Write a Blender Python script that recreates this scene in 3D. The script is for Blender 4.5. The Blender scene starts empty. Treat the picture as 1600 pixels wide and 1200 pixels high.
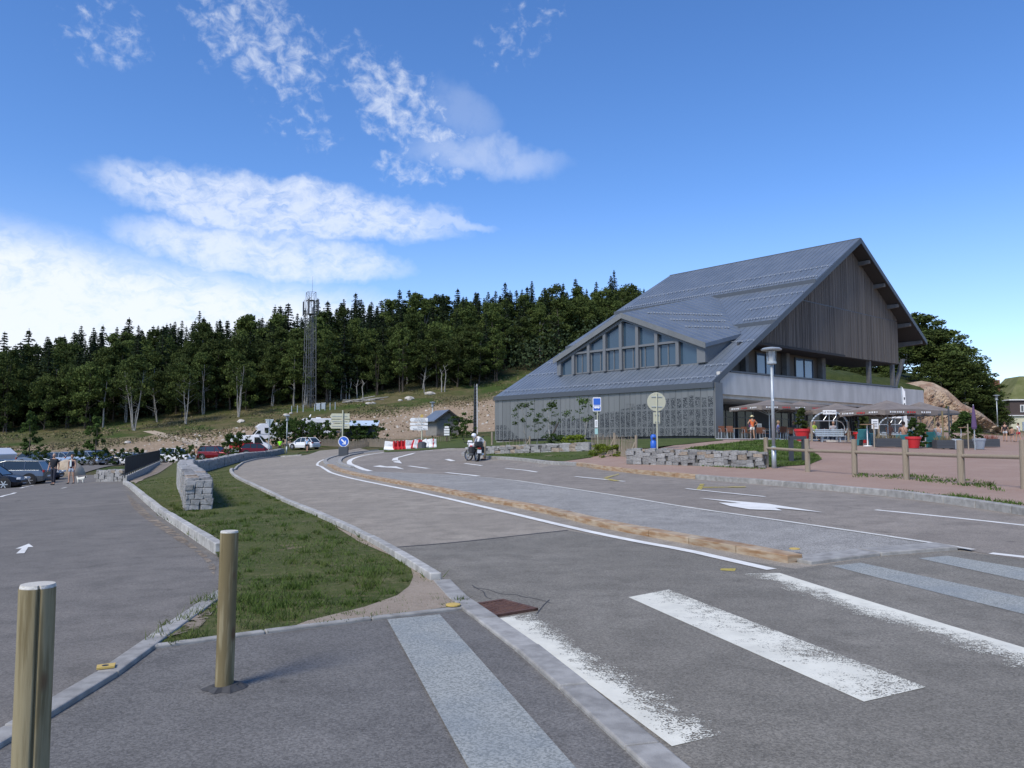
import bpy, bmesh, math, random
import numpy as np
from mathutils import Vector, Matrix
from mathutils.geometry import delaunay_2d_cdt
random.seed(7); RNG = np.random.default_rng(7)
SC = bpy.context.scene; COL = SC.collection
# ------------------------------------------------------------------ camera
F = 1230.0; TH = math.atan(90/F); CAMH = 1.6
cam = bpy.data.cameras.new('camera'); co = bpy.data.objects.new('camera', cam); COL.objects.link(co)
co.location = (0, 0, CAMH); co.rotation_euler = (math.pi/2+TH, 0, 0)
cam.sensor_width = 36; cam.lens = F/1600*36; cam.clip_end = 5000; cam.clip_start = 0.05
SC.camera = co
SC.render.resolution_x = 1024; SC.render.resolution_y = 768
# ------------------------------------------------------------------ light and exposure
SUN_EL = math.radians(48); SUN_AZ = math.radians(-143)      # azimuth from +Y towards +X
SUN_STRENGTH = 3.2; SKY_STRENGTH = 0.148; EXPOSURE = 0.25
SC.view_settings.view_transform = 'Standard'; SC.view_settings.look = 'None'
SC.view_settings.exposure = EXPOSURE; SC.view_settings.gamma = 1
sl = bpy.data.lights.new('sun', 'SUN'); sl.energy = SUN_STRENGTH; sl.angle = math.radians(20); sl.color = (1, .93, .81)
so = bpy.data.objects.new('sun', sl); COL.objects.link(so)
sdir = Vector((math.sin(SUN_AZ)*math.cos(SUN_EL), math.cos(SUN_AZ)*math.cos(SUN_EL), math.sin(SUN_EL)))
so.rotation_euler = sdir.to_track_quat('Z', 'Y').to_euler(); so.location = (0, 0, 60)

def ray(px, py):
    dx = (px-800)/F; dz = (600-py)/F
    return np.array([dx, math.cos(TH)-dz*math.sin(TH), math.sin(TH)+dz*math.cos(TH)])
def at(px, py, Y):
    r = ray(px, py); return Vector(np.array([0, 0, CAMH])+r/r[1]*Y)
def azel(px, py):
    r = ray(px, py); r = r/np.linalg.norm(r)
    return math.atan2(r[0], r[1]), math.asin(r[2])

# ------------------------------------------------------------------ node helpers
class NT:
    def __init__(s, tree): s.t = tree; s.n = tree.nodes; s.l = tree.links
    def _in(s, sock, v):
        if hasattr(v, 'links'): s.l.new(v, sock)
        elif v is not None:
            if isinstance(v, (tuple, list)) and len(v) == 3 and sock.type == 'RGBA': v = (*v, 1)
            sock.default_value = v
    def math(s, op, a, b=None, c=None, clamp=False):
        m = s.n.new('ShaderNodeMath'); m.operation = op; m.use_clamp = clamp
        s._in(m.inputs[0], a)
        if b is not None: s._in(m.inputs[1], b)
        if c is not None: s._in(m.inputs[2], c)
        return m.outputs[0]
    def vmath(s, op, a, b=None):
        m = s.n.new('ShaderNodeVectorMath'); m.operation = op
        s._in(m.inputs[0], a)
        if b is not None: s._in(m.inputs[1], b)
        return m.outputs['Value' if op in ('DOT_PRODUCT', 'LENGTH') else 'Vector']
    def noise(s, scale, vec=None, detail=4, rough=.55, dist=0.0):
        m = s.n.new('ShaderNodeTexNoise'); m.inputs['Scale'].default_value = scale
        m.inputs['Detail'].default_value = detail; m.inputs['Roughness'].default_value = rough
        m.inputs['Distortion'].default_value = dist
        if vec is not None: s.l.new(vec, m.inputs['Vector'])
        return m.outputs['Fac']
    def voro(s, scale, vec=None, feat='F1', out='Distance', rnd=1.0):
        m = s.n.new('ShaderNodeTexVoronoi'); m.feature = feat; m.inputs['Scale'].default_value = scale
        m.inputs['Randomness'].default_value = rnd
        if vec is not None: s.l.new(vec, m.inputs['Vector'])
        return m.outputs[out]
    def ramp(s, v, a, b, smooth=True, lo=0.0, hi=1.0):
        m = s.n.new('ShaderNodeMapRange'); m.clamp = True
        if smooth: m.interpolation_type = 'SMOOTHSTEP'
        s._in(m.inputs[0], v); s._in(m.inputs[1], a); s._in(m.inputs[2], b)
        m.inputs[3].default_value = lo; m.inputs[4].default_value = hi
        return m.outputs[0]
    def mix(s, f, a, b, mode='MIX'):
        m = s.n.new('ShaderNodeMix'); m.data_type = 'RGBA'; m.blend_type = mode
        s._in(m.inputs[0], f); s._in(m.inputs[6], a); s._in(m.inputs[7], b)
        return m.outputs[2]
    def xyz(s, v):
        m = s.n.new('ShaderNodeSeparateXYZ'); s.l.new(v, m.inputs[0]); return m.outputs
    def comb(s, x, y, z):
        m = s.n.new('ShaderNodeCombineXYZ')
        for i, v in enumerate((x, y, z)): s._in(m.inputs[i], v)
        return m.outputs[0]
    def pos(s): return s.n.new('ShaderNodeNewGeometry').outputs['Position']
    def obj(s): return s.n.new('ShaderNodeTexCoord').outputs['Object']
    def rand(s): return s.n.new('ShaderNodeObjectInfo').outputs['Random']
    def bump(s, h, strength=.3, dist=.01):
        m = s.n.new('ShaderNodeBump'); m.inputs['Strength'].default_value = strength; m.inputs['Distance'].default_value = dist
        s.l.new(h, m.inputs['Height']); return m.outputs[0]
def mat(name, color=(.5, .5, .5), rough=.7, metal=0.0, fn=None, spec=None, trans=0, emit=None):
    m = bpy.data.materials.new(name); m.use_nodes = True
    t = NT(m.node_tree); b = t.n['Principled BSDF']
    b.inputs['Base Color'].default_value = (*color, 1); b.inputs['Roughness'].default_value = rough; b.inputs['Metallic'].default_value = metal
    if spec is not None: b.inputs['Specular IOR Level'].default_value = spec
    if trans: b.inputs['Transmission Weight'].default_value = trans
    if fn: fn(t, b)
    return m
def var(name, c1, c2, scale=3, rough=.8, bump=0, bscale=40, metal=0, detail=5, obj=True, stretch=None, rnd=0, bdist=.01, spec=None):
    def fn(t, b):
        p = t.obj() if obj else t.pos()
        if stretch: p = t.vmath('MULTIPLY', p, stretch)
        f = t.ramp(t.noise(scale, p, detail), .3, .7)
        c = t.mix(f, c1, c2)
        if rnd:
            k = t.math('MULTIPLY_ADD', t.rand(), rnd, 1-rnd/2)
            hs = t.n.new('ShaderNodeHueSaturation'); t.l.new(c, hs.inputs['Color']); t.l.new(k, hs.inputs['Value']); c = hs.outputs[0]
        t.l.new(c, b.inputs['Base Color'])
        if bump: t.l.new(t.bump(t.noise(bscale, p, 3), bump, bdist), b.inputs['Normal'])
    return mat(name, c1, rough, metal, fn, spec)

# ------------------------------------------------------------------ sky
W = bpy.data.worlds.new('World'); SC.world = W; W.use_nodes = True
t = NT(W.node_tree); bg = t.n['Background']; bg.inputs['Strength'].default_value = SKY_STRENGTH
sky = t.n.new('ShaderNodeTexSky'); sky.sky_type = 'NISHITA'; sky.sun_disc = False
sky.sun_elevation = SUN_EL; sky.sun_rotation = SUN_AZ; sky.altitude = 1100; sky.air_density = 1.0; sky.dust_density = .35; sky.ozone_density = 1.6
d = t.n.new('ShaderNodeTexCoord').outputs['Generated']
x_, y_, z_ = t.xyz(d)
AZ = t.math('ARCTAN2', x_, y_); EL = t.math('ARCSINE', z_)
zz = t.math('MAXIMUM', z_, .04); zz = t.math('ADD', zz, .12)
plane = t.comb(t.math('DIVIDE', x_, zz), t.math('DIVIDE', y_, zz), 0.0)
ae = t.comb(AZ, EL, 0.0)
warp = t.math('MULTIPLY_ADD', t.noise(7, ae, 5, .6), .10, -.05)
warp2 = t.math('MULTIPLY_ADD', t.noise(22, ae, 4, .6), .035, -.0175)
ELw = t.math('ADD', t.math('ADD', EL, t.math('MULTIPLY', warp, .45)), warp2)
AZw = t.math('ADD', AZ, warp)
def ell(p0, p1, halfw, soft=.6, azs=AZw, els=ELw):
    """soft streak between two directions given as picture points; halfw in radians"""
    a0, e0 = azel(*p0); a1, e1 = azel(*p1)
    ca, ce = (a0+a1)/2, (e0+e1)/2; L = math.hypot(a1-a0, e1-e0)/2; ux, uy = (a1-a0)/2/L, (e1-e0)/2/L
    da = t.math('SUBTRACT', azs, ca); de = t.math('SUBTRACT', els, ce)
    u = t.math('DIVIDE', t.math('ADD', t.math('MULTIPLY', da, ux), t.math('MULTIPLY', de, uy)), L)
    v = t.math('DIVIDE', t.math('SUBTRACT', t.math('MULTIPLY', de, ux), t.math('MULTIPLY', da, uy)), halfw)
    r = t.math('ADD', t.math('MULTIPLY', u, u), t.math('MULTIPLY', v, v))
    return t.ramp(r, 1.0, soft)
fine = t.noise(24, ae, 7, .66, .3)
rip = t.noise(1.0, t.vmath('MULTIPLY', t.comb(AZw, ELw, 0.0), (46, 95, 1)), 4, .6, .5)
patch = t.noise(52, t.vmath('MULTIPLY', ae, (1, 1.15, 1)), 5, .6, .35)
big = t.noise(9, ae, 3, .5)
# long lens-shaped band
bandB = t.math('MULTIPLY', ell((85, 262), (760, 358), .040, .30), t.ramp(t.math('MULTIPLY_ADD', rip, .55, t.math('MULTIPLY', fine, .45)), .30, .62, lo=.25))
bandB2 = ell((560, 325), (800, 362), .010, .0)
# second band under it and the wide sheet on the left horizon
bandC = t.math('MULTIPLY', ell((130, 345), (670, 430), .036, .15), t.ramp(t.math('MULTIPLY_ADD', rip, .4, t.math('MULTIPLY', fine, .6)), .28, .60, lo=.35))
a0, e0 = azel(0, 318); a1, e1 = azel(690, 452)
sl_ = (e1-e0)/(a1-a0)
line = t.math('SUBTRACT', t.math('ADD', t.math('MULTIPLY', t.math('SUBTRACT', AZ, a0), sl_), e0), t.math('ADD', EL, t.math('MULTIPLY', warp, .22)))
sheet = t.ramp(line, -.004, .06)
sheet = t.math('MULTIPLY', sheet, t.ramp(AZ, azel(780, 450)[0], azel(520, 450)[0]))
sheet = t.math('MULTIPLY', sheet, t.ramp(AZ, -1.9, -1.2))
sheet = t.math('MULTIPLY', sheet, t.ramp(t.math('ADD', t.math('MULTIPLY_ADD', rip, .5, t.math('MULTIPLY', fine, .5)), t.math('MULTIPLY', line, 1.3)), .38, .66, lo=.58))
# mackerel patches running from the top down to the right
pm = t.math('MAXIMUM', ell((230, -60), (560, 150), .075, .0), ell((500, 40), (790, 290), .050, .0))
pm = t.math('MAXIMUM', pm, t.math('MULTIPLY', ell((60, 40), (260, 60), .045, .0), .62))
pm = t.math('MAXIMUM', pm, t.math('MULTIPLY', ell((720, 110), (900, 0), .040, .0), .55))
pm = t.math('MAXIMUM', pm, t.math('MULTIPLY', ell((560, 250), (780, 270), .030, .0), .75))
pm = t.math('MAXIMUM', pm, t.math('MULTIPLY', ell((380, 120), (560, 260), .05, .0), .5))
mack = t.ramp(t.math('ADD', t.math('ADD', t.math('MULTIPLY', patch, .7), t.math('MULTIPLY', big, .3)), t.math('MULTIPLY', pm, .178)), .55, .90)
mack = t.math('MULTIPLY', mack, t.ramp(pm, .0, .35))
veil = t.math('MULTIPLY', t.math('MULTIPLY', ell((620, 225), (900, 262), .030, .0), .36), t.ramp(fine, .2, .6, lo=.4))
veil2 = t.math('MULTIPLY', t.math('MULTIPLY', ell((660, 120), (790, 230), .030, .0), .16), t.ramp(fine, .2, .6, lo=.3))
# a thinner scatter of the same cloud everywhere else
rest = t.math('MULTIPLY', t.ramp(t.noise(1.3, plane, 7, .6, .6), .56, .78), t.math('MAXIMUM', t.ramp(AZ, -.62, -1.1), t.ramp(AZ, .75, 1.3)))
rest = t.math('MULTIPLY', rest, .7)
cl = t.math('MAXIMUM', t.math('MULTIPLY', bandB, .74), t.math('MULTIPLY', bandC, .80))
for k in (sheet, t.math('MULTIPLY', mack, .72), veil, veil2, rest, t.math('MULTIPLY', bandB2, .45)): cl = t.math('MAXIMUM', cl, k)
haz = t.math('MULTIPLY', t.ramp(EL, .32, .0), .22)
cl = t.math('MAXIMUM', cl, haz)
cl = t.math('MULTIPLY', cl, .93, clamp=True)
hs = t.n.new('ShaderNodeHueSaturation'); hs.inputs['Saturation'].default_value = 1.22; hs.inputs['Value'].default_value = 1.0
t.l.new(sky.outputs[0], hs.inputs['Color'])
blue = t.mix(1.0, hs.outputs[0], (.98, 1.0, 1.17), 'MULTIPLY')
skc = t.mix(cl, blue, (5.4, 5.7, 6.2))
t.l.new(skc, bg.inputs['Color'])

# ------------------------------------------------------------------ terrain height
PX = [ # picture x, picture y, depth
 (85,757,47),(10,762,49),(190,757,40),(250,832,14.9),(30,857,13),(300,800,20),(360,735,41),(430,775,23.9),(470,711,85),
 (750,843,13),(740,719,46),(880,725,38),(1200,757,23),(1600,803,14.1),(1197,735,29.4),(1333,748,24.5),(1500,763,20.1),(1598,771,18.1),
 (500,727,50),(600,703,76),(660,701,78),(310,720,105),(20,730,75),(100,722,100),(985,727,32),(1025,707,38),(850,704,47),
 (1176,690,55),(1117,688,55),(775,693,73),(1400,700,45),(1600,701,60),(1560,677,94),(1600,680,100),(1254,691,47),
 (640,690,95),(675,688,106),(560,698,95),(697,680,104),(415,700,108),(490,698,108),(570,696,108),
 (100,708,115),(0,715,112),(300,697,122),(500,676,126),(430,684,124),(640,672,125),(760,676,122),
 (100,672,148),(210,667,148),(300,655,152),(390,640,160),(483,624,168),(600,612,168),(700,606,168),(760,602,170),(0,674,148)]
PW = [(-6,2,0),(-6,6,0),(-3,4,0),(0,2,0),(0,6,0),(4,3,0),(3,8,0),(8,5,.06),(-8,-12,0),(8,-12,0),(0,-5,0),(25,-12,.2),(-25,-12,-.2),
 (-12,6,-.08),(-25,15,-.4),(-60,50,-1.3),(-90,100,-.8),(-100,148,3.0),(30,20,.6),(45,50,1.6),(70,90,2.2),(25,60,1.6),(30,72,1.7),(8,78,1.8),
 (-160,200,11),(-130,200,12),(-83,205,17.6),(-35,220,27),(0,226,31),(31,240,37),(49,250,38),(85,250,26),(125,250,14),(170,250,4),(60,170,20),(30,175,20),
 (15,130,8),(40,120,7),(-160,330,16),(-60,330,27),(20,340,33),(120,340,15),(-160,60,-1.5),(-160,150,4),(60,300,35),
 (50,112,10),(62,112,6.5),(75,118,2.6),(90,120,2.4),(80,105,2.2),(66,100,2.3),(100,80,2.2),(100,30,1),(0,450,25),(-200,450,15),(200,450,5),(-200,0,-1),(200,0,.5)]
CP = np.array([list(at(*p)) for p in PX]+PW, float)
def _U(r2): return np.where(r2 > 1e-9, r2*np.log(np.maximum(r2, 1e-9)), 0)
SCL = 50.0
_P = CP[:, :2]/SCL
_n = len(CP)
_K = _U(((_P[:, None]-_P[None])**2).sum(-1)) + np.eye(_n)*0.0004
_Q = np.c_[np.ones(_n), _P]
_A = np.block([[_K, _Q], [_Q.T, np.zeros((3, 3))]])
_S = np.linalg.solve(_A, np.r_[CP[:, 2], np.zeros(3)])
def ZT(x, y):
    x = np.atleast_1d(np.asarray(x, float)); y = np.atleast_1d(np.asarray(y, float))
    P = np.c_[np.clip(x, -230, 230), np.clip(y, -30, 470)]/SCL
    out = np.empty(len(P))
    for i in range(0, len(P), 20000):
        q = P[i:i+20000]
        out[i:i+20000] = _U(((q[:, None]-_P[None])**2).sum(-1))@_S[:_n] + _S[_n] + q@_S[_n+1:]
    return out
def z1(x, y): return float(ZT([x], [y])[0])
_YS = np.geomspace(2.0, 300, 500)
def hit(px, py, off=0.0):
    r = ray(px, py); r = r/r[1]
    z = ZT(r[0]*_YS, _YS)+off - (CAMH+r[2]*_YS)
    k = np.argmax(z > 0)
    if z[k] <= 0: k = len(_YS)-1
    k = max(k, 1)
    a, b = z[k-1], z[k]; f = 0 if b == a else -a/(b-a)
    Y = _YS[k-1]+(_YS[k]-_YS[k-1])*min(max(f, 0), 1)
    return Vector((r[0]*Y, Y, z1(r[0]*Y, Y)))
def gp(px, Y):
    x = (px-800)/F*Y*1.0
    r = ray(px, 690); x = r[0]/r[1]*Y
    return Vector((x, Y, z1(x, Y)))

# ------------------------------------------------------------------ mesh helpers
class MB:
    def __init__(s): s.v = []; s.f = []
    def add(s, vs, fs):
        k = len(s.v); s.v += [tuple(v) for v in vs]; s.f += [tuple(i+k for i in f) for f in fs]; return s
    def box(s, c, sz, rz=0, rx=0, ry=0):
        M = Matrix.Translation(c) @ Matrix.Rotation(rz, 4, 'Z') @ Matrix.Rotation(ry, 4, 'Y') @ Matrix.Rotation(rx, 4, 'X')
        h = [q/2 for q in sz]
        vs = [M @ Vector((a*h[0], b*h[1], e*h[2])) for e in (-1, 1) for b in (-1, 1) for a in (-1, 1)]
        return s.add(vs, [(0, 2, 3, 1), (4, 5, 7, 6), (0, 1, 5, 4), (2, 6, 7, 3), (0, 4, 6, 2), (1, 3, 7, 5)])
    def hexa(s, b, t_):  # bottom quad, top quad
        return s.add(list(b)+list(t_), [(3, 2, 1, 0), (4, 5, 6, 7), (0, 1, 5, 4), (1, 2, 6, 5), (2, 3, 7, 6), (3, 0, 4, 7)])
    def prism(s, pts, d):  # polygon extruded by vector d
        n = len(pts); d = Vector(d); p = [Vector(q) for q in pts]
        return s.add(p+[q+d for q in p], [tuple(range(n))[::-1], tuple(range(n, 2*n))]+[(i, (i+1) % n, n+(i+1) % n, n+i) for i in range(n)])
    def tube(s, p0, p1, r0, r1=None, n=8, cap=True):
        if r1 is None: r1 = r0
        p0 = Vector(p0); p1 = Vector(p1); d = (p1-p0)
        if d.length < 1e-6: return s
        q = d.to_track_quat('Z', 'Y'); vs = []
        for p, r in ((p0, r0), (p1, r1)):
            for i in range(n):
                a = 2*math.pi*i/n; vs.append(p + q @ Vector((math.cos(a)*r, math.sin(a)*r, 0)))
        fs = [(i, (i+1) % n, n+(i+1) % n, n+i) for i in range(n)]
        if cap: fs += [tuple(range(n))[::-1], tuple(range(n, 2*n))]
        return s.add(vs, fs)
    def path(s, pts, r, n=6):
        for a, b in zip(pts[:-1], pts[1:]): s.tube(a, b, r, r, n)
        return s
    def lathe(s, prof, n=16, c=(0, 0, 0), M=None):
        vs = []; fs = []
        for (r, z) in prof:
            for i in range(n):
                a = 2*math.pi*i/n; v = Vector((r*math.cos(a), r*math.sin(a), z))
                if M: v = M @ v
                vs.append(v+Vector(c))
        for k in range(len(prof)-1):
            for i in range(n):
                j = (i+1) % n; fs.append((k*n+i, k*n+j, (k+1)*n+j, (k+1)*n+i))
        fs += [tuple(range(n))[::-1], tuple(range((len(prof)-1)*n, len(prof)*n))]
        return s.add(vs, fs)
    def ball(s, c, r, n=10, m=6):
        if not hasattr(r, '__len__'): r = (r, r, r)
        prof = [(math.sin(math.pi*k/m), -math.cos(math.pi*k/m)) for k in range(m+1)]
        prof[0] = (.01, -1); prof[-1] = (.01, 1)
        return s.lathe(prof, n, c, Matrix.Diagonal((r[0], r[1], r[2])))
    def build(s, name, m, parent=None, smooth=False, bevel=0, loc=None, mesh=False):
        me = bpy.data.meshes.new(name); me.from_pydata(s.v, [], s.f); me.update()
        if smooth: me.shade_smooth()
        if m: me.materials.append(m)
        if mesh: return me
        o = bpy.data.objects.new(name, me); COL.objects.link(o)
        if parent is not None: o.parent = parent
        if loc is not None: o.location = loc
        if bevel:
            b = o.modifiers.new('bevel', 'BEVEL'); b.width = bevel; b.segments = 2; b.limit_method = 'ANGLE'
        return o
def tag(o, label=None, cat=None, group=None, kind=None):
    if label: o['label'] = label
    if cat: o['category'] = cat
    if group: o['group'] = group
    if kind: o['kind'] = kind
    return o
def thing(name, label, cat, loc=(0, 0, 0), rz=0, group=None):
    o = bpy.data.objects.new(name, None); COL.objects.link(o); o.location = loc; o.rotation_euler = (0, 0, rz); o.empty_display_size = .2
    return tag(o, label, cat, group)
def inst(name, me, parent=None, loc=(0, 0, 0), rot=(0, 0, 0), sc=(1, 1, 1)):
    o = bpy.data.objects.new(name, me); COL.objects.link(o); o.location = loc; o.rotation_euler = rot; o.scale = sc
    if parent is not None: o.parent = parent
    return o
def dup(root, loc, rz=0, label=None, group=None, sc=None):
    def cp(o, p):
        c = o.copy(); COL.objects.link(c)
        if p is not None: c.parent = p
        for ch in kids.get(o, []): cp(ch, c)
        return c
    kids = {}
    def walk(o):
        kids[o] = list(o.children)
        for ch in kids[o]: walk(ch)
    walk(root)
    c = cp(root, None); c.location = loc; c.rotation_euler = (0, 0, rz)
    if label: c['label'] = label
    if group: c['group'] = group
    if sc: c.scale = sc
    return c
def text(name, s, size, m, parent, loc, rot=(math.pi/2, 0, 0), align='CENTER', ext=.002):
    cu = bpy.data.curves.new(name, 'FONT'); cu.body = s; cu.size = size; cu.extrude = ext; cu.align_x = align; cu.align_y = 'CENTER'
    cu.materials.append(m)
    tmp = bpy.data.objects.new(name, cu); COL.objects.link(tmp); dg = bpy.context.evaluated_depsgraph_get()
    me = bpy.data.meshes.new_from_object(tmp.evaluated_get(dg)); bpy.data.objects.remove(tmp)
    o = bpy.data.objects.new(name, me); COL.objects.link(o); o.location = loc; o.rotation_euler = rot
    if parent is not None: o.parent = parent
    return o

def pxy(pts):
    out = []
    for p in pts:
        h = hit(p[0], p[1]); out.append((h.x, h.y))
    return out
def densify(P, step):
    out = []
    n = len(P)
    for i in range(n):
        a = Vector(P[i]); b = Vector(P[(i+1) % n]); st = max(step, a.length*.03)
        k = max(1, int((b-a).length/st))
        for j in range(k): out.append(tuple(a.lerp(b, j/k)))
    return out
def inside(P, x, y):
    P = np.array(P); x = np.asarray(x); y = np.asarray(y); r = np.zeros(x.shape, bool)
    j = len(P)-1
    for i in range(len(P)):
        c = ((P[i, 1] > y) != (P[j, 1] > y)) & (x < (P[j, 0]-P[i, 0])*(y-P[i, 1])/(P[j, 1]-P[i, 1]+1e-12)+P[i, 0])
        r ^= c; j = i
    return r
def drape(name, XY, off, m, step=1.0, parent=None, kind='structure'):
    XYd = densify(XY, step)
    A = np.array(XY); x0, y0 = A.min(0); x1, y1 = A.max(0)
    st = max(step, (y1-y0)/70, (x1-x0)/70)
    gx, gy = np.meshgrid(np.arange(x0+st/2, x1, st), np.arange(y0+st/2, y1, st)); gx = gx.ravel(); gy = gy.ravel()
    k = inside(XY, gx, gy); pts = XYd+list(zip(gx[k], gy[k]))
    n = len(XYd)
    vs, es, fs, *_ = delaunay_2d_cdt([Vector(p) for p in pts], [], [list(range(n))], 1, 1e-4)
    X = np.array([v.x for v in vs]); Y = np.array([v.y for v in vs]); Z = ZT(X, Y)+off
    me = bpy.data.meshes.new(name); me.from_pydata(list(zip(X, Y, Z)), [], fs); me.update()
    bm = bmesh.new(); bm.from_mesh(me)
    for f in bm.faces:
        if f.normal.z < 0: f.normal_flip()
        f.smooth = True
    bm.to_mesh(me); bm.free()
    me.materials.append(m); o = bpy.data.objects.new(name, me); COL.objects.link(o)
    if parent is not None: o.parent = parent
    elif kind: o['kind'] = kind
    return o
def smooth_line(P, it=2):
    for _ in range(it):
        Q = [P[0]]
        for a, b in zip(P[:-1], P[1:]):
            Q += [(a[0]*.75+b[0]*.25, a[1]*.75+b[1]*.25), (a[0]*.25+b[0]*.75, a[1]*.25+b[1]*.75)]
        P = Q+[P[-1]]
    return P
def ribbon(XY, w, side=0):
    """polygon of width w along a polyline; side 0 centred, 1 to the left of travel, -1 to the right"""
    L = []; R = []; n = len(XY)
    for i, p in enumerate(XY):
        a = Vector(XY[max(i-1, 0)]); b = Vector(XY[min(i+1, n-1)]); d_ = (b-a).normalized(); nn = Vector((-d_.y, d_.x)); p = Vector(p)
        l, r_ = {0: (w/2, -w/2), 1: (w, 0), -1: (0, -w)}[side]
        L.append(tuple(p+nn*l)); R.append(tuple(p+nn*r_))
    return L+R[::-1]
def kerb(label_name, XY, w, h, m, seg=1.0, side=0, base=-.12, gap=.008, jitter=.006, mats=None):
    """row of kerb stones, each a part of one kerb"""
    root = bpy.data.objects.new(label_name, None); COL.objects.link(root); root['kind'] = 'structure'
    P = [Vector(p) for p in XY]
    cum = [0]
    for a, b in zip(P[:-1], P[1:]): cum.append(cum[-1]+(b-a).length)
    def pt(s_):
        s_ = min(max(s_, 0), cum[-1]-1e-5)
        i = int(np.searchsorted(cum, s_, 'right'))-1
        return P[i].lerp(P[i+1], (s_-cum[i])/max(cum[i+1]-cum[i], 1e-9))
    n = max(1, round(cum[-1]/seg)); st = cum[-1]/n
    n = min(n, 290); st = cum[-1]/n
    loc0 = P[0]; root.location = (loc0.x, loc0.y, z1(*loc0))
    l, r_ = {0: (w/2, -w/2), 1: (w, 0), -1: (0, -w)}[side]
    for k in range(n):
        a = pt(k*st); b = pt((k+1)*st); mid = (a+b)/2
        da = (pt(k*st+.3)-pt(k*st-.3)).normalized(); db = (pt((k+1)*st+.3)-pt((k+1)*st-.3)).normalized()
        dd = (b-a).normalized(); a2 = a+dd*gap; b2 = b-dd*gap
        na = Vector((-da.y, da.x)); nb = Vector((-db.y, db.x)); j = random.uniform(-jitter, jitter)
        q = [a2+na*l, a2+na*r_, b2+nb*r_, b2+nb*l]
        zz = ZT([v.x for v in q], [v.y for v in q]); hh = h if not callable(h) else h(k/n)
        o_ = Vector(root.location)
        bot = [Vector((v.x, v.y, zz[i]+base))-o_ for i, v in enumerate(q)]
        cc = sum(q, Vector((0, 0)))/4
        top = [Vector((*(v.lerp(cc, .0)+Vector((0, 0))), zz[i]+hh+j))-o_ for i, v in enumerate(q)]
        mm = m if mats is None else mats(k/n)
        o = MB().hexa(bot, top).build('kerb_stone', mm, root, bevel=.012)
    return root
# ------------------------------------------------------------------ materials
def asphalt(name, c1, c2, speck=.5, big=.35, tint=None):
    def fn(t, b):
        p = t.pos()
        n1 = t.ramp(t.noise(.35, p, 5, .6), .3, .7); n2 = t.noise(2.2, p, 4, .6); v = t.voro(85, p, out='Color')
        g = t.xyz(v)[0]; fineg = t.noise(160, p, 2, .7)
        c = t.mix(n1, c1, c2)
        c = t.mix(t.ramp(n2, .35, .75), c, tuple(q*.86 for q in c1))
        st = t.ramp(t.noise(1.1, t.vmath('MULTIPLY', p, (1.0, .22, 1)), 5, .65, .6), .55, .72)
        c = t.mix(t.math('MULTIPLY', st, .22), c, tuple(q*.72 for q in c1))
        sp = t.ramp(t.noise(.55, t.vmath('ADD', p, (31, 7, 0)), 6, .7), .60, .72); c = t.mix(t.math('MULTIPLY', sp, .30), c, tuple(q*1.35 for q in c2))
        oil = t.ramp(t.voro(.9, t.vmath('ADD', p, (3, 5, 0))), .07, .02); c = t.mix(t.math('MULTIPLY', oil, .6), c, tuple(q*.45 for q in c1))
        cr = t.ramp(t.voro(.33, t.vmath('ADD', p, t.vmath('MULTIPLY', t.comb(t.noise(2, p, 3), t.noise(2.3, p, 3), 0.0), (.7, .7, 0))), 'DISTANCE_TO_EDGE'), .006, .002)
        cr = t.math('MULTIPLY', cr, t.ramp(t.noise(.25, p, 2), .58, .66)); c = t.mix(t.math('MULTIPLY', cr, .45), c, tuple(q*.35 for q in c1))
        k = t.math('MULTIPLY_ADD', g, speck, 1-speck/2)
        k = t.math('MULTIPLY', k, t.math('MULTIPLY_ADD', fineg, .5, .75))
        c = t.mix(1.0, c, t.comb(k, k, k), 'MULTIPLY')
        wsp = t.ramp(t.voro(38, p), .10, .05); c = t.mix(t.math('MULTIPLY', wsp, .55), c, tuple(min(1, q*2.1) for q in c2))
        t.l.new(c, b.inputs['Base Color'])
        t.l.new(t.bump(t.math('ADD', t.noise(120, p, 2, .6), g), .55, .006), b.inputs['Normal'])
    return mat(name, c1, .88, 0, fn, .25)
M = {}
M['road'] = asphalt('road_asphalt', (0.266, 0.236, 0.195), (0.337, 0.298, 0.244))
M['road_dark'] = asphalt('crossing_asphalt', (0.179, 0.166, 0.140), (0.230, 0.213, 0.181), .6)
M['walk'] = asphalt('pavement_asphalt', (0.143, 0.137, 0.128), (0.176, 0.168, 0.155), .6)
M['path'] = asphalt('parking_asphalt', (0.158, 0.147, 0.132), (0.195, 0.179, 0.159), .5)
M['median'] = asphalt('median_stonechip', (.275, .265, .245), (.325, .315, .290), .9)
M['lane'] = asphalt('lane_asphalt', (0.229, 0.203, 0.174), (0.287, 0.255, 0.218))
def gravel(name, c1, c2, c3, sc=9):
    def fn(t, b):
        p = t.pos()
        v = t.n.new('ShaderNodeTexVoronoi'); v.inputs['Scale'].default_value = 60; t.l.new(p, v.inputs['Vector'])
        f = t.ramp(t.noise(.8, p, 6, .65), .35, .7); c = t.mix(f, c1, c2)
        g = t.xyz(v.outputs['Color'])[0]; c = t.mix(t.math('MULTIPLY', g, .45), c, c3)
        c = t.mix(t.math('MULTIPLY', t.ramp(t.noise(6, p, 5, .7), .58, .75), .4), c, tuple(q*.6 for q in c1))
        t.l.new(c, b.inputs['Base Color']); t.l.new(t.bump(v.outputs['Distance'], .6, .01), b.inputs['Normal'])
    return mat(name, c1, .95, 0, fn, .2)
M['redgravel'] = gravel('red_gravel', (.275, .180, .140), (.325, .225, .178), (.42, .33, .27))
M['dirt'] = gravel('bare_dirt', (.22, .175, .13), (.29, .235, .18), (.40, .35, .29))
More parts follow.
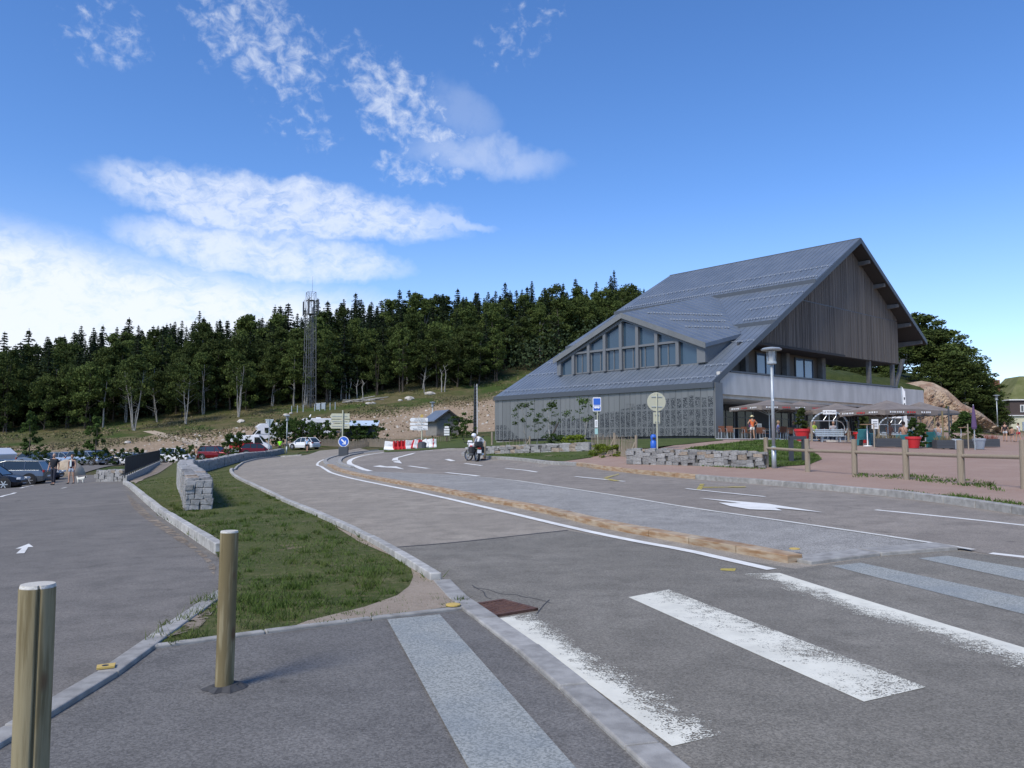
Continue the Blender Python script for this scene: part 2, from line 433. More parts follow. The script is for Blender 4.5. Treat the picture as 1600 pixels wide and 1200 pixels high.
def dirtedge(t, b):
    p = t.pos(); v = t.voro(60, p, out='Color'); f = t.ramp(t.noise(.8, p, 6, .65), .35, .7); c = t.mix(f, (.17, .135, .10), (.27, .22, .165)); c = t.mix(t.math('MULTIPLY', t.xyz(v)[0], .5), c, (.36, .31, .25))
    t.l.new(c, b.inputs['Base Color']); t.l.new(t.ramp(t.noise(5, p, 6, .75), .47, .53), b.inputs['Alpha'])
M['dirtedge'] = mat('scattered_grit', (.25, .2, .15), .95, 0, dirtedge, .2)
def grassfn(name, c1, c2, c3, dirt=.0, dsc=.5, dc=(.24, .185, .13)):
    def fn(t, b):
        p = t.pos()
        c = t.mix(t.ramp(t.noise(.9, p, 5, .6), .35, .68), c1, c2)
        c = t.mix(t.ramp(t.noise(7, p, 5, .7), .45, .75), c, c3)
        if dirt: c = t.mix(t.ramp(t.noise(dsc, p, 6, .65), 1-dirt, 1-dirt+.08), c, dc)
        k = t.math('MULTIPLY_ADD', t.noise(60, p, 3, .7), 1.1, .45)
        c = t.mix(1.0, c, t.comb(k, k, k), 'MULTIPLY')
        t.l.new(c, b.inputs['Base Color']); t.l.new(t.bump(t.noise(45, p, 4, .7), .8, .03), b.inputs['Normal'])
    return mat(name, c1, .95, 0, fn, .15)
M['grass'] = grassfn('lawn_grass', (.060, .078, .022), (.095, .105, .035), (.16, .145, .07), .40, 1.1, (.20, .16, .10))
M['grass2'] = grassfn('verge_grass', (.052, .078, .020), (.075, .100, .028), (.12, .12, .05), .36, .4)
def terrfn(t, b):
    p = t.pos(); x, y, z = t.xyz(p)
    n0 = t.noise(.06, p, 6, .62); n1 = t.noise(.35, p, 6, .68)
    g = t.mix(t.ramp(n1, .35, .68), (.085, .088, .032), (.155, .130, .068))
    g = t.mix(t.ramp(t.noise(.12, p, 5, .6), .42, .64), g, (.055, .085, .020))
    rustg = t.ramp(t.noise(.25, p, 5, .7), .58, .72); g = t.mix(t.math('MULTIPLY', rustg, .55), g, (.16, .095, .055))
    s = t.mix(t.ramp(t.noise(1.2, p, 5, .7), .35, .7), (.38, .29, .20), (.30, .22, .15))
    st = t.ramp(t.voro(1.6, p), .18, .06); s = t.mix(t.math('MULTIPLY', st, .8), s, (.52, .47, .40))
    # bare cut bank: a strip of the slope between the parking and the forest edge
    edge = t.math('MULTIPLY_ADD', x, .257, 172.0)            # depth of the strip's middle
    off = t.math('ABSOLUTE', t.math('SUBTRACT', y, t.math('MULTIPLY_ADD', x, .3, 138.0)))
    band = t.ramp(t.math('ADD', off, t.math('MULTIPLY_ADD', n1, 22, -11)), 19, 13)
    xs = t.ramp(t.math('ADD', x, t.math('MULTIPLY_ADD', n0, 30, -15)), -78, -56)
    left = t.math('MULTIPLY', t.ramp(n1, .46, .54), .9)
    f = t.math('MULTIPLY', band, t.math('MAXIMUM', xs, left))
    mound = t.math('MULTIPLY', t.ramp(x, 57, 61), t.math('MULTIPLY', t.ramp(y, 85, 88), t.ramp(y, 108, 100)))
    f = t.math('MAXIMUM', f, t.math('MULTIPLY', mound, t.ramp(n1, .30, .42)))
    c = t.mix(f, g, s)
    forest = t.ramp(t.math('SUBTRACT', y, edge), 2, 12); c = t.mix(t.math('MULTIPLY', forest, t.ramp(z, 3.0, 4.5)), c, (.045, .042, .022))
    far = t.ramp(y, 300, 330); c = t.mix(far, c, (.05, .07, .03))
    k = t.math('MULTIPLY_ADD', t.noise(2.5, p, 5, .75), .9, .55); c = t.mix(1.0, c, t.comb(k, k, k), 'MULTIPLY')
    t.l.new(c, b.inputs['Base Color']); t.l.new(t.bump(t.noise(1.4, p, 6, .75), .9, .5), b.inputs['Normal'])
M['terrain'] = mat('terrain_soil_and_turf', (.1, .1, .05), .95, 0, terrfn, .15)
M['kerb'] = var('granite_kerb', (.23, .222, .205), (.36, .35, .325), 7, .8, .3, 90, rnd=.22, obj=False)
M['kerbw'] = var('pale_granite_kerb', (.28, .272, .25), (.45, .44, .41), 7, .8, .3, 80, rnd=.25, obj=False)
M['kerbrust'] = var('rust_stained_kerb', (.26, .145, .065), (.42, .34, .24), 3.2, .8, .3, 70, rnd=.25, obj=False, stretch=(1, 1, 6))
M['rust'] = var('rusty_iron', (.075, .035, .025), (.12, .06, .04), 14, .8, .5, 60)
def paint(name, col=(.78, .78, .74), wear=.12, grad=None):
    def fn(t, b):
        p = t.pos()
        cell = t.xyz(t.voro(120, p, out='Color'))[0]; n9 = t.ramp(t.noise(11, p, 6, .8), .30, .70, False); n2 = t.ramp(t.noise(2.2, p, 4, .6), .3, .7, False)
        n = t.math('ADD', t.math('MULTIPLY', cell, .34), t.math('MULTIPLY_ADD', n9, .36, t.math('MULTIPLY', n2, .30))); n = t.ramp(n, .12, .88, False)
        w = wear
        if grad:
            (gx, gy, nx, ny, wd, lo, hi) = grad
            q = t.vmath('DOT_PRODUCT', t.vmath('SUBTRACT', p, (gx, gy, 0)), (nx/wd, ny/wd, 0))
            w = t.math('MULTIPLY_ADD', t.math('POWER', t.math('MAXIMUM', q, 0.0), .9), hi-lo, lo)
        a = t.ramp(t.math('SUBTRACT', n, w), -.03, .05)
        c = t.mix(t.ramp(t.noise(3, p, 5, .7), .3, .75), col, tuple(q*.80 for q in col))
        c = t.mix(t.math('MULTIPLY', t.ramp(t.noise(1.4, t.vmath('MULTIPLY', p, (1, .2, 1)), 4), .5, .7), .3), c, (.45, .44, .41))
        t.l.new(c, b.inputs['Base Color']); t.l.new(a, b.inputs['Alpha'])
        t.l.new(t.bump(cell, .4, .004), b.inputs['Normal'])
    return mat(name, col, .7, 0, fn)
M['paint'] = paint('road_paint', (.70, .69, .63), .20)
M['paint_fresh'] = paint('fresh_road_paint', (.80, .79, .74), .04)
M['yellow'] = paint('yellow_marking', (.50, .40, .08), .40)
def tactfn(t, b):
    p = t.pos(); v = t.voro(17, p, rnd=.35); n = t.math('MULTIPLY_ADD', t.xyz(t.voro(90, p, out='Color'))[0], .5, t.math('MULTIPLY', t.noise(40, p, 5, .8), .6))
    c = t.mix(t.ramp(n, .3, .75), (.185, .195, .18), (.35, .36, .335)); c = t.mix(t.math('MULTIPLY', t.ramp(t.noise(1.5, p, 5), .4, .7), .4), c, (.17, .20, .22))
    c = t.mix(t.math('MULTIPLY', t.ramp(v, .16, .08), .45), c, (.16, .17, .18)); t.l.new(c, b.inputs['Base Color'])
    t.l.new(t.bump(t.ramp(v, .3, .12), .7, .008), b.inputs['Normal'])
M['tactile'] = mat('blue_grey_resin', (.3, .35, .36), .8, 0, tactfn)
M['tar'] = var('tar_joint', (.035, .035, .037), (.06, .06, .062), 20, .8, obj=False)
M['stone'] = var('grey_granite', (.19, .188, .182), (.31, .305, .295), 5, .9, .6, 40, rnd=.55, bdist=.02)
M['stone_brown'] = var('brown_stained_granite', (.22, .16, .11), (.33, .29, .24), 5, .9, .6, 40, rnd=.4, bdist=.02)
M['mortar'] = var('wall_joint_earth', (.06, .058, .055), (.10, .098, .092), 9, .95)
M['rock'] = var('pale_rock', (.36, .33, .28), (.52, .49, .44), 2, .9, .6, 12, bdist=.05)
def woodfn(c1, c2, knots=True, s=1.0):
    def fn(t, b):
        p = t.obj(); q = t.vmath('MULTIPLY', p, (46*s, 46*s, 2.6*s))
        n = t.noise(1.0, q, 6, .7, 1.2); w = t.n.new('ShaderNodeTexWave'); w.wave_type = 'RINGS'; w.rings_direction = 'Z'
        w.inputs['Scale'].default_value = 1.4; w.inputs['Distortion'].default_value = 5; w.inputs['Detail'].default_value = 3
        t.l.new(t.vmath('MULTIPLY', p, (20*s, 20*s, 1.6*s)), w.inputs['Vector'])
        f = t.math('ADD', t.math('MULTIPLY', n, .6), t.math('MULTIPLY', w.outputs['Fac'], .4))
        c = t.mix(t.ramp(f, .3, .72), c1, c2)
        if knots:
            v = t.voro(1.0, t.vmath('MULTIPLY', p, (7, 7, 3.2))); c = t.mix(t.ramp(v, .20, .08), c, (.15, .095, .055))
        c = t.mix(t.math('MULTIPLY', t.ramp(t.noise(60, t.vmath('MULTIPLY', p, (1, 1, .06)), 3, .8), .55, .75), .5), c, tuple(k*.55 for k in c1))
        t.l.new(c, b.inputs['Base Color']); t.l.new(t.bump(f, .6, .004), b.inputs['Normal']); b.inputs['Specular IOR Level'].default_value = 0; b.inputs['Roughness'].default_value = 1
    return fn
M['log'] = mat('treated_pine', (.2, .17, .08), .97, 0, woodfn((.175, .142, .078), (.285, .245, .150)))
M['logend'] = mat('pale_end_grain', (.55, .53, .47), .85, 0, woodfn((.50, .48, .42), (.62, .60, .55), False, 3))
M['fencewood'] = mat('weathered_fence_wood', (.25, .21, .16), .9, 0, woodfn((.225, .185, .135), (.33, .285, .225), False))
def plain(name, c, r=.6, metal=0, **k): return mat(name, c, r, metal, None, **k)
M['galv'] = var('galvanised_steel', (.36, .40, .42), (.44, .48, .50), 3, .45, metal=.4)
M['mast'] = var('mast_steel', (.12, .125, .125), (.18, .185, .185), 3, .6, metal=.3)
M['black'] = plain('black_paint', (.018, .019, .021), .5)
M['darkgrey'] = plain('dark_grey_metal', (.055, .06, .067), .5)
M['white'] = plain('white_paint', (.78, .78, .77), .45)
M['offwhite'] = plain('cream_back_of_sign', (.47, .47, .35), .6)
M['blue'] = plain('sign_blue', (.025, .12, .52), .4)
M['red'] = plain('red_plastic', (.50, .022, .028), .45)
M['rubber'] = plain('tyre_rubber', (.02, .02, .021), .85)
M['glass'] = plain('window_glass', (.035, .045, .055), .06, 0, spec=.9)
M['carglass'] = plain('car_glass', (.02, .028, .03), .05, 0, spec=.8)
M['alu'] = plain('brushed_aluminium', (.55, .57, .58), .35, .7)
M['concrete'] = var('board_marked_concrete', (.46, .445, .41), (.58, .56, .52), 1.2, .85, .2, 30, stretch=(1, 1, .25))
# ------------------------------------------------------------------ ground sheet
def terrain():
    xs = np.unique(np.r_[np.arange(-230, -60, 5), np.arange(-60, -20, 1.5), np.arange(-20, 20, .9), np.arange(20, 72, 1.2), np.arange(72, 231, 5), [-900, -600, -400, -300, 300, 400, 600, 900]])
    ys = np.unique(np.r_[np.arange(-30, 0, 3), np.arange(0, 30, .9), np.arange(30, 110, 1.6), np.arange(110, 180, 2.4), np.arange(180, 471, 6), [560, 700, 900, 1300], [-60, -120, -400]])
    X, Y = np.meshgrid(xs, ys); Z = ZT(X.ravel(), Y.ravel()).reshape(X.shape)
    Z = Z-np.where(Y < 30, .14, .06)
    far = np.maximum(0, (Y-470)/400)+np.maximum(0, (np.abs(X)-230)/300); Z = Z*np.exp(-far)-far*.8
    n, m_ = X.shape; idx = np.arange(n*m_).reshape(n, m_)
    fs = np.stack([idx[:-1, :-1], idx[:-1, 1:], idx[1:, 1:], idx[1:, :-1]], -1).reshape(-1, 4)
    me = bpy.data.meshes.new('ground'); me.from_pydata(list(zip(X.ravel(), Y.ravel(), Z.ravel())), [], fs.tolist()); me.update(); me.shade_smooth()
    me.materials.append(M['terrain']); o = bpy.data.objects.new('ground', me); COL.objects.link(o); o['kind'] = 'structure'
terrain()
# picture outlines of the ground surfaces, laid on the terrain
LK = smooth_line(pxy([(192, 757), (215, 776), (250, 806), (290, 835), (336, 866)]), 1)   # kerb parking / island
LK2 = pxy([(336, 866), (366, 896), (338, 930)])
LK3 = pxy([(338, 930), (250, 990), (165, 1052), (60, 1116), (0, 1150)])
vec = Vector(LK3[-1])-Vector(LK3[-2]); LK3.append(tuple(Vector(LK3[-1])+vec.normalized()*6))
RK = pxy([(470, 712), (430, 714.5), (398, 719), (374, 726), (361, 736), (368, 746), (395, 759), (430, 776), (475, 796), (520, 816), (560, 835), (600, 856), (645, 883), (690, 912)])
RK = smooth_line(RK, 1)
RK2 = pxy([(690, 912), (710, 935), (735, 955), (785, 988), (850, 1040), (930, 1110), (1020, 1190)])
v2 = Vector(RK2[-1])-Vector(RK2[-2]); RK2.append(tuple(Vector(RK2[-1])+v2.normalized()*5))
TK = pxy([(222, 1019), (340, 1002), (480, 985), (610, 968), (725, 955)])
FARK = pxy([(1600, 803), (1500, 788), (1400, 775.5), (1300, 766), (1200, 757), (1100, 749), (1000, 740), (940, 733), (880, 726), (820, 720), (770, 716.5), (735, 714), (724, 711), (735, 706.5), (775, 703.5)])
f0 = Vector(FARK[0]); fd = (f0-Vector(FARK[1])).normalized()
FARK = [tuple(f0+fd*14), tuple(f0+fd*6)]+FARK
# main road: everything between the left kerbs and the right kerb
road = RK+RK2[1:]+[(3.5, -12), (30, -12), (22, 4)]+[FARK[0]]+FARK[1:]
far_edge = pxy([(760, 700.0), (700, 699), (660, 702.5), (615, 705.5), (560, 699.5), (500, 704)])
road_poly = road+far_edge
drape('road', road_poly, 0.0, M['road'], 1.3)
near = pxy([(612, 856), (690, 850), (750, 844), (820, 836), (887, 829), (985, 846), (1075, 862), (1243, 889), (1370, 870), (1480, 858), (1521, 864), (1590, 874)])+[(22, 7), (24, -10), (2.5, -10)]+RK2[::-1][1:]+pxy([(645, 883)])
drape('crossing_asphalt', near, .003, M['road_dark'], .8)
# pavement by the camera, parking lane on the left
walk = TK+RK2[2:]+[(2.0, -12), (-12, -12)]+LK3[::-1][:-2]
wk = [LK3[2]]+TK+RK2[3:]+[(1.5, -10), (-9, -10)]+LK3[::-1][:3]
drape('pavement', wk, .02, M['walk'], .8)
pk = LK[::-1]+pxy([(197, 749), (155, 742), (120, 742)])+pxy([(0, 756)])+[(-60, 60), (-60, 5), (-20, -10)]+LK3[::-1]+LK2[::-1][1:]
pk = list(dict.fromkeys(pk))
drape('parking_lane', pk, .0, M['path'], 1.2)
isl = RK[1:]+RK2[1:3]+TK[::-1]+[LK3[1]]+[LK3[0]]+[LK2[1]]+LK[::-1]
isl_far = pxy([(197, 750), (250, 728), (272, 722), (340, 711), (440, 704), (468, 708)])
isl_poly = isl+isl_far
ISL = isl_poly
drape('grass_verge', isl_poly, .035, M['grass'], .8)
drape('dirt_path', smooth_line(pxy([(520, 824), (560, 842), (600, 862), (650, 893), (694, 922), (722, 952), (640, 964), (540, 975), (430, 990), (610, 945), (648, 915), (640, 885), (600, 868), (560, 850)]), 1), .043, M['dirt'], .5)
drape('dirt_path', smooth_line(pxy([(232, 1012), (280, 985), (332, 944), (362, 900), (372, 905), (345, 950), (310, 990)]), 1), .043, M['dirtedge'], .5)
drape('dirt_path', smooth_line(pxy([(197, 770), (240, 808), (290, 842), (338, 880), (334, 905), (318, 868), (262, 836), (205, 790)]), 1), .005, M['dirtedge'], .5)
drape('ramp_path', pxy([(200, 749), (252, 724), (275, 718), (268, 727), (225, 750), (212, 758)]), .066, M['dirt'], 1)
# parking ground in the background on the left
drape('car_park', [(-95, 50), (-45, 46), (-33, 60), (-44, 92), (-38, 112), (-75, 112), (-110, 105)], .01, M['path'], 2.5)
# right side: red gravel square and footpath
plaza = FARK[::-1][2:]+[(26, -4), (75, 10), (80, 80), (58, 84), (42, 84), (14, 58)]
pl2 = pxy([(1122, 689), (1020, 706), (960, 709), (925, 716), (880, 719), (800, 711), (745, 706)])
drape('gravel_square', plaza+pl2, .10, M['redgravel'], 1.4)
drape('grass_verge', pxy([(724, 711), (735, 714), (770, 716), (820, 719.5), (880, 724.5), (925, 718), (930, 711), (920, 700), (1010, 704), (1075, 697), (1130, 691), (1116, 686), (775, 690), (745, 701)]), .125, M['grass2'], 1.2)
drape('grass_verge', pxy([(1055, 709), (1130, 697), (1180, 692), (1240, 691), (1262, 702), (1284, 722), (1262, 731), (1200, 735), (1192, 712)]), .125, M['grass2'], .9)
drape('terrace_paving', pxy([(1118, 689.5), (1240, 691), (1345, 690), (1340, 684), (1125, 684)]), .13, M['kerbw'], 1.5)
drape('footpath', pxy([(760, 706), (775, 703.5), (880, 703), (960, 700), (830, 697.5), (760, 698)]), .112, M['redgravel'], 1.5)
drape('grass_verge', pxy([(600, 707), (660, 704), (700, 700.5), (760, 699.8), (776, 695), (776, 683), (700, 681), (640, 689), (600, 697)]), .03, M['grass2'], 2.0)
# kerbs
kerb('kerb', LK, .14, .16, M['kerbw'], 1.0, 1)
kerb('kerb', LK3, .15, .055, M['kerb'], 1.0, 1, gap=.003)
kerb('kerb', RK, .13, .12, M['kerbw'], 1.0, -1)
kerb('kerb', RK2, .20, .052, M['kerb'], 1.0, 0, gap=.003)
kerb('kerb', TK, .08, .052, M['kerb'], 1.0, 0, gap=.003)
kerb('kerb', FARK, .18, .15, M['kerb'], 1.0, 1, mats=lambda f: M['kerbrust'] if .44 < f < .60 else M['kerb'])
# median
MK = pxy([(1243, 879), (1160, 862), (1075, 847), (944, 823), (900, 811), (840, 797), (775, 785), (725, 775), (681, 766), (630, 757), (587, 749), (560, 743), (540, 738.5), (522, 732.5), (509, 725), (507, 719.5), (522, 714), (548, 708.5), (590, 704)])
ML = smooth_line(MK, 1)
MR = pxy([(1521, 862), (1425, 846), (1250, 820), (1075, 795), (985, 779), (900, 766), (806, 752), (759, 747), (681, 742), (619, 739), (576, 737)])
inner = pxy([(550, 731.5), (534, 727), (529, 720), (540, 713.5), (566, 708.5), (606, 704)])
drape('median_strip', ML+inner[::-1]+MR[::-1]+pxy([(1480, 858), (1370, 868)]), .022, M['median'], .9)
drape('lane', MR+pxy([(558, 729), (552, 723), (560, 716), (600, 707), (660, 704), (760, 703.5)])+FARK[::-1][1:], .004, M['lane'], 1.2)
kerb('kerb', ML, .26, .10, M['kerbrust'], 1.0, 0, jitter=.002, mats=lambda f: M['kerbrust'] if f < .56 else M['kerb'])
kerb('kerb', pxy([(1247, 879), (1300, 872), (1370, 864), (1480, 856)]), .42, .05, M['kerb'], 1.0, 0)
kerb('kerb', smooth_line(inner[:5], 1), .25, .10, M['kerb'], 1.0, 0)
# ------------------------------------------------------------------ markings
def mark(name, pts, m, off=.012, step=.6, line=None, w=None):
    XY = pxy(pts)
    if off < .03 and max(q[1] for q in XY) < 16: off = min(off, .007) if name != 'tactile_strip' or off < .02 else .026
    if line: XY = ribbon(smooth_line(XY, line), w)
    return drape(name, XY, off, m, step)
mark('painted_line', [(1206, 891), (1140, 876), (1075, 861), (985, 845), (900, 827), (775, 797), (681, 775), (587, 756), (540, 745.6), (509, 736), (495, 727.5), (497, 722), (509, 717), (534, 711.5), (556, 708)], M['paint_fresh'], .012, .5, 1, .16)
mark('painted_line', [(1521, 862), (1425, 846.3), (1250, 820.3), (1075, 795), (985, 779.3), (900, 766), (806, 752)], M['paint'], .031, .5, 1, .09)
mark('painted_line', [(806, 752), (759, 747), (681, 742), (619, 739)], M['paint'], .031, .5, 1, .05)
mark('painted_line', [(578, 736.5), (562, 732), (547, 726), (545, 720), (556, 715), (570, 711.5), (600, 707)], M['paint_fresh'], .016, .6, 1, .32)
for a, b, w in [((639, 728.5), (669, 732.5), .24), ((697, 739), (748, 744.5), .2), ((726, 724.5), (753, 728), .17), ((790, 732), (839, 738.3), .14), ((698, 718), (708, 720.6), .3),
                ((657, 705.4), (676, 704), .45), ((690, 702.6), (710, 701.4), .4), ((899, 745.3), (976, 753), .13), ((1072, 764.3), (1195, 777), .11), ((1368, 797), (1700, 832.5), .10), ((1548, 865), (1620, 873), .14)]:
    mark('painted_line', [a, b], M['paint_fresh'], .018, .6, 1, w)
mark('painted_arrow', [(1091, 779), (1150, 784), (1198, 788), (1287, 802), (1211, 794.5), (1222, 799), (1171, 797), (1141, 792), (1123, 786.5), (1158, 787.5)], M['paint_fresh'], .018, .4)
mark('painted_arrow', [(582, 729.2), (594, 727.6), (604, 729.4), (619, 729.2), (632, 733.8), (612, 731.3), (597, 730.6)], M['paint_fresh'], .018, .4)
mark('painted_arrow', [(612, 720), (614, 716.5), (640, 709.5), (650, 707.5), (644, 710), (622, 715.5), (622, 719.5)], M['paint_fresh'], .018, .4)
mark('painted_arrow', [(614, 721.5), (624, 719.5), (628, 724.5), (617, 723)], M['paint_fresh'], .018, .4)
def stripe(pts, p0, pn, wd, lo, hi):
    q = pxy([p0, pn, wd]); a = Vector(q[0]); d_ = (Vector(q[1])-a).normalized(); n = Vector((-d_.y, d_.x)); w_ = (Vector(q[2])-a).dot(n)
    if w_ < 0: n = -n; w_ = -w_
    mark('crossing_stripe', pts, paint('worn_crossing_paint', (.74, .72, .61), .1, (a.x, a.y, n.x, n.y, w_, lo, hi)), .014, .3)
stripe([(781, 967), (857, 955), (1172, 1138), (1050, 1168)], (781, 967), (1050, 1168), (1172, 1138), .02, 1.12)
stripe([(982, 934), (1045, 922), (1447, 1075), (1350, 1098)], (982, 934), (1350, 1098), (1447, 1075), .12, .46)
stripe([(1160, 897), (1218, 896), (1700, 1043), (1700, 1090)], (1218, 896), (1700, 1043), (1145, 900), .0, .95)
mark('tactile_strip', [(605, 973), (687, 965), (905, 1215), (735, 1215)], M['tactile'], .030, .3)
mark('tactile_strip', [(1300, 885), (1345, 880), (1700, 955), (1700, 985)], M['tactile'], .012, .3)
mark('tactile_strip', [(1435, 873), (1480, 869), (1700, 905), (1700, 930)], M['tactile'], .012, .3)
mark('tar_joint', [(612, 856), (690, 850), (750, 844), (820, 836), (887, 829)], M['tar'], .008, .3, 1, .06)
rc = random.Random(3)
for a, b, n in [((740, 915), (770, 938), 4), ((735, 918), (860, 942), 9), ((352, 1095), (318, 1115), 4), ((855, 938), (838, 962), 3)]:
    pts = [(a[0]+(b[0]-a[0])*i/n+rc.uniform(-4, 4), a[1]+(b[1]-a[1])*i/n+rc.uniform(-2, 2)) for i in range(n+1)]
    mark('tar_joint', pts, M['tar'], .006 if a[0] > 500 else .024, .2, 1, .012)
for p in [[(970, 752), (950, 748.5), (942, 749), (960, 752.5)], [(1088, 766), (1094, 757), (1101, 757), (1096, 766)], [(1096, 762), (1165, 761), (1165, 762.3), (1096, 763.3)], [(943, 747), (966, 741), (968, 742), (948, 748)]]:
    mark('yellow_marking', p, M['yellow'], .02, .4)
mark('yellow_marking', [(1126, 889), (1150, 889), (1148, 893), (1126, 892)], M['yellow'], .012, .3)
mark('painted_arrow', [(24, 858), (45, 850), (52, 855), (44, 855.5), (38, 865), (25, 865.5), (34, 857.5)], M['paint_fresh'], .012, .3)
mark('painted_line', [(96, 763.5), (104, 761.5)], M['paint'], .012, .3, 1, .12)
for a, b in [((0, 777), (24, 770)), ((32, 763), (52, 758.5)), ((55, 757), (68, 754.5))]: mark('painted_line', [a, b], M['paint_fresh'], .012, .3, 1, .16)
# ------------------------------------------------------------------ small street things
def bollard(px, py, Y, h, r, label, lean, split):
    g0 = at(px, py, Y); z0 = z1(g0.x, g0.y)+.02
    root = thing('wooden_bollard', label, 'bollard', (g0.x, g0.y, z0)); root.rotation_euler = (0, lean, .4)
    prof = [(r*1.0, -.1), (r*1.02, .0)]
    N = 60; ring = 24; vs = []; fs = []
    for k in range(ring+1):
        z = -.1+(h+.1-.012)*k/ring
        for i in range(N):
            a = 2*math.pi*i/N
            rr = r*(1+.02*math.sin(3*a+z*4)+.012*math.sin(z*9+a))
            if split and abs(i-split) < 1: rr *= .74
            vs.append((rr*math.cos(a), rr*math.sin(a), z))
    for k in range(ring):
        for i in range(N): j = (i+1) % N; fs.append((k*N+i, k*N+j, (k+1)*N+j, (k+1)*N+i))
    m = MB().add(vs, fs); m.build('post', M['log'], root, smooth=True)
    cap = MB(); cv = [(r*.99*math.cos(2*math.pi*i/N)*(.74 if split and abs(i-split) < 1 else 1), r*.99*math.sin(2*math.pi*i/N)*(.74 if split and abs(i-split) < 1 else 1), h-.013) for i in range(N)]
    cv2 = [(x*.95, y*.95, h) for x, y, z in cv]
    cap.add(cv+cv2, [(i, (i+1) % N, N+(i+1) % N, N+i) for i in range(N)]+[tuple(range(N, 2*N))])
    cap.build('end_grain', M['logend'], root)
    return root
bollard(69, 690, 2.93, 1.06, .060, 'thick split wooden bollard at the bottom left corner of the pavement', .0, 47)
b2 = hit(350, 1080)
bollard(350, 1080, b2.y, 1.0, .057, 'slimmer wooden bollard beside the grass with crumbled tar round its foot', .008, 0)
m = MB(); rb = random.Random(5)
pts = [(math.cos(a)*(.115+rb.uniform(-.025, .035)), math.sin(a)*(.10+rb.uniform(-.02, .03)), 0) for a in [i*math.pi/9 for i in range(18)]]
m.add([(x*1.1, y*1.1, .002) for x, y, z in pts]+[(x*.7, y*.7, .022+rb.uniform(-.005, .01)) for x, y, z in pts], [(i, (i+1) % 18, 18+(i+1) % 18, 18+i) for i in range(18)]+[tuple(range(18, 36))])
tag(m.build('tar_collar', M['tar'], None, loc=(b2.x, b2.y, b2.z+.02)), 'crumbled black tar patch round the foot of the slimmer bollard', 'tar patch')
# drain
dq = [hit(*p) for p in [(738, 948), (797, 939), (822, 957), (762, 966)]]
c = sum(dq, Vector())/4; root = thing('drain_grate', 'rusty iron drain grate set in the road beside the kerb corner', 'drain', c)
u = (dq[1]-dq[0]).normalized(); v = Vector((-u.y, u.x, 0)); wu = (dq[1]-dq[0]).length; wv = abs((dq[3]-dq[0]).dot(v)); 
rz = math.atan2(u.y, u.x)
MB().box((0, 0, .0), (wu, wv, .02), rz).build('recess', M['black'], root)
fr = MB()
for s_ in (-1, 1):
    fr.box(tuple(u*(s_*wu/2))[:2]+(.012,), (.05, wv+.05, .03), rz); fr.box(tuple(v*(s_*wv/2))[:2]+(.0125,), (wu+.05, .05, .031), rz)
fr.build('frame', M['rust'], root)
for i in range(9):
    q = u*((i-4)*wu/10); MB().box((q.x, q.y, .012), (wu/17, wv-.05, .022), rz).build('bar', M['rust'], root)
for i in (-1, 0, 1):
    q = v*(i*wv/4); MB().box((q.x, q.y, .010), (wu-.05, .03, .021), rz).build('bar', M['rust'], root)
# yellow benchmark tile, discs
M['yellowp'] = plain('yellow_plastic', (.52, .37, .10), .6)
c = hit(164, 1056); root = thing('survey_marker', 'square yellow survey plate with a hole on the kerb by the bollards', 'marker', (c.x, c.y, c.z+.058), .5)
MB().prism([(-.055, -.045, 0), (.055, -.045, 0), (.065, .045, 0), (-.05, .045, 0)], (0, 0, .012)).build('plate', M['yellowp'], root)
MB().lathe([(.022, .0122), (.022, .0135)], 12).build('hole', M['black'], root)
for px, py, lab in [(708, 955, 'round yellow plastic disc on the kerb corner by the tactile strip'), (1242, 868, 'yellow paint-like disc on the front end of the median kerb')]:
    c = hit(px, py); o = MB().lathe([(.07, .0), (.07, .012), (.05, .016)], 14).build('yellow_disc', M['yellowp'], None, loc=(c.x, c.y, c.z+.055 if px < 800 else c.z+.086)); tag(o, lab, 'marker')
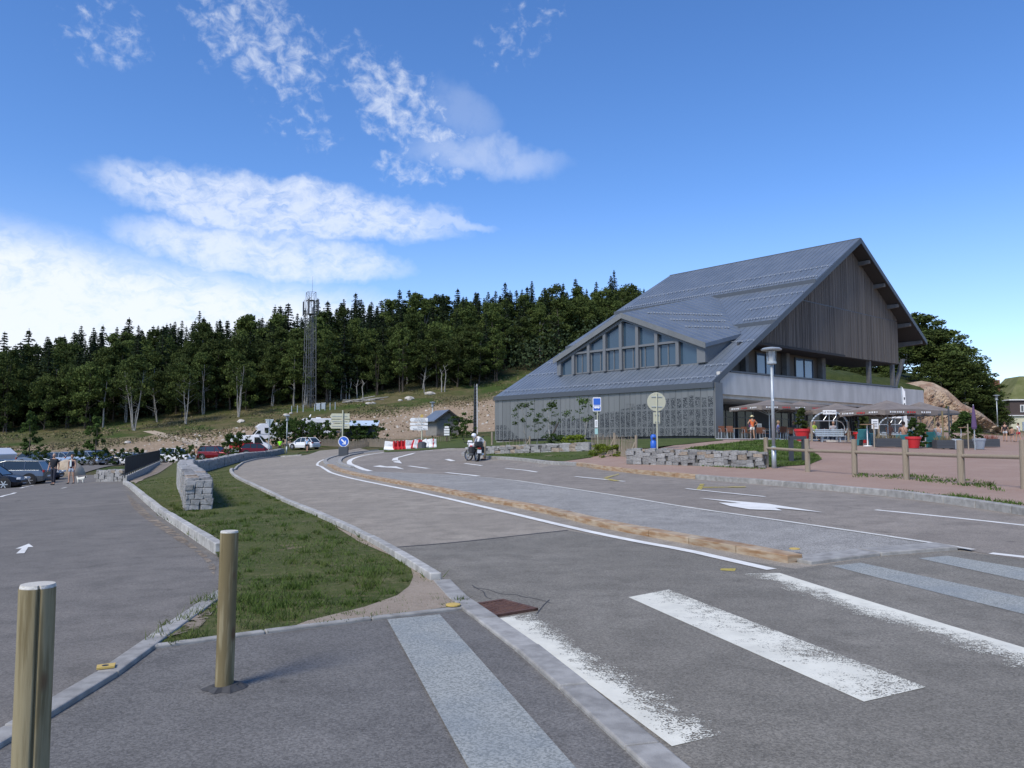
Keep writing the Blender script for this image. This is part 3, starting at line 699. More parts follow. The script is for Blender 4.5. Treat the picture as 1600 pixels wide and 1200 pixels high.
# ------------------------------------------------------------------ dry stone walls
def stone_mesh(k):
    r_ = random.Random(k); bm = bmesh.new(); bmesh.ops.create_cube(bm, size=1)
    for v in bm.verts: v.co += Vector((r_.uniform(-.09, .09), r_.uniform(-.09, .09), r_.uniform(-.09, .09)))
    bmesh.ops.bevel(bm, geom=bm.edges[:], offset=.07, segments=1, affect='EDGES')
    me = bpy.data.meshes.new('stone'); bm.to_mesh(me); bm.free(); return me
STM = []
for k in range(10):
    me = stone_mesh(k); me.materials.append(M['stone_brown'] if k == 7 else M['stone']); STM.append(me)
def stone_wall(label, XY, w, hfun, size, smax=280, base=-.1, top=.1, endcap=True, rfrac=1.0):
    P = [Vector(p) for p in XY]; cum = [0]
    for a, b in zip(P[:-1], P[1:]): cum.append(cum[-1]+(b-a).length)
    L = cum[-1]
    def pt(s_):
        s_ = min(max(s_, 0), L-1e-5); i = int(np.searchsorted(cum, s_, 'right'))-1
        return P[i].lerp(P[i+1], (s_-cum[i])/(cum[i+1]-cum[i])), (P[i+1]-P[i]).normalized()
    root = thing('stone_wall', label, 'wall', (P[0].x, P[0].y, z1(*P[0]))); o_ = Vector(root.location)
    n = max(2, int(L/.8)); core = MB(); S = []
    for i in range(n+1):
        p, d_ = pt(L*i/n); nn = Vector((-d_.y, d_.x)); z = z1(*p); h = hfun(i/n)-.05
        S.append([Vector((*(p+nn*s_*(w/2-.05)), zz))-o_ for s_, zz in ((1, z+base), (-1, z+base), (-1, z+h), (1, z+h))])
    for a, b in zip(S[:-1], S[1:]):
        core.add(a+b, [(0, 1, 5, 4), (1, 2, 6, 5), (2, 3, 7, 6), (3, 0, 4, 7)])
    core.add(S[0]+S[-1], [(0, 3, 2, 1), (4, 5, 6, 7)])
    core.build('core', M['mortar'], root)
    cnt = 0; rr = random.Random(int(L*100)); rest = MB()
    def put(c, d_, sx, sy, sz):
        nonlocal cnt
        rz_ = math.atan2(d_.y, d_.x)+rr.uniform(-.03, .03)
        if cnt < smax:
            inst('stone', rr.choice(STM), root, c-o_, (rr.uniform(-.04, .04), rr.uniform(-.04, .04), rz_), (sx, sy, sz))
        else:
            me = rr.choice(STM); R = Matrix.Translation(c-o_) @ Matrix.Rotation(rz_, 4, 'Z') @ Matrix.Diagonal((sx, sy, sz, 1))
            rest.add([R @ v.co for v in me.vertices], [tuple(f.vertices) for f in me.polygons])
        cnt += 1
    s_ = .1; 
    # walk along, placing columns of stones on both faces and the cap
    for pos_k in range(10000):
        if s_ > L-.05: break
        p, d_ = pt(s_); nn = Vector((-d_.y, d_.x)); z0 = z1(*p); h = hfun(s_/L); sc = size*(1 if s_ < L*rfrac else 2.2)
        for side in (1, -1):
            z = z0+base
            while z < z0+h-.06:
                sz = rr.uniform(.5, .95)*sc*.7; sz = min(sz, max(z0+h-z, .08)); sx = rr.uniform(.65, 1.3)*sc
                q = p+nn*side*(w/2-.07)+d_*rr.uniform(-.3, .3)*sc
                put(Vector((q.x, q.y, z+sz/2)), d_, sx*1.03, .2, sz*.97); z += sz
        k = max(2, int(w/.22))
        for j in range(k):
            q = p+nn*((j+.5)/k-.5)*(w-.02)+d_*rr.uniform(-.1, .1)
            put(Vector((q.x, q.y, z0+h-.03+rr.uniform(0, top)*.4)), d_, sc*rr.uniform(.9, 1.3), w/k*.97, rr.uniform(.08, .13))
        s_ += sc*1.02
    if endcap:
        p, d_ = pt(0); nn = Vector((-d_.y, d_.x)); z0 = z1(*p); z = z0+base
        while z < z0+hfun(0)-.03:
            sz = rr.uniform(.10, .19); y = -w/2
            while y < w/2-.03:
                sy = min(rr.uniform(.15, .32), w/2-y); q = p+nn*(y+sy/2)-d_*.02
                put(Vector((q.x, q.y, z+sz/2)), d_, .18, sy*.97, sz*.95); y += sy
            z += sz
    if rest.v: tag(rest.build('far_stones', M['stone'], root), kind='stuff')
    return root
WL = [gp(313, 20.2), gp(303, 25), gp(292, 31), (gp(291, 38)), gp(301, 46), gp(320, 53), gp(345, 60), gp(388, 74), gp(440, 96)]
WLx = smooth_line([(p.x, p.y) for p in WL], 2)
stone_wall('long low dry stone wall curving away through the grass verge', WLx, .62, lambda f: .80-.18*f, .30, 285, rfrac=.28)
stone_wall('low dry stone wall beside the round sign, ending at the wooden rail fence', [(q.x, q.y) for q in (gp(985, 31.5), gp(1090, 30.3), gp(1194, 29.2))][::1], .4, lambda f: .66, .30, 290)
stone_wall('low dry stone wall with shrubs on it behind the motorcycle', [(q.x, q.y) for q in (gp(922, 42.5), gp(840, 45), gp(758, 48.5))], .4, lambda f: .52, .42, 290)
stone_wall('short grey stone wall at the foot of the black railing', [(q.x, q.y) for q in (gp(196, 45), gp(157, 47))], .4, lambda f: .62, .4, 200)
# loose stones set on walls
# ------------------------------------------------------------------ the big zinc-roofed building
M['zinc'] = var('zinc_roof_sheet', (.145, .175, .215), (.185, .215, .255), .6, .42, metal=.35, spec=.5, rnd=.12)
M['zincseam'] = plain('zinc_seam', (.165, .192, .228), .45, .35)
M['zincwall'] = var('zinc_wall_cassette', (.150, .158, .160), (.180, .188, .190), .7, .55, metal=.2, rnd=.10, stretch=(1, 1, .4))
M['dglass'] = plain('dormer_glass', (.035, .065, .10), .05, 0, spec=.7)
M['shopglass'] = plain('dim_shop_glass', (.02, .024, .028), .12, 0, spec=.18)
M['fascia'] = plain('zinc_fascia', (.075, .087, .102), .5, .2)
M['snow'] = plain('snow_guard_metal', (.34, .37, .41), .5, .3)
M['larch'] = mat('grey_larch_boards', (.1, .09, .08), .9, 0, lambda t, b: (lambda p: (lambda c: (t.l.new(c, b.inputs['Base Color'])))(
    t.mix(t.ramp(t.noise(1.0, t.vmath('MULTIPLY', p, (9, 9, .25)), 4, .7), .3, .7), t.mix(t.rand(), (.088, .076, .064), (.16, .138, .115)), t.mix(t.rand(), (.13, .115, .098), (.21, .185, .158)))))(t.obj()))
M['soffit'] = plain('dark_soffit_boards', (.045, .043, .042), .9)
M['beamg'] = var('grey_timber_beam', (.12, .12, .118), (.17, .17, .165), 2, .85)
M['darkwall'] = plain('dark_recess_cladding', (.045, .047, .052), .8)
M['framegrey'] = plain('grey_window_frame', (.14, .15, .16), .6)
M['curtain'] = plain('curtain', (.25, .26, .27), .8)
g_ = Vector((.754, .657)).normalized(); BC = Vector((14.139, 55.0))
gz = math.atan2(g_.y, g_.x)
B = thing('mountain_centre', 'large building with steep zinc roof, timber gable and glazed dormer beside the road', 'building', (BC.x, BC.y, 0), gz)
def bw(t_, s_): v = BC+g_*t_+Vector((-g_.y, g_.x))*s_; return v
M_SL = .5946; Z0 = 5.80; TR = 23.17; ZR = 19.47; TE2 = 37.0; SR = .589
LB, LT = 23.9, 21.3           # length at eave / at ridge
def zl(t_): return Z0+M_SL*t_
def zr(t_): return ZR-SR*(t_-TR)
def s_end(t_): return LB+(LT-LB)*min(max(t_/TR, 0), 1)
# roof plates, stepped: lower one, middle one raised, top one raised again
plates = [(-.15, 8.75, .0), (8.35, 15.2, .22), (14.8, TR, .46)]
DS0, DS1, DSM = 2.45, 18.23, 10.4; DT = 2.71; DZE, DZA = 8.75, 11.87
def roof_plate(t0, t1, dz, name='roof_plate'):
    def q(t_, s_, e=0): return (t_, s_, zl(t_)+dz+e-.46*0)
    m = MB(); th = -.30
    m.hexa([q(t0, 0, th), q(t1, 0, th), q(t1, s_end(t1), th), q(t0, s_end(t0), th)], [q(t0, 0), q(t1, 0), q(t1, s_end(t1)), q(t0, s_end(t0))])
    o = m.build(name, M['zinc'], B)
    sm = MB(); n = int(LB/.5)
    for i in range(1, n):
        s_ = LB*i/n; e = min(s_end(t1), 99)
        if s_ > e: continue
        sm.hexa([q(t0, s_-.014, -.01), q(t1, s_-.014, -.01), q(t1, s_+.014, -.01), q(t0, s_+.014, -.01)], [q(t0, s_-.012, .028), q(t1, s_-.012, .028), q(t1, s_+.012, .028), q(t0, s_+.012, .028)])
    tag(sm.build('standing_seams', M['zincseam'], o), kind='stuff')
    fm = MB(); fm.hexa([(t0-.06, 0, zl(t0)+dz-.34), (t0-.005, 0, zl(t0)+dz-.34), (t0-.005, s_end(t0), zl(t0)+dz-.34), (t0-.06, s_end(t0), zl(t0)+dz-.34)],
                       [(t0-.06, 0, zl(t0)+dz+.06), (t0-.005, 0, zl(t0)+dz+.06), (t0-.005, s_end(t0), zl(t0)+dz+.06), (t0-.06, s_end(t0), zl(t0)+dz+.06)])
    fm.build('edge_flashing', M['fascia'], o)
    return o
# lower plate is split round the dormer; the dormer's own roof covers the rest
for a in plates: roof_plate(*a)
# ridge capping and right-hand slope
MB().box((TR, LT/2, ZR+.50), (.35, LT+.02, .10)).build('ridge_cap', M['fascia'], B)
m = MB()
def q(t_, s_, e=0): return (t_, s_, zr(t_)+e+.46)
m.hexa([q(TR, 0, -.35), q(TE2, 0, -.35), q(TE2, LB-.5, -.35), q(TR, LT, -.35)], [q(TR, 0), q(TE2, 0), q(TE2, LB-.5), q(TR, LT)])
m.build('roof_plate', M['zinc'], B)
# soffits right under both slopes
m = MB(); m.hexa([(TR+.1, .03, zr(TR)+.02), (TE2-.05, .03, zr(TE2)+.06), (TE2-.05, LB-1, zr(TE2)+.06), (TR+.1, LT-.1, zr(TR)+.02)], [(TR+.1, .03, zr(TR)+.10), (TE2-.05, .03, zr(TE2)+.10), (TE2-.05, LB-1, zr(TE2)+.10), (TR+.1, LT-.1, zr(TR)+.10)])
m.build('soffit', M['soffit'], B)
# verge boards on the gable
for (ta, za, tb, zb) in [(-.2, zl(-.2)-.34, TR, ZR+.10)]:
    m = MB(); m.hexa([(ta, -.06, za), (tb, -.06, zb-.02), (tb, .0, zb-.02), (ta, .0, za)], [(ta, -.06, za+.48), (tb, -.06, zb+.44), (tb, .0, zb+.44), (ta, .0, za+.48)])
    m.build('verge_board', M['fascia'], B)
m = MB(); m.hexa([(TR, -.06, ZR+.06), (TE2+.05, -.06, zr(TE2)+.06), (TE2+.05, .0, zr(TE2)+.06), (TR, .0, ZR+.06)], [(TR, -.06, ZR+.54), (TE2+.05, -.06, zr(TE2)+.50), (TE2+.05, .0, zr(TE2)+.50), (TR, .0, ZR+.54)])
m.build('verge_board', M['fascia'], B)
# purlin ends under the right slope
for tp in (25.2, 28.2, 31.0, 33.7, 36.3):
    z = zr(tp)-.30
    m = MB(); m.hexa([(tp-.14, .15, z+.02), (tp+.14, .15, z+.02), (tp+.14, 5, z-.35), (tp-.14, 5, z-.35)], [(tp-.14, .15, z+.34), (tp+.14, .15, z+.34), (tp+.14, 5, z+.34), (tp-.14, 5, z+.34)])
    m.build('purlin', M['beamg'], B)
# snow guards: rails of small clamps
def snow_guard(t_, dz, s0, s1, step=.5):
    m = MB(); s_ = s0
    z = zl(t_)+dz+.10
    m.tube((t_, s0, z+.05), (t_, s1, z+.05), .018, n=5)
    while s_ < s1: m.box((t_, s_, z-.02), (.12, .09, .07)); s_ += step
    m.build('snow_guard', M['snow'], B)
snow_guard(.55, 0, .2, 23.5); snow_guard(2.2, 0, 0.2, 2.3); snow_guard(3.3, 0, 18.4, 23.3); snow_guard(5.6, 0, .2, 2.2); snow_guard(7.2, 0, 18.6, 22.8)
snow_guard(8.9, .22, .15, 3.2, .25); snow_guard(10.9, .22, .2, 4.2); snow_guard(13, .22, .2, 6.2); snow_guard(15.35, .46, .2, 21.3, .25); snow_guard(17.3, .46, .2, 21.2)
snow_guard(5.4, 0, 18.5, 22.9)
def dz0(s_): return 11.87-abs(s_-10.4)*.395
for zL, ta in ((10.35, 4.2), (11.15, 4.6), (11.95, 4.4)):
    m = MB(); tb_ = (zL-6.05)/M_SL; n_ = int((tb_-ta)*2.0/.42)
    for i in range(n_+1):
        t_ = ta+(tb_-ta)*i/n_; d0 = zL-.24*(t_-2.26); s_ = 10.4-(11.87-d0)/.395
        m.box((t_, s_, zL+.36), (.12, .14, .12), -.5)
    m.build('snow_guard', M['snow'], B)
# dormer
DR = DB = None
def dz(s_): # outline of the dormer gable
    return DZA-(abs(s_-DSM))*( (DZA-DZE)/((DS1-DS0)/2) )
MB().hexa([(DT+.05, DS0, zl(DT)-.1), (DT+.3, DS0, zl(DT)-.1), (DT+.3, DS1, zl(DT)-.1), (DT+.05, DS1, zl(DT)-.1)], [(DT+.05, DS0, zl(DT)+.12), (DT+.3, DS0, zl(DT)+.12), (DT+.3, DS1, zl(DT)+.12), (DT+.05, DS1, zl(DT)+.12)]).build('dormer_sill', M['framegrey'], B)
for s0, s1, nm in ((DS0-.25, DSM, 'a'), (DSM, DS1+.25, 'b')):
    m = MB()
    def top(s_, e): 
        z = dz(s_)+e; return z
    KD = .24; TF = DT-.45
    def zd(x, s_): return dz(s_)+KD*(x-TF)
    def back(s_): return (dz(s_)-KD*TF+.1-Z0)/(M_SL-KD)
    b_ = [(TF, s0, zd(TF, s0)-.02), (back(s0)+.25, s0, zd(back(s0)+.25, s0)-.02), (back(s1)+.25, s1, zd(back(s1)+.25, s1)-.02), (TF, s1, zd(TF, s1)-.02)]
    t_ = [(x, y, z+.30) for x, y, z in b_]
    o = m.hexa(b_, t_).build('dormer_roof', M['zinc'], B)
    sm = MB(); n = 17
    for i in range(1, n):   # seams run down the dormer slope
        tt = DT-.45+i*.75
        lo = min(s0, s1, key=lambda s_: -abs(s_-DSM)); hi = DSM
        # where main roof cuts it
        smn = lo
        zneed = zl(tt)+.05+(.22 if tt > 8.4 else 0)
        def zt(s_): return zd(tt, s_)+.28
        if zt(lo) < zneed:
            f = (zneed-zt(lo))/(zt(hi)-zt(lo))
            if f > 1: continue
            smn = lo+(hi-lo)*f
        sm.hexa([(tt-.014, smn, zt(smn)-.02), (tt+.014, smn, zt(smn)-.02), (tt+.014, hi, zt(hi)-.02), (tt-.014, hi, zt(hi)-.02)], [(tt-.012, smn, zt(smn)+.04), (tt+.012, smn, zt(smn)+.04), (tt+.012, hi, zt(hi)+.04), (tt-.012, hi, zt(hi)+.04)])
    tag(sm.build('standing_seams', M['zincseam'], o), kind='stuff')
    fm = MB(); fm.hexa([(DT-.50, s0, top(s0, -.12)), (DT-.455, s0, top(s0, -.12)), (DT-.455, s1, top(s1, -.12)), (DT-.50, s1, top(s1, -.12))], [(DT-.50, s0, top(s0, .32)), (DT-.455, s0, top(s0, .32)), (DT-.455, s1, top(s1, .32)), (DT-.50, s1, top(s1, .32))])
    fm.build('dormer_verge', M['zincwall'], o)
for s_, nm in ((DS0, 0), (DS1, 1)):
    tb = (dz(s_)-.24*(DT-.45)-Z0)/(M_SL-.24); m = MB(); e = .12 if s_ == DS0 else -.12
    m.prism([(DT, s_, zl(DT)-.1), (tb+.3, s_, zl(tb+.3)-.02), (DT, s_, dz(s_)+.1)], (0, e, 0)); m.build('dormer_cheek', M['zincwall'], B)
# dormer frame: mullions, transoms, windows behind
SM = [DS0+.05, 4.62, 6.55, 8.50, 10.4, 12.35, 14.25, 16.15, DS1-.05]
SM = [2.5, 5.0, 7.05, 9.0, 10.75, 12.55, 14.4, 16.25, 18.15]
zb = zl(DT)+.10; ZTR = 9.32
for i, s_ in enumerate(SM):
    w = .75 if i == 0 else (.45 if i == 8 else .30)
    sc_ = s_+(.30 if i == 0 else (-.15 if i == 8 else 0)); zt = dz(sc_)+.0
    MB().hexa([(DT-.22, sc_-w/2, zb), (DT+.12, sc_-w/2, zb), (DT+.12, sc_+w/2, zb), (DT-.22, sc_+w/2, zb)], [(DT-.22, sc_-w/2, dz(sc_-w/2)), (DT+.12, sc_-w/2, dz(sc_-w/2)), (DT+.12, sc_+w/2, dz(sc_+w/2)), (DT-.22, sc_+w/2, dz(sc_+w/2))]).build('dormer_post', M['framegrey'], B)
for s0, s1 in ((DS0, DSM), (DSM, DS1)):
    MB().hexa([(DT-.26, s0, dz(s0)-.34), (DT+.14, s0, dz(s0)-.34), (DT+.14, s1, dz(s1)-.34), (DT-.26, s1, dz(s1)-.34)], [(DT-.26, s0, dz(s0)-.01), (DT+.14, s0, dz(s0)-.01), (DT+.14, s1, dz(s1)-.01), (DT-.26, s1, dz(s1)-.01)]).build('dormer_rafter', M['framegrey'], B)
MB().box((DT-.03, (5.0+16.25)/2, ZTR), (.30, 16.25-5.0, .17)).build('transom', M['framegrey'], B)
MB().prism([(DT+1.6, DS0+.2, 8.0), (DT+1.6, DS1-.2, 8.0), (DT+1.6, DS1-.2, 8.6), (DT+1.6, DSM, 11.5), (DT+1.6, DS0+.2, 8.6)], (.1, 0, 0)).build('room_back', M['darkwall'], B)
for a, b in zip(SM[:-1], SM[1:]):
    a2, b2 = a+.15, b-.15
    if a == 2.5: a2 = a+.66
    if b > 18: b2 = b-.38
    lo = zb; segs = []
    mid = (a+b)/2
    if a >= 5.0 and b <= 16.3: segs = [(lo, ZTR-.08, False), (ZTR+.09, None, True)]
    else: segs = [(lo, None, True)]
    for z0_, z1_, slope in segs:
        if slope: za, zb_ = dz(a2)-.35, dz(b2)-.35
        else: za = zb_ = z1_
        if max(za, zb_) < z0_+.15: continue
        za = max(za, z0_+.01); zb_ = max(zb_, z0_+.01)
        x = DT+.06
        o = MB().prism([(x, a2, z0_), (x, b2, z0_), (x, b2, zb_), (x, a2, za)], (.03, 0, 0)).build('window', M['dglass'], B)
        if not slope:
            fm = MB(); sp = (a2+b2)/2+random.choice((-.3, 0, .3))
            fm.box((x-.03, sp, (z0_+za)/2), (.05, .09, za-z0_)); fm.box((x-.03, (a2+b2)/2, z0_+.05), (.05, b2-a2, .1)); fm.box((x-.028, a2+.05, (z0_+za)/2), (.05, .1, za-z0_)); fm.box((x-.028, b2-.05, (z0_+za)/2), (.05, .1, za-z0_))
            fm.build('frame', M['framegrey'], o)
# curtain strips behind a few panes
# long wall of zinc cassettes along the street side
def zg(s_):
    v = bw(0, s_); return z1(v.x, v.y)+.16
npan = 44
holes = None
def perf(t, b):
    p = t.pos(); l = t.vmath('SUBTRACT', p, (BC.x, BC.y, 0))
    s_ = t.vmath('DOT_PRODUCT', l, (-g_.y, g_.x, 0)); z = t.xyz(p)[2]
    # mountain skyline of the perforated part
    top = t.math('MULTIPLY_ADD', t.ramp(s_, 13.5, 3.0), 1.25, 3.55)
    top = t.math('SUBTRACT', top, t.math('MULTIPLY', t.ramp(s_, 15.5, 18.0), 1.6)); top = t.math('ADD', top, t.math('MULTIPLY', t.ramp(s_, 20.5, 22.5), 1.2))
    sv = t.comb(t.math('SNAP', s_, .54), 0.0, 0.0)
    top = t.math('ADD', top, t.math('MULTIPLY_ADD', t.noise(.9, sv, 3, .6), .9, -.45))
    cell = t.math('FRACT', t.math('DIVIDE', s_, .54)); inp = t.math('MULTIPLY', t.ramp(cell, .10, .14), t.ramp(cell, .90, .86))
    mk = t.math('MULTIPLY', t.ramp(t.math('SUBTRACT', top, z), 0, .05), inp)
    dens = t.ramp(t.noise(1.1, t.comb(s_, z, 0.0), 5, .7, .8), .22, .55)
    v = t.voro(19, t.comb(s_, z, 0.0)); hole = t.ramp(v, .68, .50)
    row = t.math('FRACT', t.math('DIVIDE', z, 1.32)); rowm = t.math('MULTIPLY', t.ramp(row, .02, .08), t.ramp(row, .99, .93))
    f = t.math('MULTIPLY', t.math('MULTIPLY', hole, mk), t.math('MULTIPLY', t.math('MULTIPLY_ADD', dens, .75, .25), t.math('MULTIPLY_ADD', rowm, .7, .3)))
    c = t.mix(t.rand(), (.175, .182, .180), (.205, .212, .210)); c = t.mix(f, c, (.022, .026, .032))
    t.l.new(c, b.inputs['Base Color']); b.inputs['Metallic'].default_value = .35
M['perf'] = mat('perforated_zinc_cassette', (.16, .17, .18), .42, .3, perf)
for i in range(npan):
    a = LB*i/npan; b = LB*(i+1)/npan
    zz0 = min(zg(a), zg(b)); 
    m = MB(); x0 = .012 if i % 2 else 0.0
    m.hexa([(x0-.05, a+.012, zz0+.15), (x0+.03, a+.012, zz0+.15), (x0+.03, b-.012, zz0+.15), (x0-.05, b-.012, zz0+.15)], [(x0-.05, a+.012, Z0-.30), (x0+.03, a+.012, Z0-.30), (x0+.03, b-.012, Z0-.30), (x0-.05, b-.012, Z0-.30)])
    m.build('wall_panel', M['perf'], B)
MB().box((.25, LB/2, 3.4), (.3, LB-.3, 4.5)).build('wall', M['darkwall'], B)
MB().box((.45, -.05, 3.6), (.9, .12, 4.3)).build('corner_panel', M['zincwall'], B)
MB().box((.05, LB/2, 1.35), (.12, LB-.4, .5)).build('plinth', M['concrete'], B)
text('lettering', 'TTA', .50, M['zincwall'], B, (-.075, 7.6, 4.35), (math.pi/2, 0, -math.pi/2))
# concrete band of the balcony
MB().hexa([(.95, .12, 4.96), (36.1, .12, 4.96), (36.1, .42, 4.96), (.95, .42, 4.96)], [(.95, .12, 6.58), (36.1, .12, 6.72), (36.1, .42, 6.72), (.95, .42, 6.58)]).build('concrete_parapet', M['concrete'], B, bevel=.02)
MB().hexa([(2.2, .06, 6.59), (30, .06, 6.73), (30, .48, 6.73), (2.2, .48, 6.59)], [(2.2, .06, 6.72), (30, .06, 6.86), (30, .48, 6.86), (2.2, .48, 6.72)]).build('parapet_cap', M['fascia'], B)
MB().box((36.0, 3.5, 5.85), (.3, 6.2, 1.7)).build('concrete_parapet', M['concrete'], B)
MB().box((18.4, 6.5, 4.85), (35, 12.2, .3)).build('balcony_slab', M['concrete'], B)
# timber gable above
def tim(t0, t1, zlo):
    return
SB = 1.2
nb = 150; rr = random.Random(2)
TA, TB = 4.0, 33.1
for part_, (za_, zb__) in enumerate(((9.12, 13.45), (13.52, 99))):
    for i in range(nb):
        a = TA+(TB-TA)*i/nb; b = TA+(TB-TA)*(i+1)/nb; md = (a+b)/2
        zt = min(zl(md)-.32, zr(md)+.0, zb__) ; z0_ = za_+.006*(md-8) if part_ == 0 else za_
        if zt < z0_+.08: continue
        x = rr.uniform(0, .03)
        zt1 = min(zl(a)-.33, zr(a)+.03, zb__); zt2 = min(zl(b)-.33, zr(b)+.03, zb__); gap = .035 if md < 16 else .02
        MB().hexa([(a+gap, SB+x-.03, z0_), (b-gap, SB+x-.03, z0_), (b-gap, SB+x, z0_), (a+gap, SB+x, z0_)], [(a+gap, SB+x-.03, zt1), (b-gap, SB+x-.03, zt2), (b-gap, SB+x, zt2), (a+gap, SB+x, zt1)]).build('cladding_board', M['larch'], B)
MB().prism([(5.2, SB+.08, 9.12), (TB-.05, SB+.08, 9.2), (TB-.05, SB+.08, zr(TB)-.05), (TR, SB+.08, ZR-.4), (5.2, SB+.08, zl(5.2)-.4)], (0, .15, 0)).build('gable_backing', M['darkwall'], B)
MB().box((23.3, SB+.04, 13.485), (18.8, .10, .07)).build('joint_strip', M['fascia'], B)
# upper floor glazing set back behind the balcony
SG = 3.2
MB().prism([(1.9, SG+.15, 6.5), (21.3, SG+.15, 6.5), (21.3, SG+.15, 9.3), (6.6, SG+.15, 9.3)], (0, .2, 0)).build('upper_wall', M['larch'], B)
MB().box((14.2, 2.2, 9.25), (15.2, 2.2, .2)).build('ceiling', M['soffit'], B)
MB().box((27.5, 3.6, 9.32), (11.2, 4.6, .2)).build('ceiling', M['soffit'], B)
MB().box((21.4, 12, 7.9), (.25, 17, 2.9)).build('upper_wall', M['larch'], B)
for tq, w in ((8.7, .45), (15.0, .5), (21.2, .6)):
    MB().box((tq, SG-.15, 7.9), (w, .5, 2.8)).build('pillar', M['beamg'], B)
M['glass_sky'] = plain('painted_sky_glass', (.10, .17, .30), .03, 0, spec=1.0)  # blue of the reflected sky is put into the base colour
for t0, t1 in ((5.9, 6.9), (10.8, 13.6), (17.0, 20.0)):
    o = MB().box(((t0+t1)/2, SG+.1, 7.85), (t1-t0, .06, 2.2)).build('window', M['glass_sky'], B)
    fm = MB()
    for q_ in (t0, (t0+t1)/2, t1): fm.box((q_, SG+.04, 7.85), (.09, .07, 2.2))
    fm.box(((t0+t1)/2, SG+.045, 8.95), (t1-t0+.09, .07, .09)); fm.box(((t0+t1)/2, SG+.045, 6.8), (t1-t0+.09, .07, .09)); fm.build('frame', M['fascia'], o)
for (tq, sq) in ((27.2, 1.5), (32.3, 1.5)):
    MB().box((tq, sq, 7.9), (.34, .34, 2.7)).build('column', M['beamg'], B)
MB().box((29.4, 9.0, 7.9), (.34, .34, 2.7)).build('column', M['beamg'], B)
MB().hexa([(32.4, 1.35, 6.6), (32.75, 1.35, 6.6), (32.75, 1.65, 6.6), (32.4, 1.65, 6.6)], [(34.6, 1.35, 9.9), (35.1, 1.35, 9.9), (35.1, 1.65, 9.9), (34.6, 1.65, 9.9)]).build('raking_strut', M['beamg'], B)
# ground floor under the balcony: dark recess with shopfront
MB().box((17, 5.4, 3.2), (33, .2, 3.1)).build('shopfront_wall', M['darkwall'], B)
for i in range(11):
    t0 = 2.2+i*2.9
    if i in (4, 8): continue
    o = MB().box((t0+1.2, 5.26, 3.0), (2.3, .05, 2.3)).build('shop_window', M['shopglass'], B)
    MB().box((t0+1.2, 5.22, 3.0), (.07, .06, 2.3)).box((t0+.02, 5.22, 3.0), (.08, .06, 2.3)).box((t0+2.38, 5.22, 3.0), (.08, .06, 2.3)).box((t0+1.2, 5.218, 3.62), (2.3, .06, .06)).build('frame', M['framegrey'], o)
MB().box((1.1, 2.7, 3.2), (.25, 5.2, 3.1)).build('recess_side_wall', M['stone'], B)
for tq in (1.6, 12.5, 23.5, 35.2):
    MB().tube((tq, .9, 1.5), (tq, .9, 4.95), .06 if tq < 3 else .12, n=10).build('column', M['galv'] if tq < 3 else M['darkgrey'], B)
MB().box((35.2, 3, 3.3), (.3, 4.5, 3.2)).build('recess_side_wall', M['concrete'], B)
# back of the building
MB().prism([(.4, LB-.4, 1.4), (30, LB-.6, 1.4), (30, LB-.6, zr(30)), (TR, LT-.4, ZR-.2), (.4, LB-.4, Z0-.4)], (0, .15, 0)).build('rear_gable', M['zincwall'], B)
# ------------------------------------------------------------------ vegetation
def leafmat(name, c1, c2, rnd=.6, tr=.25):
    def fn(t, b):
        p = t.obj(); n = t.ramp(t.noise(.55, p, 3, .6), .3, .7)
        c = t.mix(n, c1, c2); k = t.math('MULTIPLY_ADD', t.rand(), rnd, 1-rnd/2)
        kk = t.math('MULTIPLY', k, t.math('MULTIPLY_ADD', t.noise(3.2, p, 3, .7), 1.0, .5))
        c = t.mix(1.0, c, t.comb(kk, kk, kk), 'MULTIPLY'); t.l.new(c, b.inputs['Base Color'])
        if tr:
            tl = t.n.new('ShaderNodeBsdfTranslucent'); t.l.new(c, tl.inputs['Color']); mx = t.n.new('ShaderNodeMixShader'); mx.inputs[0].default_value = tr
            t.l.new(b.outputs[0], mx.inputs[1]); t.l.new(tl.outputs[0], mx.inputs[2]); t.l.new(mx.outputs[0], t.n['Material Output'].inputs[0])
    return mat(name, c1, .85, 0, fn, .2)
M['spruce'] = leafmat('spruce_needles', (.028, .046, .022), (.048, .070, .028), .5, .1)
M['beech'] = leafmat('beech_leaves', (.046, .070, .018), (.085, .112, .028), .7, .2)
M['shrub'] = leafmat('shrub_leaves', (.040, .075, .016), (.075, .115, .028), .4)
M['limeshrub'] = leafmat('yellow_green_shrub_leaves', (.12, .17, .018), (.20, .24, .03), .2)
M['bark'] = var('dark_bark', (.05, .042, .034), (.09, .075, .06), 4, .95)
M['palebark'] = var('pale_grey_bark', (.20, .19, .17), (.33, .32, .29), 3, .9, rnd=.4)
def cards(pts, sizes, flat=.5, seed=0, tri=False):
    """many small leaf clumps (bent quads) at the given points"""
    r_ = np.random.default_rng(seed); n = len(pts); P = np.asarray(pts); S = np.asarray(sizes)[:, None]
    a = r_.normal(size=(n, 3)); a[:, 2] *= flat; a /= np.linalg.norm(a, axis=1)[:, None]
    b = r_.normal(size=(n, 3)); b[:, 2] *= flat; b -= (a*b).sum(1)[:, None]*a; b /= np.linalg.norm(b, axis=1)[:, None]
    V = np.stack([P-a*S*.5, P-b*S*.35, P+a*S*.5, P+b*S*.35], 1).reshape(-1, 3)
    Fc = np.arange(n*4).reshape(n, 4)
    return V, Fc
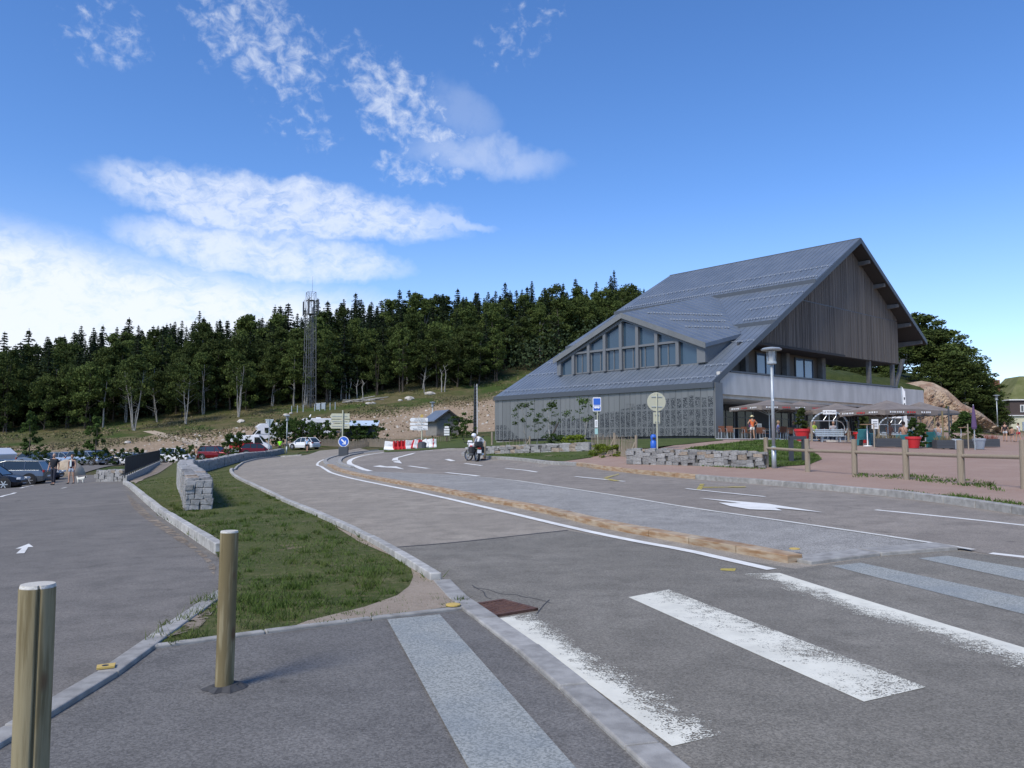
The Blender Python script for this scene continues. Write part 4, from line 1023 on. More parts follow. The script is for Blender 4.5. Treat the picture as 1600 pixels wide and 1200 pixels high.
def mesh_np(name, V, Fc, m):
    me = bpy.data.meshes.new(name); me.vertices.add(len(V)); me.vertices.foreach_set('co', np.asarray(V, 'f').ravel())
    k = Fc.shape[1]; me.loops.add(Fc.size); me.loops.foreach_set('vertex_index', Fc.astype('i').ravel())
    me.polygons.add(len(Fc)); me.polygons.foreach_set('loop_start', np.arange(0, Fc.size, k, dtype='i')); me.polygons.foreach_set('loop_total', np.full(len(Fc), k, 'i'))
    me.update(calc_edges=True); me.materials.append(m); return me
def spruce_mesh(seed, H=16, low=.12, W=2.9, bare=.1):
    r_ = np.random.default_rng(seed); pts = []; sz = []
    z = H*low; 
    while z < H-.2:
        f = (z-H*low)/(H*(1-low)); R = W*(1-f)**.82*(.75+.5*r_.random())+.12
        nb = int(6+5*(1-f)); a0 = r_.random()*6.3
        for k in range(nb):
            if r_.random() < bare: continue
            a = a0+2*math.pi*k/nb+r_.normal()*.15; L = R*(.7+.45*r_.random()); st = max(3, int(L/.22))
            for j in range(st):
                d_ = L*(j+.6)/st; q = (1-j/st)
                for w in (-1, 0, 1):
                    off = w*.22*q*L*.6
                    pts.append((math.cos(a)*d_-math.sin(a)*off, math.sin(a)*d_+math.cos(a)*off, z-.30*d_+.05*d_*d_+r_.normal()*.06)); sz.append(.42*(1-.35*f)+.12*r_.random())
        z += (.42+.25*(1-f))*(.8+.4*r_.random())
    pts.append((0, 0, H-.05)); sz.append(.3); pts.append((0, 0, H+.15)); sz.append(.25)
    V, Fc = cards(pts, sz, .35, seed)
    tk = MB(); tk.tube((0, 0, -.6), (0, 0, H*.5), .22, .14, 7); tk.tube((0, 0, H*.5), (0, 0, H), .14, .03, 6)
    return mesh_np('crown', V, Fc, M['spruce']), tk.build('trunk', M['bark'], mesh=True)
def beech_mesh(seed, H=13, W=3.6, low=.35, nclump=46, leafs=60, m='beech', bark='palebark', trunks=1, lsz=.42, squash=.8):
    r_ = np.random.default_rng(seed); tk = MB(); pts = []; sz = []
    for tr in range(trunks):
        lean = np.array([r_.normal()*.5, r_.normal()*.5]) if trunks > 1 else np.array([r_.normal()*.25, r_.normal()*.25])
        base = np.array([r_.normal()*.25, r_.normal()*.25])*(trunks > 1)
        P = []; nseg = 6
        for i in range(nseg+1):
            f = i/nseg; P.append(Vector((base[0]+lean[0]*f*2+r_.normal()*.08, base[1]+lean[1]*f*2+r_.normal()*.08, -.5+f*(H*.82+.5))))
        r0 = H*.0135/math.sqrt(trunks)*1.3
        for i in range(nseg): tk.tube(P[i], P[i+1], r0*(1-.8*i/nseg), r0*(1-.8*(i+1)/nseg), 6, False)
        for k in range(9):
            f = low*.8+(1-low*.8)*r_.random()*.85; i = min(int(f*nseg), nseg-1); p = P[i].lerp(P[i+1], f*nseg-i)
            a = r_.random()*6.3; L = W*(.4+.5*r_.random())*(1-f*.5); e = p+Vector((math.cos(a)*L, math.sin(a)*L, L*(.3+.6*r_.random())))
            tk.tube(p, e, r0*.35*(1.1-f), r0*.08, 4, False)
    cl = []
    for k in range(nclump):
        f = r_.random()**.8; z = H*(low+(1-low)*f); prof = math.sin(math.pi*min(1, .18+.80*f)**.9)**.7
        a = r_.random()*6.3; rr_ = W*prof*math.sqrt(r_.random())*(.75+.4*r_.random()); cr = W*(.20+.16*r_.random())
        n = int(leafs*(.6+.8*r_.random())); q = r_.normal(size=(n, 3)); q /= np.linalg.norm(q, axis=1)[:, None]; q *= (r_.random(n)**.45)[:, None]*cr; q[:, 2] *= squash*.8
        pts.append(q+np.array([math.cos(a)*rr_, math.sin(a)*rr_, z])); sz.append(lsz*(.6+.8*r_.random(n)))
    V, Fc = cards(np.vstack(pts), np.hstack(sz), .8, seed)
    return mesh_np('crown', V, Fc, M[m]), tk.build('trunk', M[bark], mesh=True)
SPR = [spruce_mesh(i, H=h, low=l, W=w, bare=b) for i, (h, l, w, b) in enumerate([(17, .15, 2.8, .08), (19, .2, 3.0, .12), (15, .1, 2.6, .1), (18, .28, 2.4, .25), (14, .12, 2.9, .15)])]
BEE = [beech_mesh(20+i, H=h, W=w, low=l, trunks=tn, nclump=nc, leafs=96, bark=bk, lsz=.37) for i, (h, w, l, tn, nc, bk) in enumerate([(13, 3.7, .24, 1, 54, 'bark'), (14.5, 4.0, .18, 1, 60, 'bark'), (12, 3.8, .30, 2, 48, 'palebark'), (13.5, 3.6, .18, 3, 54, 'bark'), (11, 4.0, .08, 1, 56, 'bark'), (15, 3.4, .34, 1, 48, 'palebark')])]
LOWB = [beech_mesh(60+i, H=7, W=3.2, low=.08, nclump=40, leafs=70) for i in range(2)]
def tree(name, pair, loc, rz, sc, label, group, cat='tree'):
    r = thing(name, label, cat, loc, rz, group); r.scale = (sc[0], sc[0], sc[1])
    inst('crown', pair[0], r); inst('trunk', pair[1], r); return r
def edge(x): return 174+.257*x
rt = random.Random(11); ns = nbh = 0; SN = BN = 0
SKY = [(-80, 530), (0, 524), (100, 517), (200, 503), (300, 493), (400, 482), (470, 478), (560, 462), (650, 456), (750, 449), (850, 442), (930, 436), (975, 432), (1030, 446), (1080, 458), (1200, 480)]
def skyline(x): return float(np.interp(x, [a for a, b in SKY], [b for a, b in SKY]))
spots = []
row = 0; Y0 = 0
while row < 15:
    x = -122+rt.uniform(0, 3)
    while x < 62+row*1.2:
        y = edge(x)+row*5.6+rt.uniform(-2.2, 2.2)+ (0 if x > -60 else -2)
        spots.append((x+rt.uniform(-1.2, 1.2), y, row)); x += (3.7 if row < 3 else 5.0)*rt.uniform(.8, 1.25)
    row += 1
Zs = ZT([s_[0] for s_ in spots], [s_[1] for s_ in spots])
cand = []
for (x, y, row), z in zip(spots, Zs):
    px = 800+F*x/y
    if px < -60 or px > 1090 : continue
    if px > 790 and row < 2: continue
    cand.append((x, y, row, z, px))
extra = []
def zone(lab, gr, px):
    w = ', far left' if px < 230 else ', left of mast' if px < 465 else ', right of mast' if px < 680 else ', behind the building'
    return lab+w, gr+w
for (x, y, row, z, px) in cand:
    ytop = skyline(px)+(rt.uniform(-10, 2) if rt.random() < .12 else rt.uniform(2, 22))
    zmax = CAMH+(690-ytop)/F*y-z-.14     # height that would reach the skyline
    dec = (row < 2 and rt.random() < .80) or (2 <= row < 7 and rt.random() < .62) or (px > 830 and rt.random() < .6)
    if dec: H = rt.uniform(10.5, 15.5)
    else: H = rt.uniform(13, 18.5)
    if row < 1: H *= rt.uniform(.8, 1.05)
    H = min(H, max(zmax, 4.5))
    if row > 4 and zmax < 24: H = min(zmax, H*1.25) if zmax < 20 else H
    if zmax < 3.0: continue
    if dec and BN < 296:
        if px > 830 and row > 5: pr = rt.choice(LOWB+BEE[4:5]); h0 = 7 if pr in LOWB else 11; H = min(H, 9)
        else: i = rt.randrange(6); pr = BEE[i]; h0 = [13, 14.5, 12, 13.5, 11, 15][i]
        BN += 1
        lab, gr = ('pale-trunked broadleaf tree in the front rows of the forest', 'pale-trunked broadleaf trees along the forest edge') if row < 2 else ('dark green broadleaf tree deeper in the hillside forest', 'broadleaf trees inside the hillside forest')
        lab, gr = zone(lab, gr, px)
        tree('broadleaf_tree', pr, (x, y, z-.14), rt.uniform(0, 6.3), (H/h0*rt.uniform(.78, 1.05), H/h0), lab, gr)
    elif SN < 296:
        i = rt.randrange(5); h0 = [17, 19, 15, 18, 14][i]; SN += 1
        lab, gr = ('dark straight spruce at the front of the forest', 'spruces at the front of the forest') if row < 3 else ('dark spruce rising among the forest up the hillside', 'spruces up the forested hillside')
        lab, gr = zone(lab, gr, px)
        tree('spruce_tree', SPR[i], (x, y, z-.14), rt.uniform(0, 6.3), (H/h0*rt.uniform(1.1, 1.5), H/h0), lab, gr)
    else: extra.append((x, y, z, H))
# the rest of the wood, past the countable ones, and the dark floor growth behind the front trunks
def wood(name, pl, seed):
    Vs = []; Fs = []; k = 0
    r_ = np.random.default_rng(seed)
    for (x, y, z, H) in pl:
        n = 420; f = r_.random(n); rr_ = 2.6*(1-f)**.7*np.sqrt(r_.random(n))+.2; a = r_.random(n)*6.3
        V, Fc = cards(np.c_[x+rr_*np.cos(a), y+rr_*np.sin(a), z+H*(.15+.85*f)], .5+.3*r_.random(n), .4, r_.integers(1e6)); Vs.append(V); Fs.append(Fc+k); k += len(V)
    if Vs:
        o = bpy.data.objects.new(name, mesh_np(name, np.vstack(Vs), np.vstack(Fs), M['spruce'])); COL.objects.link(o); o['kind'] = 'stuff'
        tag(o, 'dark mass of further spruces deep in the hillside forest', 'forest')
wood('forest', extra[:400], 5)
# undergrowth: ragged dark leaves behind the first rows
pl = []
for i in range(520):
    x = rt.uniform(-122, 40); y = edge(x)+rt.uniform(5, 30); pl.append((x, y, z1(x, y)-.5, rt.uniform(5.0, 10)))
r_ = np.random.default_rng(3); P = []
for (x, y, z, H) in pl:
    n = 120; P.append(np.c_[x+r_.normal(size=n)*2.0, y+r_.normal(size=n)*1.5, z+H*r_.random(n)])
P = np.vstack(P); V, Fc = cards(P, .55+.4*r_.random(len(P)), .9, 9)
o = bpy.data.objects.new('undergrowth', mesh_np('undergrowth', V, Fc, M['spruce'])); COL.objects.link(o)
tag(o, 'dark undergrowth and low branches between the forest trunks', 'undergrowth', kind='stuff')
# named individuals of the forest edge
def special(px, pyb, Y, H, pr, h0, label, name='broadleaf_tree', w=1.0):
    p = at(px, pyb, Y); z = z1(p.x, p.y)-.14; tree(name, pr, (p.x, p.y, z), rt.uniform(0, 6), (H/h0*w, H/h0), label, None)
BIG = beech_mesh(90, H=13, W=3.8, low=.5, trunks=4, nclump=40, leafs=60)
special(211, 667, 144, 13.5, BIG, 13, 'multi-stemmed pale-barked tree at the top of the sandy path')
special(287, 658, 147, 11.5, beech_mesh(91, H=13, W=4.2, low=.42, trunks=2, nclump=34, leafs=60), 13, 'twin-trunked pale tree standing alone before the forest right of the sandy path')
special(372, 641, 152, 12, beech_mesh(92, H=13, W=3.2, low=.45, trunks=3, nclump=34, leafs=60), 13, 'pale tree with crossing stems left of the lattice mast')
special(566, 610, 172, 19.5, SPR[0], 17, 'pointed spruce standing out above the forest just right of the lattice mast', 'spruce_tree', .9)
special(960, 500, 232, 17.5, SPR[1], 19, 'tallest broad spruce on the skyline left of the zinc roof', 'spruce_tree', 1.1)
special(160, 672, 150, 11, beech_mesh(94, H=13, W=2.6, low=.55, trunks=1, nclump=26, leafs=60), 13, 'slender pale tree with side twigs left of the multi-stemmed tree')
# bare pale stems right of the mast
for k, (px, pyb, pyt) in enumerate([(510, 615, 545), (516, 616, 535), (533, 612, 570), (541, 611, 570), (546, 612, 580), (567, 612, 583), (558, 608, 578), (695, 603, 560), (690, 606, 570), (663, 607, 575)]):
    p = at(px, pyb, 164); z = z1(p.x, p.y)-.14; H = (pyb-pyt)/F*164; r = thing('bare_trunk', 'bare pale tree stem without leaves at the forest edge right of the mast', 'tree stem', (p.x, p.y, z), 0, 'bare stems at the forest edge')
    m = MB(); q = Vector((0, 0, -.3)); 
    for j in range(5): q2 = Vector((rt.uniform(-.12, .12)*j+.0, 0, H*(j+1)/5)); m.tube(q, q2, .14*(1-j*.15), .14*(1-(j+1)*.15), 6, False); q = q2
    for j in range(4): a = rt.uniform(0, 6.3); zz_ = H*rt.uniform(.3, .95); m.tube((0, 0, zz_), (math.cos(a)*.8, math.sin(a)*.8, zz_+.7), .03, .01, 4, False)
    m.build('stem', M['palebark'], r)
# fallen grey trunks and pale rocks under the forest
ROCK = []
for k in range(5):
    r2 = random.Random(40+k); bm = bmesh.new(); bmesh.ops.create_icosphere(bm, subdivisions=2, radius=1)
    for v in bm.verts: v.co *= 1+r2.uniform(-.18, .16); v.co.z *= .62
    me = bpy.data.meshes.new('rock'); bm.to_mesh(me); bm.free(); me.materials.append(M['rock']); ROCK.append(me)
for px, py, Y, s_, lab in [(640, 620, 158, .95, 'rounded pale boulder on the turf below the forest above the shed'), (672, 611, 162, .85, 'upright pale rock at the forest edge above the shed'), (625, 622, 157, .45, 'small pale rock left of the rounded boulder on the turf'),
                           (576, 622, 156, .55, 'pale rock at the end of the fallen trunks right of the mast'), (583, 621, 156, .5, 'second pale rock beside the fallen trunks right of the mast'), (448, 632, 150, .6, 'pale rock left of the mast fence'), (377, 643, 146, .7, 'flat pale rock on the bank left of the mast'),
                           (200, 687, 128, .5, 'small white rock on the left bank between the young trees'), (455, 633, 152, .35, 'tiny pale rock left of the mast fence posts')]:
    p = at(px, py, Y); z = z1(p.x, p.y); o = inst('boulder', rt.choice(ROCK), None, (p.x, p.y, z), (0, 0, rt.uniform(0, 6)), (s_*1.3, s_, s_)); tag(o, lab, 'rock')
BLD = var('sandy_boulder', (.36, .28, .19), (.48, .41, .31), 1.2, .9, .5, 8, bdist=.08)
p = gp(107, 60); bm = bmesh.new(); bmesh.ops.create_icosphere(bm, subdivisions=3, radius=1); r2 = random.Random(8)
for v in bm.verts: v.co *= 1+.09*math.sin(v.co.x*3.1+v.co.z*2)+.05*math.sin(v.co.y*5); v.co.x *= 1.05; v.co.z *= .72
me = bpy.data.meshes.new('boulder'); bm.to_mesh(me); bm.free(); me.shade_smooth(); me.materials.append(BLD)
tag(inst('boulder', me, None, (p.x, p.y, p.z+.15), (0, .1, .3), (1.15, .9, 1.35)), 'big sandy boulder behind the walking couple', 'boulder')
r_ = np.random.default_rng(12); Vs = []; Fs = []; k = 0
for i in range(900):
    x = r_.uniform(-60, 12); y = 138+.3*x+r_.normal()*7; z = z1(x, y)-.12; s_ = .06+.2*r_.random()**2.5
    me = ROCK[i % 5] if s_ > .2 else None
    h = s_; q = np.array([[-1, -1, 0], [1, -1, 0], [1, 1, 0], [-1, 1, 0], [-.5, -.5, 1], [.6, -.5, .9], [.5, .6, 1], [-.6, .5, .8]])*s_*(1+.2*r_.normal(size=(8, 3)))+[x, y, z]
    Vs.append(q); Fs.append(np.array([[0, 1, 5, 4], [1, 2, 6, 5], [2, 3, 7, 6], [3, 0, 4, 7], [4, 5, 6, 7]])+k); k += 8
o = bpy.data.objects.new('loose_stones', mesh_np('loose_stones', np.vstack(Vs), np.vstack(Fs), M['rock'])); COL.objects.link(o); tag(o, 'scattered pale stones over the bare cut bank', 'stones', kind='stuff')
m = MB()
for i in range(16):
    a = at(rt.uniform(535, 585), rt.uniform(612, 620), 160); z = z1(a.x, a.y)+rt.uniform(-.1, .5); d_ = Vector((rt.uniform(1.5, 3.5), rt.uniform(-1, 1), rt.uniform(-.4, .7))); m.tube((a.x, a.y, z), Vector((a.x, a.y, z))+d_, .14, .09, 6)
tag(m.build('log_pile', M['palebark'], None), 'heap of grey fallen trunks at the forest edge right of the mast', 'log pile', kind='stuff')
# sandy track up the bank at the left
M['track'] = gravel('sandy_track', (.33, .26, .19), (.38, .31, .23), (.5, .44, .36))
drape('sandy_track', smooth_line([tuple(gp(222, 142))[:2], tuple(gp(262, 132))[:2], tuple(gp(305, 122))[:2], tuple(gp(335, 114))[:2], tuple(gp(368, 114))[:2], tuple(gp(335, 122))[:2], tuple(gp(292, 131))[:2], tuple(gp(240, 142))[:2]], 1), -.02, M['track'], 2)
drape('access_road', smooth_line([tuple(gp(560, 92))[:2], tuple(gp(600, 100))[:2], tuple(gp(640, 108))[:2], tuple(gp(665, 116))[:2], tuple(gp(655, 118))[:2], tuple(gp(610, 108))[:2], tuple(gp(560, 101))[:2]], 1), .03, M['path'], 2)
# stony texture of the cut bank: many small lumps
r_ = np.random.default_rng(77)
# tufts: turf clumps on the bank
r_ = np.random.default_rng(21); n = 44000; x = r_.uniform(-115, 30, n); y = 150+.28*x+r_.normal(size=n)*15; k_ = (np.sin(x*.35+y*.2)+np.sin(x*.13-y*.31)*1.2+r_.normal(size=n)*.7) > .2; k_ &= (y < edge(x)+6)&(y > 112)&~((x > 8)&(y < 125))&~((np.abs(y-(138+.3*x)) < 8)&(x > -45)&(r_.random(n) < .85))&~((x <= -45)&(y < 137+.3*x)&(r_.random(n) < .6)); x = x[k_]; y = y[k_]
V, Fc = cards(np.c_[x, y, ZT(x, y)-.14+.14], (.2+.32*r_.random(len(x))), 1.2, 22)
M['heath'] = var('heath_tufts', (.085, .092, .032), (.20, .155, .085), .18, .95, obj=False)
o = bpy.data.objects.new('bank_tufts', mesh_np('bank_tufts', V, Fc, M['heath'])); COL.objects.link(o); tag(o, 'tufts of grass and heather over the bank below the forest', 'grass', kind='stuff')
# ------------------------------------------------------------------ grass blades near the camera
def blades(name, poly, n, label, hmin, hmax, w, seed, mname, off=.05, ymax=30, dmin=0, bare=None):
    r_ = np.random.default_rng(seed); A = np.array(poly); y0 = max(A[:, 1].min(), 1); y1_ = min(A[:, 1].max(), ymax)
    # nearer ground gets more blades
    u = r_.random(n*3); y = 1/(1/y0+(1/y1_-1/y0)*u); x = r_.uniform(A[:, 0].min(), A[:, 0].max(), n*3)
    k = inside(poly, x+r_.normal(size=len(x))*.025, y+r_.normal(size=len(x))*.03)
    for b_ in (bare or []): k &= ~inside(b_, x+.16*np.sin(x*9+y*5)+.1*np.sin(y*23), y+.16*np.sin(y*11-x*7)+.1*np.sin(x*21)) | (r_.random(len(x)) < .07)
    cl = np.sin(x*2.1+np.sin(y*1.7)*2)+np.sin(y*2.9+x*1.3)*.8+np.sin(x*5.3-y*4.1)*.4
    k &= r_.random(len(x)) < np.clip(.78+.3*cl, .12, 1)
    x = x[k][:n]; y = y[k][:n]; cl = cl[k][:n]; m_ = len(x); z = ZT(x, y)+off; h = (hmin+(hmax-hmin)*r_.random(m_))*np.clip(.8+.28*cl, .4, 1.6)
    ww = w*(1+y/6); a = r_.random(m_)*6.28; dx = np.cos(a)*ww; dy = np.sin(a)*ww; lx = r_.normal(size=m_)*h*.5; ly = r_.normal(size=m_)*h*.5
    V = np.stack([np.c_[x-dx, y-dy, z], np.c_[x+dx, y+dy, z], np.c_[x+lx, y+ly, z+h]], 1).reshape(-1, 3)
    o = bpy.data.objects.new(name, mesh_np(name, V, np.arange(m_*3).reshape(m_, 3), M[mname])); COL.objects.link(o); tag(o, label, 'grass', kind='stuff')
def bladefn(t, b):
    p = t.pos(); c = t.mix(t.ramp(t.noise(1.3, p, 5, .65), .35, .65), (.056, .100, .020), (.092, .132, .034)); c = t.mix(t.ramp(t.noise(3.1, p, 5, .75), .60, .74), c, (.15, .14, .065))
    k = t.math('MULTIPLY_ADD', t.noise(40, p, 2, .7), 1.2, .4); c = t.mix(1.0, c, t.comb(k, k, k), 'MULTIPLY'); t.l.new(c, b.inputs['Base Color'])
M['blade'] = mat('grass_blades', (.06, .09, .02), .85, 0, bladefn, .15)
DP = pxy([(520, 824), (560, 842), (600, 862), (650, 893), (694, 922), (722, 952), (640, 964), (540, 975), (430, 990), (610, 945), (648, 915), (640, 885), (600, 868), (560, 850)])
DP2 = pxy([(232, 1012), (280, 985), (332, 944), (362, 900), (372, 905), (345, 950), (310, 990)])
blades('grass', ISL, 170000, 'short green lawn grass on the verge between the parking lane and the road', .012, .048, .0020, 31, 'blade', .033, 40, bare=[DP, DP2])
def tufts(name, poly, n, per, label, seed, off, bare):
    r_ = np.random.default_rng(seed); A = np.array(poly); y0 = 5.0; y1_ = 24
    u = r_.random(n*3); y = 1/(1/y0+(1/y1_-1/y0)*u); x = r_.uniform(A[:, 0].min(), A[:, 0].max(), n*3); k = inside(poly, x, y)
    for b_ in bare: k &= ~inside(b_, x, y)
    x = x[k][:n]; y = y[k][:n]; cx = np.repeat(x, per); cy = np.repeat(y, per); m_ = len(cx); sz = np.repeat(.5+r_.random(len(x)), per)
    cx = cx+r_.normal(size=m_)*.045*sz; cy = cy+r_.normal(size=m_)*.045*sz; h = (.035+.065*r_.random(m_))*sz; ww = .0028*(1+cy/8); a = r_.random(m_)*6.28
    dx = np.cos(a)*ww; dy = np.sin(a)*ww; z = ZT(cx, cy)+off; lx = r_.normal(size=m_)*h*.55; ly = r_.normal(size=m_)*h*.55
    V = np.stack([np.c_[cx-dx, cy-dy, z], np.c_[cx+dx, cy+dy, z], np.c_[cx+lx, cy+ly, z+h]], 1).reshape(-1, 3)
    o = bpy.data.objects.new(name, mesh_np(name, V, np.arange(m_*3).reshape(m_, 3), M['tuft'])); COL.objects.link(o); tag(o, label, 'grass', kind='stuff')
M['tuft'] = leafmat('tall_grass_tufts', (.060, .105, .018), (.115, .145, .040), 0, .25)
tufts('grass_tufts', ISL, 1500, 34, 'taller tufts and weeds standing in the lawn grass of the verge', 51, .033, [DP])
sq = [(p.x, p.y) for p in [hit(*q) for q in [(1055, 709), (1130, 697), (1180, 692), (1240, 691), (1262, 702), (1284, 722), (1262, 731), (1200, 735), (1192, 712)]]]
blades('grass', sq, 14000, 'green lawn patch behind the low wall and rail fence', .04, .10, .004, 32, 'blade', .12, 60)
for k, (pts, n) in enumerate([([(1330, 752), (1420, 756), (1500, 766), (1570, 776), (1540, 758), (1420, 748), (1345, 745)], 900), ([(985, 726), (1100, 733), (1195, 738), (1196, 734.5), (1090, 729.5), (985, 724)], 2500), ([(1400, 776), (1600, 800), (1600, 797), (1400, 773)], 500), ([(735, 712.5), (775, 716), (925, 719), (925, 716), (770, 713)], 2500)]):
    blades('weeds', pxy(pts), n, ['thin weeds along the foot of the rail fence', 'grass fringe along the foot of the low wall', 'weeds along the back of the right kerb', 'grass fringe between kerb and far low wall'][k], .04, .10, .004, 40+k, 'blade', .11, 60)
# ------------------------------------------------------------------ mast
p = at(483, 625, 158); mz = z1(p.x, p.y)-.14; mast = thing('lattice_mast', 'tall square steel lattice telecom mast in front of the forest', 'mast', (p.x, p.y, mz), .5)
HM = 23.5; 
def cr(z): return 1.55-.42*min(z/HM, 1)
for i in range(4):
    a = math.pi/4+i*math.pi/2; m = MB(); m.tube((math.cos(a)*cr(0), math.sin(a)*cr(0), 0), (math.cos(a)*cr(HM), math.sin(a)*cr(HM), HM), .06, .05, 6); m.build('leg', M['mast'], mast)
NL = 12
for k in range(NL+1):
    z = .6+(HM-.6)*k/NL; m = MB()
    for i in range(4):
        a = math.pi/4+i*math.pi/2; b = a+math.pi/2; m.tube((math.cos(a)*cr(z), math.sin(a)*cr(z), z), (math.cos(b)*cr(z), math.sin(b)*cr(z), z), .03, n=5)
        if k < NL:
            z2 = .6+(HM-.6)*(k+1)/NL; aa, bb = (a, b) if (k+i) % 2 else (b, a); m.tube((math.cos(aa)*cr(z), math.sin(aa)*cr(z), z), (math.cos(bb)*cr(z2), math.sin(bb)*cr(z2), z2), .028, n=5)
    m.build('bracing', M['mast'], mast)
m = MB()
for s_ in (-.2, .2): m.tube((s_-.1, 0, 0), (s_-.1, 0, HM), .04, n=5)
for k in range(78): m.tube((-.3, 0, k*.3), (.1, 0, k*.3), .025, n=4)
m.build('ladder', M['mast'], mast)
m = MB(); 
for q in range(5): m.tube((.25+.07*q, .1, 0), (.25+.07*q, .1, HM-3), .03, n=5)
m.build('cable', M['mast'], mast)
for a, z, h in ((2.6, 20.2, 2.8), (-.4, 20.6, 3.0), (.9, 20.4, 3.2), (4.2, 20.4, 3.0)):
    c_ = (math.cos(a)*1.55, math.sin(a)*1.55, z); MB().box(c_, (.16, .32, h), a).build('panel_antenna', M['darkgrey'], mast)
    MB().tube((math.cos(a)*1.38, math.sin(a)*1.38, z-1.8), (math.cos(a)*1.38, math.sin(a)*1.38, z+1.8), .05, n=6).tube((math.cos(a)*.9, math.sin(a)*.9, z), c_, .04, n=5).build('antenna_bracket', M['mast'], mast)
MB().box((0, 0, 19.0), (1.7, 1.7, .08), math.pi/4).box((0, 0, 21.8), (1.6, 1.6, .08), math.pi/4).build('platform', M['mast'], mast)
MB().tube((.3, .2, HM), (.3, .2, HM+3.4), .035, .015, 5).build('lightning_rod', M['mast'], mast)
for i, px in enumerate([456, 465, 474, 492, 500, 508, 516, 524]):
    q = at(px, 627-.45*(px-456)*.25, 153); z = z1(q.x, q.y)-.14; o = MB().tube((0, 0, -.1), (0, 0, 1.5), .09, n=6).build('fence_post', M['galv'], None, loc=(q.x, q.y, z)); tag(o, 'pale post of the small enclosure round the mast foot', 'post', 'posts round the mast foot')
for px, lab in ((498, 'small grey equipment cabinet left of the mast foot'), (506, 'small pale equipment cabinet right of the mast foot')):
    q = at(px, 622, 155); z = z1(q.x, q.y)-.14; r = thing('equipment_cabinet', lab, 'cabinet', (q.x, q.y, z)); MB().box((0, 0, .6), (.8, .5, 1.2)).build('housing', M['galv'], r, bevel=.02); MB().box((0, 0, 1.23), (.9, .6, .06)).build('lid', M['white'], r)
# ------------------------------------------------------------------ shed
p = gp(690, 100); SH = thing('timber_shed', 'small grey timber shed with blue-grey roof below the stony bank', 'shed', (p.x, p.y, p.z), .50)
M['shedwood'] = mat('silvered_boards', (.25, .24, .22), .9, 0, woodfn((.20, .19, .17), (.31, .295, .27), False))
w, l_, h, hr = 3.0, 3.6, 2.1, 3.15
for i in range(12):
    x = -w/2+w*(i+.5)/12; zt = h+(hr-h)*(1-abs(x)/(w/2)); MB().box((x, -l_/2, zt/2+.05), (w/12-.02, .05, zt-.15)).build('board', M['shedwood'], SH)
MB().box((0, 0, h/2), (w-.1, l_-.08, h)).build('wall', M['shedwood'], SH)
MB().box((0, -l_/2-.035, 2.02), (w, .03, .12)).build('rail', M['beamg'], SH)
for s_ in (-1, 1):
    m = MB(); m.hexa([(0, -l_/2-.5, hr-.02), (s_*(w/2+.5), -l_/2-.5, h-.38), (s_*(w/2+.5), l_/2+.4, h-.38), (0, l_/2+.4, hr-.02)], [(0, -l_/2-.5, hr+.08), (s_*(w/2+.5), -l_/2-.5, h-.28), (s_*(w/2+.5), l_/2+.4, h-.28), (0, l_/2+.4, hr+.08)]); m.build('roof', M['zinc'], SH)
    MB().hexa([(0, -l_/2-.53, hr-.14), (s_*(w/2+.5), -l_/2-.53, h-.50), (s_*(w/2+.5), -l_/2-.5, h-.50), (0, -l_/2-.5, hr-.14)], [(0, -l_/2-.53, hr+.1), (s_*(w/2+.5), -l_/2-.53, h-.26), (s_*(w/2+.5), -l_/2-.5, h-.26), (0, -l_/2-.5, hr+.1)]).build('verge_board', M['soffit'], SH)
# ------------------------------------------------------------------ right: earth cutting, wooded mound, house
EB = var('cut_earth_bank', (.22, .13, .085), (.42, .33, .24), .7, .95, .9, 2.5, obj=False, bdist=.3, detail=9)
top = [at(1400, 603, 96), at(1440, 597, 96), at(1458, 600, 95), at(1480, 611, 94), at(1503, 632, 93), at(1530, 645, 93), at(1550, 660, 94), at(1570, 680, 96)]
bot = [gp(1395, 86), gp(1420, 86), gp(1445, 86), gp(1465, 87), gp(1490, 88), gp(1520, 89), gp(1555, 91), gp(1575, 95)]
def interp(L, f): f *= len(L)-1; i = min(int(f), len(L)-2); return Vector(L[i]).lerp(Vector(L[i+1]), f-i)
NU, NV = 90, 36; V = []; rn = np.random.default_rng(4)
ph = rn.random((8, 3))*6.28
for j in range(NV+1):
    for i in range(NU+1):
        u, v = i/NU, j/NV; a = interp(bot, u); b = interp(top, u); q = a.lerp(b, v); q.z = a.z-.3+(b.z+.15-a.z+.3)*(v**.82)
        dn = rn.normal()*.10+sum(math.sin(u*k1*22+v*k1*7+ph[k, 0])*math.sin(v*k1*9+u*k1*5+ph[k, 1])/(k1) for k, k1 in enumerate([1, 1.7, 2.9, 4.3, 6.1, 9]))*.42+rn.normal()*.05
        e = math.sin(math.pi*min(1, v*1.1)); q.y -= dn*e*2.2; q.z += .45*dn*e
        V.append(q)
fs = [(j*(NU+1)+i, j*(NU+1)+i+1, (j+1)*(NU+1)+i+1, (j+1)*(NU+1)+i) for j in range(NV) for i in range(NU)]
k0 = len(V)
for i in range(NU+1): q = Vector(V[NV*(NU+1)+i]); V.append(Vector((q.x, q.y+5, q.z-1.2)))
fs += [(NV*(NU+1)+i, NV*(NU+1)+i+1, k0+i+1, k0+i) for i in range(NU)]
o = MB().add(V, fs).build('earth_bank', EB, None); o['kind'] = 'structure'
